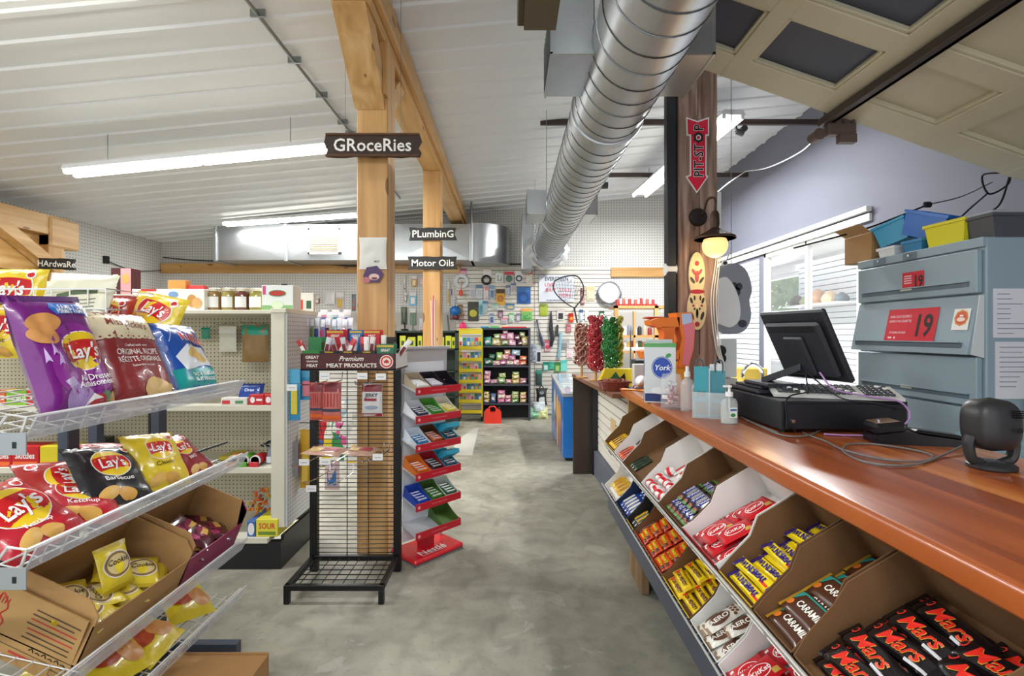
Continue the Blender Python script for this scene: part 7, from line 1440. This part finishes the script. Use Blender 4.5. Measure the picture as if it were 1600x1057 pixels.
rows_=[ # (px,w px,h px,z index,stack z px, colour)
 (0,[(762,13,14,0,'#5fae9e'),(775,15,12,0,'#d8c48a'),(789,14,10,0,'#8a9a5c'),(800,13,10,0,'#e8b4c8'),(813,10,9,0,'#5a2f3c'),(821,12,15,0,'#d8c48a'),(777,10,9,10,'#a8b87c'),(786,11,10,9,'#c07a98'),(797,12,11,10,'#e8b4c8'),(808,11,10,8,'#5a2f3c'),(816,9,8,14,'#a8b87c'),(790,9,7,18,'#c8909c')]),
 (1,[(763,16,12,0,'#3f7a5c'),(776,14,8,0,'#e8c0b8'),(786,13,9,0,'#c06a9c'),(797,12,8,0,'#f0e4d0'),(807,11,9,0,'#e8a8b0'),(818,13,8,0,'#e8875c'),(780,10,13,8,'#a8c86a'),(790,12,9,9,'#e8a8b0'),(800,12,8,8,'#c07a98'),(806,14,9,16,'#a8c8d8'),(818,12,7,8,'#e8875c'),(793,10,8,17,'#e0a890'),(768,10,7,11,'#3f7a5c')]),
 (2,[(760,11,8,0,'#e8b4c8'),(760,11,7,7,'#e8a8b0'),(761,11,7,14,'#e8b4c8'),(772,13,7,0,'#c8909c'),(784,12,11,0,'#8ab86a'),(785,11,7,10,'#c0d08c'),(795,10,7,0,'#e8a8b0'),(806,12,8,0,'#dcc27c'),(806,12,7,8,'#d8c878'),(818,12,9,0,'#c8909c'),(806,11,5,14,'#a8b87c')]),
 (3,[(759,11,7,0,'#dcc27c'),(759,11,7,7,'#d8c878'),(759,10,5,13,'#dcc27c'),(770,9,15,0,'#6a7a9c'),(783,12,7,0,'#e88cb0'),(783,12,7,7,'#f0e4d0'),(783,12,6,14,'#e88cb0'),(794,10,8,0,'#e88cb0'),(794,9,5,7,'#e8a8b0'),(805,12,7,0,'#8ab86a'),(805,11,7,7,'#c0d08c'),(805,11,5,13,'#a8b87c'),(818,11,7,0,'#dcc27c'),(818,11,6,7,'#e0a890'),(818,10,5,12,'#dcc27c')])]
seen={}
for zi,items in rows_:
    for i,(px,w,h,st,cl) in enumerate(items):
        s_=['top','second','third','lowest'][zi]; key=(zi,cl); seen[key]=seen.get(key,0)+1; tot=sum(1 for q in items if q[4]==cl)
        bundle(X(px,d),8.50-.02*(st>0),bzs[zi]+.001+st*d/FPX,w*d/FPX,h*d/FPX,cl,CN[cl]+' wrapped bundle on the '+s_+' shelf of the dark shelf unit',(CN[cl]+' bundles on the '+s_+' shelf') if tot>1 else None)
m=MB(mt('#b81c24',.5)); m.m=T(X(800,d),8.5,bzt+.001); m.box((-.18,-.06,0),(.25,.1,.025),mt('#c8202c',.5),.005); solo('red_packet',m,'long red packet lying on top of the dark shelf unit','packet')
for k,(px,cl,w) in enumerate(((757,'#2c8aa8',.14),(772,'#5fae6a',.15),(788,'#e0d8a0',.12))): m=MB(mt(cl,.5)); m.box((X(px,d)-w/2,8.45,bzt+.001),(X(px,d)+w/2,8.6,bzt+.03+.01*k),None,.004); solo('flat_packet',m,['teal','green','cream'][k]+' flat packet on top of the dark shelf unit','packet')
def yellowrack():
    t=Thing('card_rack','yellow wire rack on castors holding seed and card packets','rack'); d=8.35; YM=mt('#d8c21c',.4); x0,x1=X(717,d),X(753,d); 
    m=MB(YM)
    for x in (x0,x1): m.cyl((x,d,.08),(x,d,1.58),.012,n=6); m.cyl((x,d+.25,.08),(x,d+.25,1.58),.012,n=6)
    m.cyl((x0,d,1.58),(x1,d,1.58),.012,n=6); m.box((x0,d-.01,Z(522,d)),(x1,d,Z(516,d)))
    t.part('frame',m); zs=[Z(p,d) for p in (544,562,579,596,611,627)]
    for z in zs+[.17]: m=MB(YM); m.box((x0,d-.05,z-.025),(x1,d-.045,z+.03)); m.box((x0,d-.05,z-.03),(x1,d+.2,z-.022)); t.part('tray',m)
    for x in (x0,x1):
        for y in (d,d+.25): m=MB(BLACK); m.lathe([(.03,-.014),(.036,0),(.03,.014)],(x,y,.036),None,12,'x'); m.cyl((x,y,.05),(x,y,.09),.01); t.part('castor',m)
    t.done(); pal=['#e8e4d8','#c83a4a','#3a8a5a','#d8b43c','#4a7ab8','#e8a0b0','#6ab0a8']
    for r,z in enumerate(zs):
        for c in range(6):
            x=x0+.03+c*(x1-x0-.06)/5; m=MB(mt(pal[(r*3+c*2)%7],.5)); h=.14 if r else .2; m.box((x-.03,d-.0,z-.02),(x+.03,d+.012,z-.02+h),None,.001); m.box((x-.02,d-.001,z+h*.2),(x+.02,d,z+h*.55),mt(pal[(r+c*3+1)%7],.5)); solo('seed_packet',m,ORD[c]+' card packet from the left, '+ORD[r]+' tier down, yellow rack','packet')
yellowrack()
def fuelcan():
    t=Thing('fuel_can','red plastic fuel can on the floor below the dark shelf unit','fuel can'); d=8.2; M_=Matrix.Translation((X(770,d),d,0)); RC=mt('#d8301c',.4)
    m=MB(RC,M_); w,h=.145,.23
    pr=[(-w,.01),(-w+.01,0),(w-.01,0),(w,.01),(w,h*.75),(w-.03,h),(.05,h+.0),(.04,h-.05),(-.04,h-.05),(-.05,h),(-w+.04,h),(-w,h*.8)]
    m.prism(pr,(0,-.08,0),(1,0,0),(0,0,1),(0,1,0),.16); t.part('body',m); m=MB(RC,M_); m.tube(bez([(-.07,0,h-.01),(-.05,0,h+.035),(.03,0,h+.04),(.06,0,h-.0)]),.013); t.part('handle',m); m=MB(BLACK,M_); m.cyl((.095,0,h-.01),(.12,0,h+.03),.022); t.part('cap',m); t.done()
fuelcan()
# freezer
def freezer():
    t=Thing('ice_cream_freezer','blue chest freezer with sloping glass lid and ice cream cone print','freezer'); FB_=mt('#1f6fc0',.35,coat=.3); x0,x1,y0,y1=.625,1.25,5.72,7.3
    m=MB(FB_); m.prism([(y0,.04),(y1,.04),(y1,.86),(y0,.76)],(x0,0,0),(0,1,0),(0,0,1),(1,0,0),x1-x0); t.part('cabinet',m)
    m=MB(mt('#b8bcc0',.3,.5)); m.prism([(y0-.01,.76),(y1,.86),(y1,.90),(y0-.01,.80)],(x0-.01,0,0),(0,1,0),(0,0,1),(1,0,0),x1-x0+.02); t.part('lid_frame',m)
    m=MB(mt('#9ab0bc',.03,coat=1)); 
    for a,b in ((y0+.05,(y0+y1)/2-.02),((y0+y1)/2+.02,y1-.06)): za=.80+(a-y0)/(y1-y0)*.1; zb=.80+(b-y0)/(y1-y0)*.1; m.add([(x0+.04,a,za+.003),(x1-.04,a,za+.003),(x1-.04,b,zb+.003),(x0+.04,b,zb+.003)],[(0,1,2,3)])
    t.part('glass',m)
    q=MB(mt('#c8904c',.5)); q.m=FR((x0-.001,6.5,.4),(0,-1,0),(0,0,1))
    for i,(cx,rx) in enumerate(((-.28,.13),(.10,.17),(.42,.14))):
        q.disc(cx,.14-.04*i,rx,.20,mt(['#e8d8b0','#d8a860','#c89858'][i],.5,n=.2,s=30),off=.001+.0004*i,rot=.1); q.disc(cx+.02,-.16,rx*.7,.22,mt(['#b8784a','#d09a5c','#a8683c'][i],.5,n=.3,s=40),off=.0016+.0004*i)
    q.disc(-.3,-.25,.3,.12,mt('#5a9ad8',.5),off=.0006); t.part('printed_cones',q)
    m=MB(DARK); m.box((x0+.03,y0+.03,0),(x1-.03,y1-.03,.04)); t.part('base',m); t.done()
freezer()
# poster and net
t=Thing('bait_poster','white poster with dark and red lettering behind the landing net on the slatted wall','poster'); d=8.955; x0,x1=X(842,d),X(897,d); z0,z1=Z(472,d),Z(430,d); w=x1-x0;h=z1-z0
m=MB(mt('#dfe3ec',.5)); m.box((x0,d,z0),(x1,d+.006,z1)); t.part('sheet',m); m=MB(mt('#2c3040',.5)); m.m=FR(((x0+x1)/2,d-.001,(z0+z1)/2),(1,0,0),(0,0,1)); m.text('EVERGREEN',0,h*.36,h*.2,m.mat,bold=.05,sx=.82); m.text('evergreenbaitandtackle',0,-h*.43,h*.09,m.mat,sx=.9); t.part('dark_lettering',m)
m=MB(mt('#d8485c',.5)); m.m=FR(((x0+x1)/2,d-.001,(z0+z1)/2),(1,0,0),(0,0,1)); m.text('LIVE',-w*.2,h*.14,h*.18,m.mat,bold=.05,sp=1.1); m.text('BAIT',-w*.16,-h*.06,h*.18,m.mat,bold=.02,sp=1.1); m.text('SOLD',w*.25,-h*.06,h*.18,m.mat,bold=.02,sp=1.1); m.text('HERE',w*.25,-h*.26,h*.18,m.mat,bold=.02,sp=1.1); t.part('red_lettering',m); t.done()
d=8.75; m=MB(mt('#22242c',.5)); pts=[(866,440),(880,433),(898,431),(906,436),(912,450),(910,465),(901,478),(897,481),(886,475),(872,463),(865,452)]
m.tube(bez([(X(a,d),d,Z(b,d)) for a,b in pts+[pts[0]]],5),.013,n=6); m.tube([(X(897,d),d,Z(480,d)),(X(902,d),d,Z(505,d))],.016,n=6)
m.tube([(X(898,d),d,Z(433,d)),(X(898,d),8.99,Z(431,d))],.006,n=5); m2=MB(mt('#4a4e58',.7))
for k in range(9):
    a=X(868+k*5,d); m2.tube([(a,d+.02,Z(436+abs(4-k)*1.2,d)),(a+.02*(4-k),d+.06,Z(470-abs(4-k)*2,d))],.0025,n=4)
for k in range(6): z=Z(440+k*5,d); m2.tube([(X(868+k,d),d+.03,z),(X(908-k*1.2,d),d+.03,z-.02)],.0025,n=4)
t=Thing('landing_net','dark fishing landing net hanging in front of the white poster','fishing net'); t.part('hoop_and_handle',m); t.part('mesh',m2); t.done()
d=8.92
t=Thing('hand_net','round silver-rimmed net hanging at the right of the landing net','fishing net'); m=MB(mt('#b8bcc4',.3,.7)); cx,cz=X(952,d),Z(457,d); rr=16.5*d/FPX; m.tube([(cx+rr*math.cos(a),d,cz+rr*math.sin(a)) for a in [k*2*PI/28 for k in range(28)]],.014,n=6,closed=True); m.tube([(cx+rr*1.13*math.cos(a),d+.02,cz-.04+rr*1.13*math.sin(a)) for a in [k*2*PI/28 for k in range(28)]],.012,mt('#6a6e7c',.4,.4),n=6,closed=True); t.part('rim',m)
m=MB(mt('#d4d6dc',.5)); m.lathe([(rr*.97,0),(rr*.7,.03),(0,.04)],(cx,d+.005,cz),None,28,'y'); t.part('white_bag',m); t.done()
# packs on the slatwall: (x0,y0,x1,y1,body,top,blister,label)
d=8.975
P_=[(714,420,729,434,'#d8a0b0','#a83a6a',None,'pink header card over the white hose coil'),(755,421,768,432,'#e8e4e0','#e8d8d0',None,'white header card above the black cable coil'),(774,423,787,442,'#dcdcd8','#b8c8b0','#8a9a90','pale blister card right of the black coil'),(788,425,803,443,'#b8b4b0','#c82c38','c#3a6a4a','red topped card with dark green puck'),(805,424,817,442,'#dcdee2',None,'r#22262e','white card holding a dark round coil'),(822,424,832,443,'#f0d8cc','#d87a6a','#c8dcc8','peach card at the right end of the top row'),
(734,445,743,466,'#d4d6d8','#b8bcc4','#b0b4c0','first pale blister pack in the second row'),(744,445,754,467,'#dcdcdc','#5a7a9a','#b8bcc4','second pale blister pack in the second row'),(755,448,764,472,'#dcd4d4','#d89a9a','#c8b8b8','third pinkish blister pack in the second row'),(765,446,773,468,'#b4c4d4','#7a9ac0','#5a7a9c','fourth bluish blister pack in the second row'),(775,452,789,477,'#d8a02c','#4a3418','c#b87818','orange card with dark handle in the second row'),(790,446,797,463,'#c8ccd4','#6a7a9c','#8a94a8','small grey-blue card right of the orange card'),(798,443,806,456,'#d0d4dc','#5a6a8a','#b8a8b0','tiny silver card near the big blue card'),(808,449,829,475,'#2860a8','#3a74b8','r#1c4a8c','large blue card with a ring printed on it'),
(716,476,723,495,'#b89a6a','#7a5a3c','#a88a5a','tan narrow pack at the left of the slatted wall'),(731,472,748,502,'#3a3a2c','#2c2c24','c#d0c83c','black card with yellow round lure'),(748,468,754,494,'#8ac0cc','#b8dce0','#5a9ab0','light teal narrow pack'),(754,470,762,490,'#a8c8d4','#4a8ab0','#c8b8b8','teal and pale pack beside the narrow one'),(768,474,779,485,'#c8d4cc','#7ab0a0','#b8c0b8','pale green flat pack in the middle'),(790,475,804,484,'#7a9ab0','#3a6a8c','#c8b88a','small blue and tan pack in the middle'),(814,482,832,501,'#7ab85a','#e8a05a','#3a9a6a','green and orange fanned pack'),(765,490,772,506,'#c4ccd8','#8a98b0','#3a5a9a','small navy pack in the lower row'),(778,485,786,497,'#8a6a7c','#5a3a5a','#b89aa8','dark mauve pack in the lower row'),(795,489,803,504,'#c8dcc8','#6aa86a','#a8c0a8','pale green pack in the lower row'),(806,490,813,503,'#a8a8b4','#7a7a8c','#c8c8d0','grey pack in the lower row'),(783,497,793,507,'#c8c4cc','#d88a9a','#b8a8b0','pinkish grey pack just above the shelf unit'),
(843,475,856,494,'#a8b83c','#7a8a2c','c#5a6a2c','lime green packet left of the net handle'),(870,483,882,501,'#e4dcdc','#d8c8c8','#3a3a3c','white card with two small hooks'),(888,490,896,504,'#d83a24','#b82a1c','c#e8a03c','red packet with orange badge'),(884,507,892,520,'#c8787c','#a84a54','#d8b0b0','dusty red pack under the red packet'),(905,484,911,502,'#b8c8d8','#3a5a8c','#d8e0e8','narrow blue-white pack'),(914,486,919,502,'#e8e4e0',None,None,'narrow white strip pack'),(907,450,913,477,'#8a5a54','#6a3a3a','#c8b8b0','brown red narrow pack beside the gold mesh'),(916,448,929,470,'#d0c4a0','#c8b88a','#e8dcb8','gold crinkled mesh pack'),(936,486,944,497,'#3a6a4a','#2c4a38','#d8d8d0','dark green pack right of the gold mesh'),(935,499,947,508,'#4a4a8a','#6a5a9a','#8a8ab8','indigo pack above the red lollipops'),
(851,532,860,549,'#e0a8b4','#c8647a','c#d84a6a','pink packet right of the dark rods'),(838,540,846,568,'#e0e0e0','#d0d0d0','#2c2c30','tall white pack with black tool, lower right of shelf unit'),(831,538,838,566,'#b8c0cc','#8a94a8','#7a849c','tall grey-blue pack beside the white one'),(885,545,895,560,'#e8e4e4','#e0c8cc','#f0c8d0','white and pale pink pack near the lollipops'),(876,563,886,580,'#7ad4c8','#5ac0b4',None,'turquoise box above the freezer'),(857,565,866,578,'#3aa88c','#2c8a74','#7ac8b0','teal packet above the freezer left'),(866,566,875,582,'#5a9a54','#3a7a3c','#a8c87a','green packet above the freezer'),(848,566,857,580,'#4ab0a0','#1f7a6c','#d8e8e0','sea green packet above the freezer, farthest left'),(837,578,847,602,'#3a5a54','#2c8a74','#4a4a4c','dark teal pack under the tall white pack'),(872,530,889,546,'#b8b8b4','#a8a8a4','#8a8a8c','grey wire tray pack')]
for i,(a,b,c,e,body,top,bl,lab) in enumerate(P_): hangpack(a,b,c,e,d,body,top,lab+' on the back slatted wall',None,bl,.03,'hanging_packet','packet',soft=(i%3==2 and not (bl and bl[0]=='r')))
def coil(px,py,r,d,cl,lab,n=3,th=.018,cat='coil'):
    m=MB(mt(cl,.4)); cx,cz=X(px,d),Z(py,d)
    for k in range(n): rr=(r-1.3*k)*d/FPX; m.tube([(cx+rr*math.cos(a),d-.03+.0*k,cz+rr*math.sin(a)) for a in [j*2*PI/22 for j in range(22)]],th,n=6,closed=True)
    solo('hose_coil',m,lab,cat)
coil(721,440,10,d,'#e0e4e4','white hose coil under the pink header card'); coil(760,438,7,d,'#2c2c2c','black cable coil on the back slatted wall',2,.014)
def rod(pts,r,cl,lab,nm='fishing_rod',cat='fishing rod',d=8.945): m=MB(mt(cl,.4)); m.tube([(X(a,d),d,Z(b,d)) for a,b in pts],r); solo(nm,m,lab,cat)
rod([(839,500),(841,512),(846,530),(849,541)],[.02,.012,.03,.035],'#4a5468','dark telescopic fishing rod on the left of the slatted wall right panel'); rod([(861,487),(861,515),(863,530),(861,542)],[.012,.045,.04,.03],'#2a2c34','thick black rod case on the slatted wall'); rod([(871,508),(870,525)],[.02,.03],'#2c3038','short dark grip beside the black rod case'); rod([(876,520),(875,540),(873,560)],[.03,.025,.035],'#8ab8c8','pale blue handled tool on the slatted wall')
for lab,px,py,cl,rx,rz in (('blue round lure at the left end of the slatted wall',711,486,'#1c6fb8',.10,.09),('dark red lure below the blue one',713,496,'#6a1c2c',.06,.05),('hot pink float hanging below',723,511,'#e8286c',.065,.085),('coral red tag under the white hose coil',720,458,'#e8503c',.04,.06)):
    m=MB(mt(cl,.35)); m.lathe([(rx*math.sin(a),-rz*math.cos(a)) for a in [j*PI/8 for j in range(9)]],(X(px,8.85),8.85,Z(py,8.85)),None,16,sy=.5); m.tube([(X(px,8.85),8.87,Z(py,8.85)+rz),(X(px,8.85)+.01,8.985,Z(py,8.85)+rz+.18)],.005,n=4); solo('fishing_float',m,lab,'fishing float')
# floor bags and backpack right of unit
t=Thing('backpack','small black backpack hanging low on the slatted wall','backpack'); d2=8.75; m=MB(mt('#202226',.6)); m.m=FR((X(846,d2),d2,Z(633,d2)),(1,0,0),(0,0,1)); m.pillow(.22,.30,.14,m.mat,seed=3,nu=8,nv=8,pinch=.2); t.part('body',m); m=MB(mt('#d0d0d0',.5)); m.m=FR((X(846,d2),d2-.075,Z(631,d2)),(1,0,0),(0,0,1)); m.rect(0,.08,.10,.10,m.mat,nx=1,ny=1); m.disc(0,.2,.04,.03,mt('#8a8c90',.4),rings=1); t.part('white_tag',m); m=MB(BLACK); m.tube(bez([(X(842,d2),d2,Z(608,d2)),(X(846,d2),d2,Z(603,d2)),(X(850,d2),d2,Z(608,d2))]),.01); t.part('strap',m); t.done()
for k,(px,cl,w,z) in enumerate(((836,'#9ad0a8',.24,0),(848,'#d8dca0',.2,0),(842,'#c8d4d8',.24,.1))): m=MB(mt(cl,.3,coat=.3,n=.2,s=15)); m.m=T(X(px,8.55),8.6,z,0,R(72)); m.pillow(w,.2,.14,m.mat,seed=k+60,nu=8,nv=8,wr=.3); solo('bag_of_goods',m,['mint green','pale yellow','clear whitish'][k]+' plastic bag of goods on the floor right of the shelf unit','bag')
# ================================================================ pegboard wall left of slatwall
d=8.99
Q_=[(563,433,572,446,'#b87a5a','orange brown packet high behind the thick post'),(572,436,582,450,'#b8bcc4','grey packet beside the orange brown one'),(440,444,450,456,'#4a4650','dark small packet behind the white tissue box'),(461,464,471,476,'#a84a2c','red brown packet over the gondola end'),(472,465,481,474,'#2c4a34','dark green packet over the gondola end'),(490,464,500,475,'#9a5a54','dusty red packet over the gondola end'),(507,456,524,476,'#d8d4d4','white carded pack with red text over the gondola end'),(525,457,538,484,'#c8b8b8','pale tool pack with red scissors'),(550,460,556,486,'#6a6e74','grey thin tool left of the thick post'),(558,490,562,505,'#4a4c50','short dark tool left of the thick post'),
(630,430,635,456,'#c8c0b0','wooden handled brush right of the thick post'),(643,431,652,449,'#a8762c','amber packet between the posts'),(655,433,664,447,'#d0b8b8','pale pink packet between the posts'),(640,457,651,478,'#5aa8d0','sky blue brush pack between the posts'),(627,480,636,507,'#4a5a3c','green handled utensil between the posts'),(641,482,650,508,'#5a7a5c','long green tongs between the posts'),(655,498,663,520,'#c8ccd0','silver utensil pack between the posts'),(632,458,636,472,'#8a7a6c','small brown brush between the posts'),(700,452,706,462,'#a89ab0','lilac tag right of the farther post'),(699,440,703,478,'#d8c4a0','long wooden handle right of the farther post'),(703,485,709,500,'#6a6c72','dark utensil right of the farther post')]
for i,(a,b,c,e,cl,lab) in enumerate(Q_): hangpack(a,b,c,e,d,cl,'#d8d4d0' if i%2 else None,lab,None,['#c84a4a','#e0e0dc','#3a4a5a','#c8a84a'][i%4] if i%3 else None,.03,'hanging_packet','packet',soft=i%2==0)
for i,(px,py,cl) in enumerate(((633,512,'#2c2c30'),(645,513,'#b8bcc0'),(701,515,'#8a8c90'),(612,505,'#a8a8a8'))):
    m=MB(mt(cl,.3,.6)); m.lathe([(.0,-.02),(.06,-.01),(.07,.02),(.065,.02),(0,-.01)],(X(px,d),d-.06,Z(py+4,d)),None,14); m.cyl((X(px,d),d-.04,Z(py+2,d)),(X(px-2,d),d,Z(py-22,d)),.01,n=6); solo('ladle',m,['black ladle behind the silver stand, left','steel ladle between the posts','grey skimmer right of the farther post','small pale ladle beside the thick post'][i],'ladle')
t=Thing('green_cabinet','dark green shelf case with yellow packs behind the silver stand','shelf case'); d=7.6; GR_=mt('#1f3028',.5); x0,x1=X(616,d),X(714,d); zt=Z(517,d)
m=MB(GR_); m.box((x0,d+.28,0),(x1,d+.3,zt)); m.box((x0,d,0),(x0+.03,d+.3,zt)); m.box((x1-.03,d,0),(x1,d+.3,zt)); m.box((x0,d,zt-.03),(x1,d+.3,zt)); t.part('case',m)
for py in (545,580,620): m=MB(GR_); m.box((x0,d,Z(py,d)-.02),(x1,d+.28,Z(py,d))); t.part('shelf',m)
t.done()
for k,(px,w) in enumerate(((628,9),(642,12),(655,7),(689,8),(700,9),(708,6))): m=MB(mt('#c8cc2c',.5)); m.box((X(px-w/2,d),d+.05,Z(545,d)+.001),(X(px+w/2,d),d+.12,Z(525+2*(k%2),d)),None,.002); m.box((X(px-w/4,d),d+.049,Z(540,d)),(X(px+w/4,d),d+.05,Z(533,d)),mt('#3a4a2c',.5)); solo('yellow_pack',m,ORD[k]+' yellow pack from the left in the dark green case','pack')
# ================================================================ right rear corner
d=7.7
def woodshelf():
    t=Thing('pine_shelving','pine frame shelving in the right rear corner behind the lollipops','shelving'); 
    xa,xb=X(960,d),X(1044,d)
    for px in (960,1023): m=MB(TIMBER); m.box((X(px,d),d,0),(X(px+6,d),d+.06,Z(478,d))); t.part('post',m)
    m=MB(TIMBER); m.box((X(990,d),d,0),(X(993,d),d+.06,Z(487,d))); t.part('post',m)
    for py in (478,524,548): m=MB(TIMBERX); m.box((xa,d,Z(py,d)-.04),(xb,d+.45,Z(py,d))); t.part('shelf',m)
    t.done()
woodshelf()
for k in range(14):
    px=964+k*4.6; cl=['#b83a34','#d8d4d0','#c85a4a','#e0dcd4'][k%4]; m=MB(mt(cl,.5)); m.box((X(px,d),d+.02,Z(478,d)+.001),(X(px+3.8,d),d+.12,Z(468-(k%3),d)),None,.003); m.box((X(px,d),d+.018,Z(478,d)+.001),(X(px+3.8,d),d+.02,Z(475,d)),mt('#a82c2c',.5)); solo('small_carton',m,ORD[k]+' small red and white carton from the left on top of the pine shelving','carton')
for k in range(9):
    px=970+k*8; cl=['#3a4454','#d8dce0','#7a8490','#c8ccd0','#2c2c30','#b8a890','#8a2c2c','#d8d8d8','#3c3c3c'][k]; m=MB(mt(cl,.45)); m.lathe([(0,0),(.035,0),(.036,.09+.02*(k%3)),(.02,.12+.02*(k%3)),(0,.125+.02*(k%3))],(X(px,d),d+.1,Z(524,d)+.001),None,12); solo('canister',m,ORD[k]+' canister from the left on the upper pine shelf','canister')
for k in range(10):
    px=972+k*6; cl=['#a83a2c','#d8d0c8','#c8a04a','#8a2c2c','#e0dcd8','#3a5a3c','#b85a3c','#d8d8d0','#7a2c34','#c8b8a0'][k]; m=MB(mt(cl,.45,n=.2,s=30)); m.m=FR((X(px,d),d+.08,Z(548,d)+.001),(1,0,0),(0,0,1)); m.pillow(.07,.13+.02*(k%2),.04,m.mat,seed=k,nu=5,nv=5); solo('small_bag',m,ORD[k]+' small goods bag from the left on the lower pine shelf','bag')
m=MB(mt('#dcdcd8',.4)); m.box((X(958,6.9),6.9,.9),(X(1046,6.9),7.5,.95),None,.005); m.box((X(960,6.9),6.92,0),(X(1044,6.9),7.45,.9),mt('#c0beb6',.5)); m.box((X(958,6.4),6.5,1.27),(X(1046,6.4),6.85,1.31),WHITE,.004); m.box((X(959,6.5),6.52,0),(X(962,6.5),6.56,1.27),WHITE); m.box((X(1042,6.5),6.52,0),(X(1045,6.5),6.56,1.27),WHITE); solo('white_bench',m,'white two-level bench in front of the pine shelving','bench')
m=MB(mt('#2a2a2e',.5)); m.box((X(992,5.6),5.6,Z(577,5.6)),(X(1010,5.6),5.8,Z(562,5.6)),None,.01); m.box((X(988,5.6),5.58,Z(583,5.6)),(X(1012,5.6),5.8,Z(577,5.6)),mt('#d86a2c',.5),.004); m.box((X(990,5.6),5.62,0),(X(1010,5.6),5.78,Z(583,5.6)),mt('#4a4a4e',.5)); solo('tool_bench',m,'black and orange tool case on a stand beyond the far counter','tool case')
m=MB(STEEL); m.cyl((1.09,4.4,1.07),(1.09,4.4,Z(517,4.4)),.006); solo('thin_rod',m,'thin metal rod standing on the far counter right of the green lollipops','rod')
# floor patch and clutter below the window etc.
m=MB(mt('#b5b3a8',.6,n=.06,s=5)); m.add([P(712,690,EYE*FPX/168),P(740,670,EYE*FPX/148),P(748,668,EYE*FPX/146),P(738,712,EYE*FPX/190),P(706,712,EYE*FPX/190)],[(0,1,2,3,4)]); 
for i,v in enumerate(m.v): m.v[i]=Vector((v.x,v.y,.002))
solo('floor_patch',m,'lighter rectangular patch of paint on the concrete beside the silver stand','floor patch')
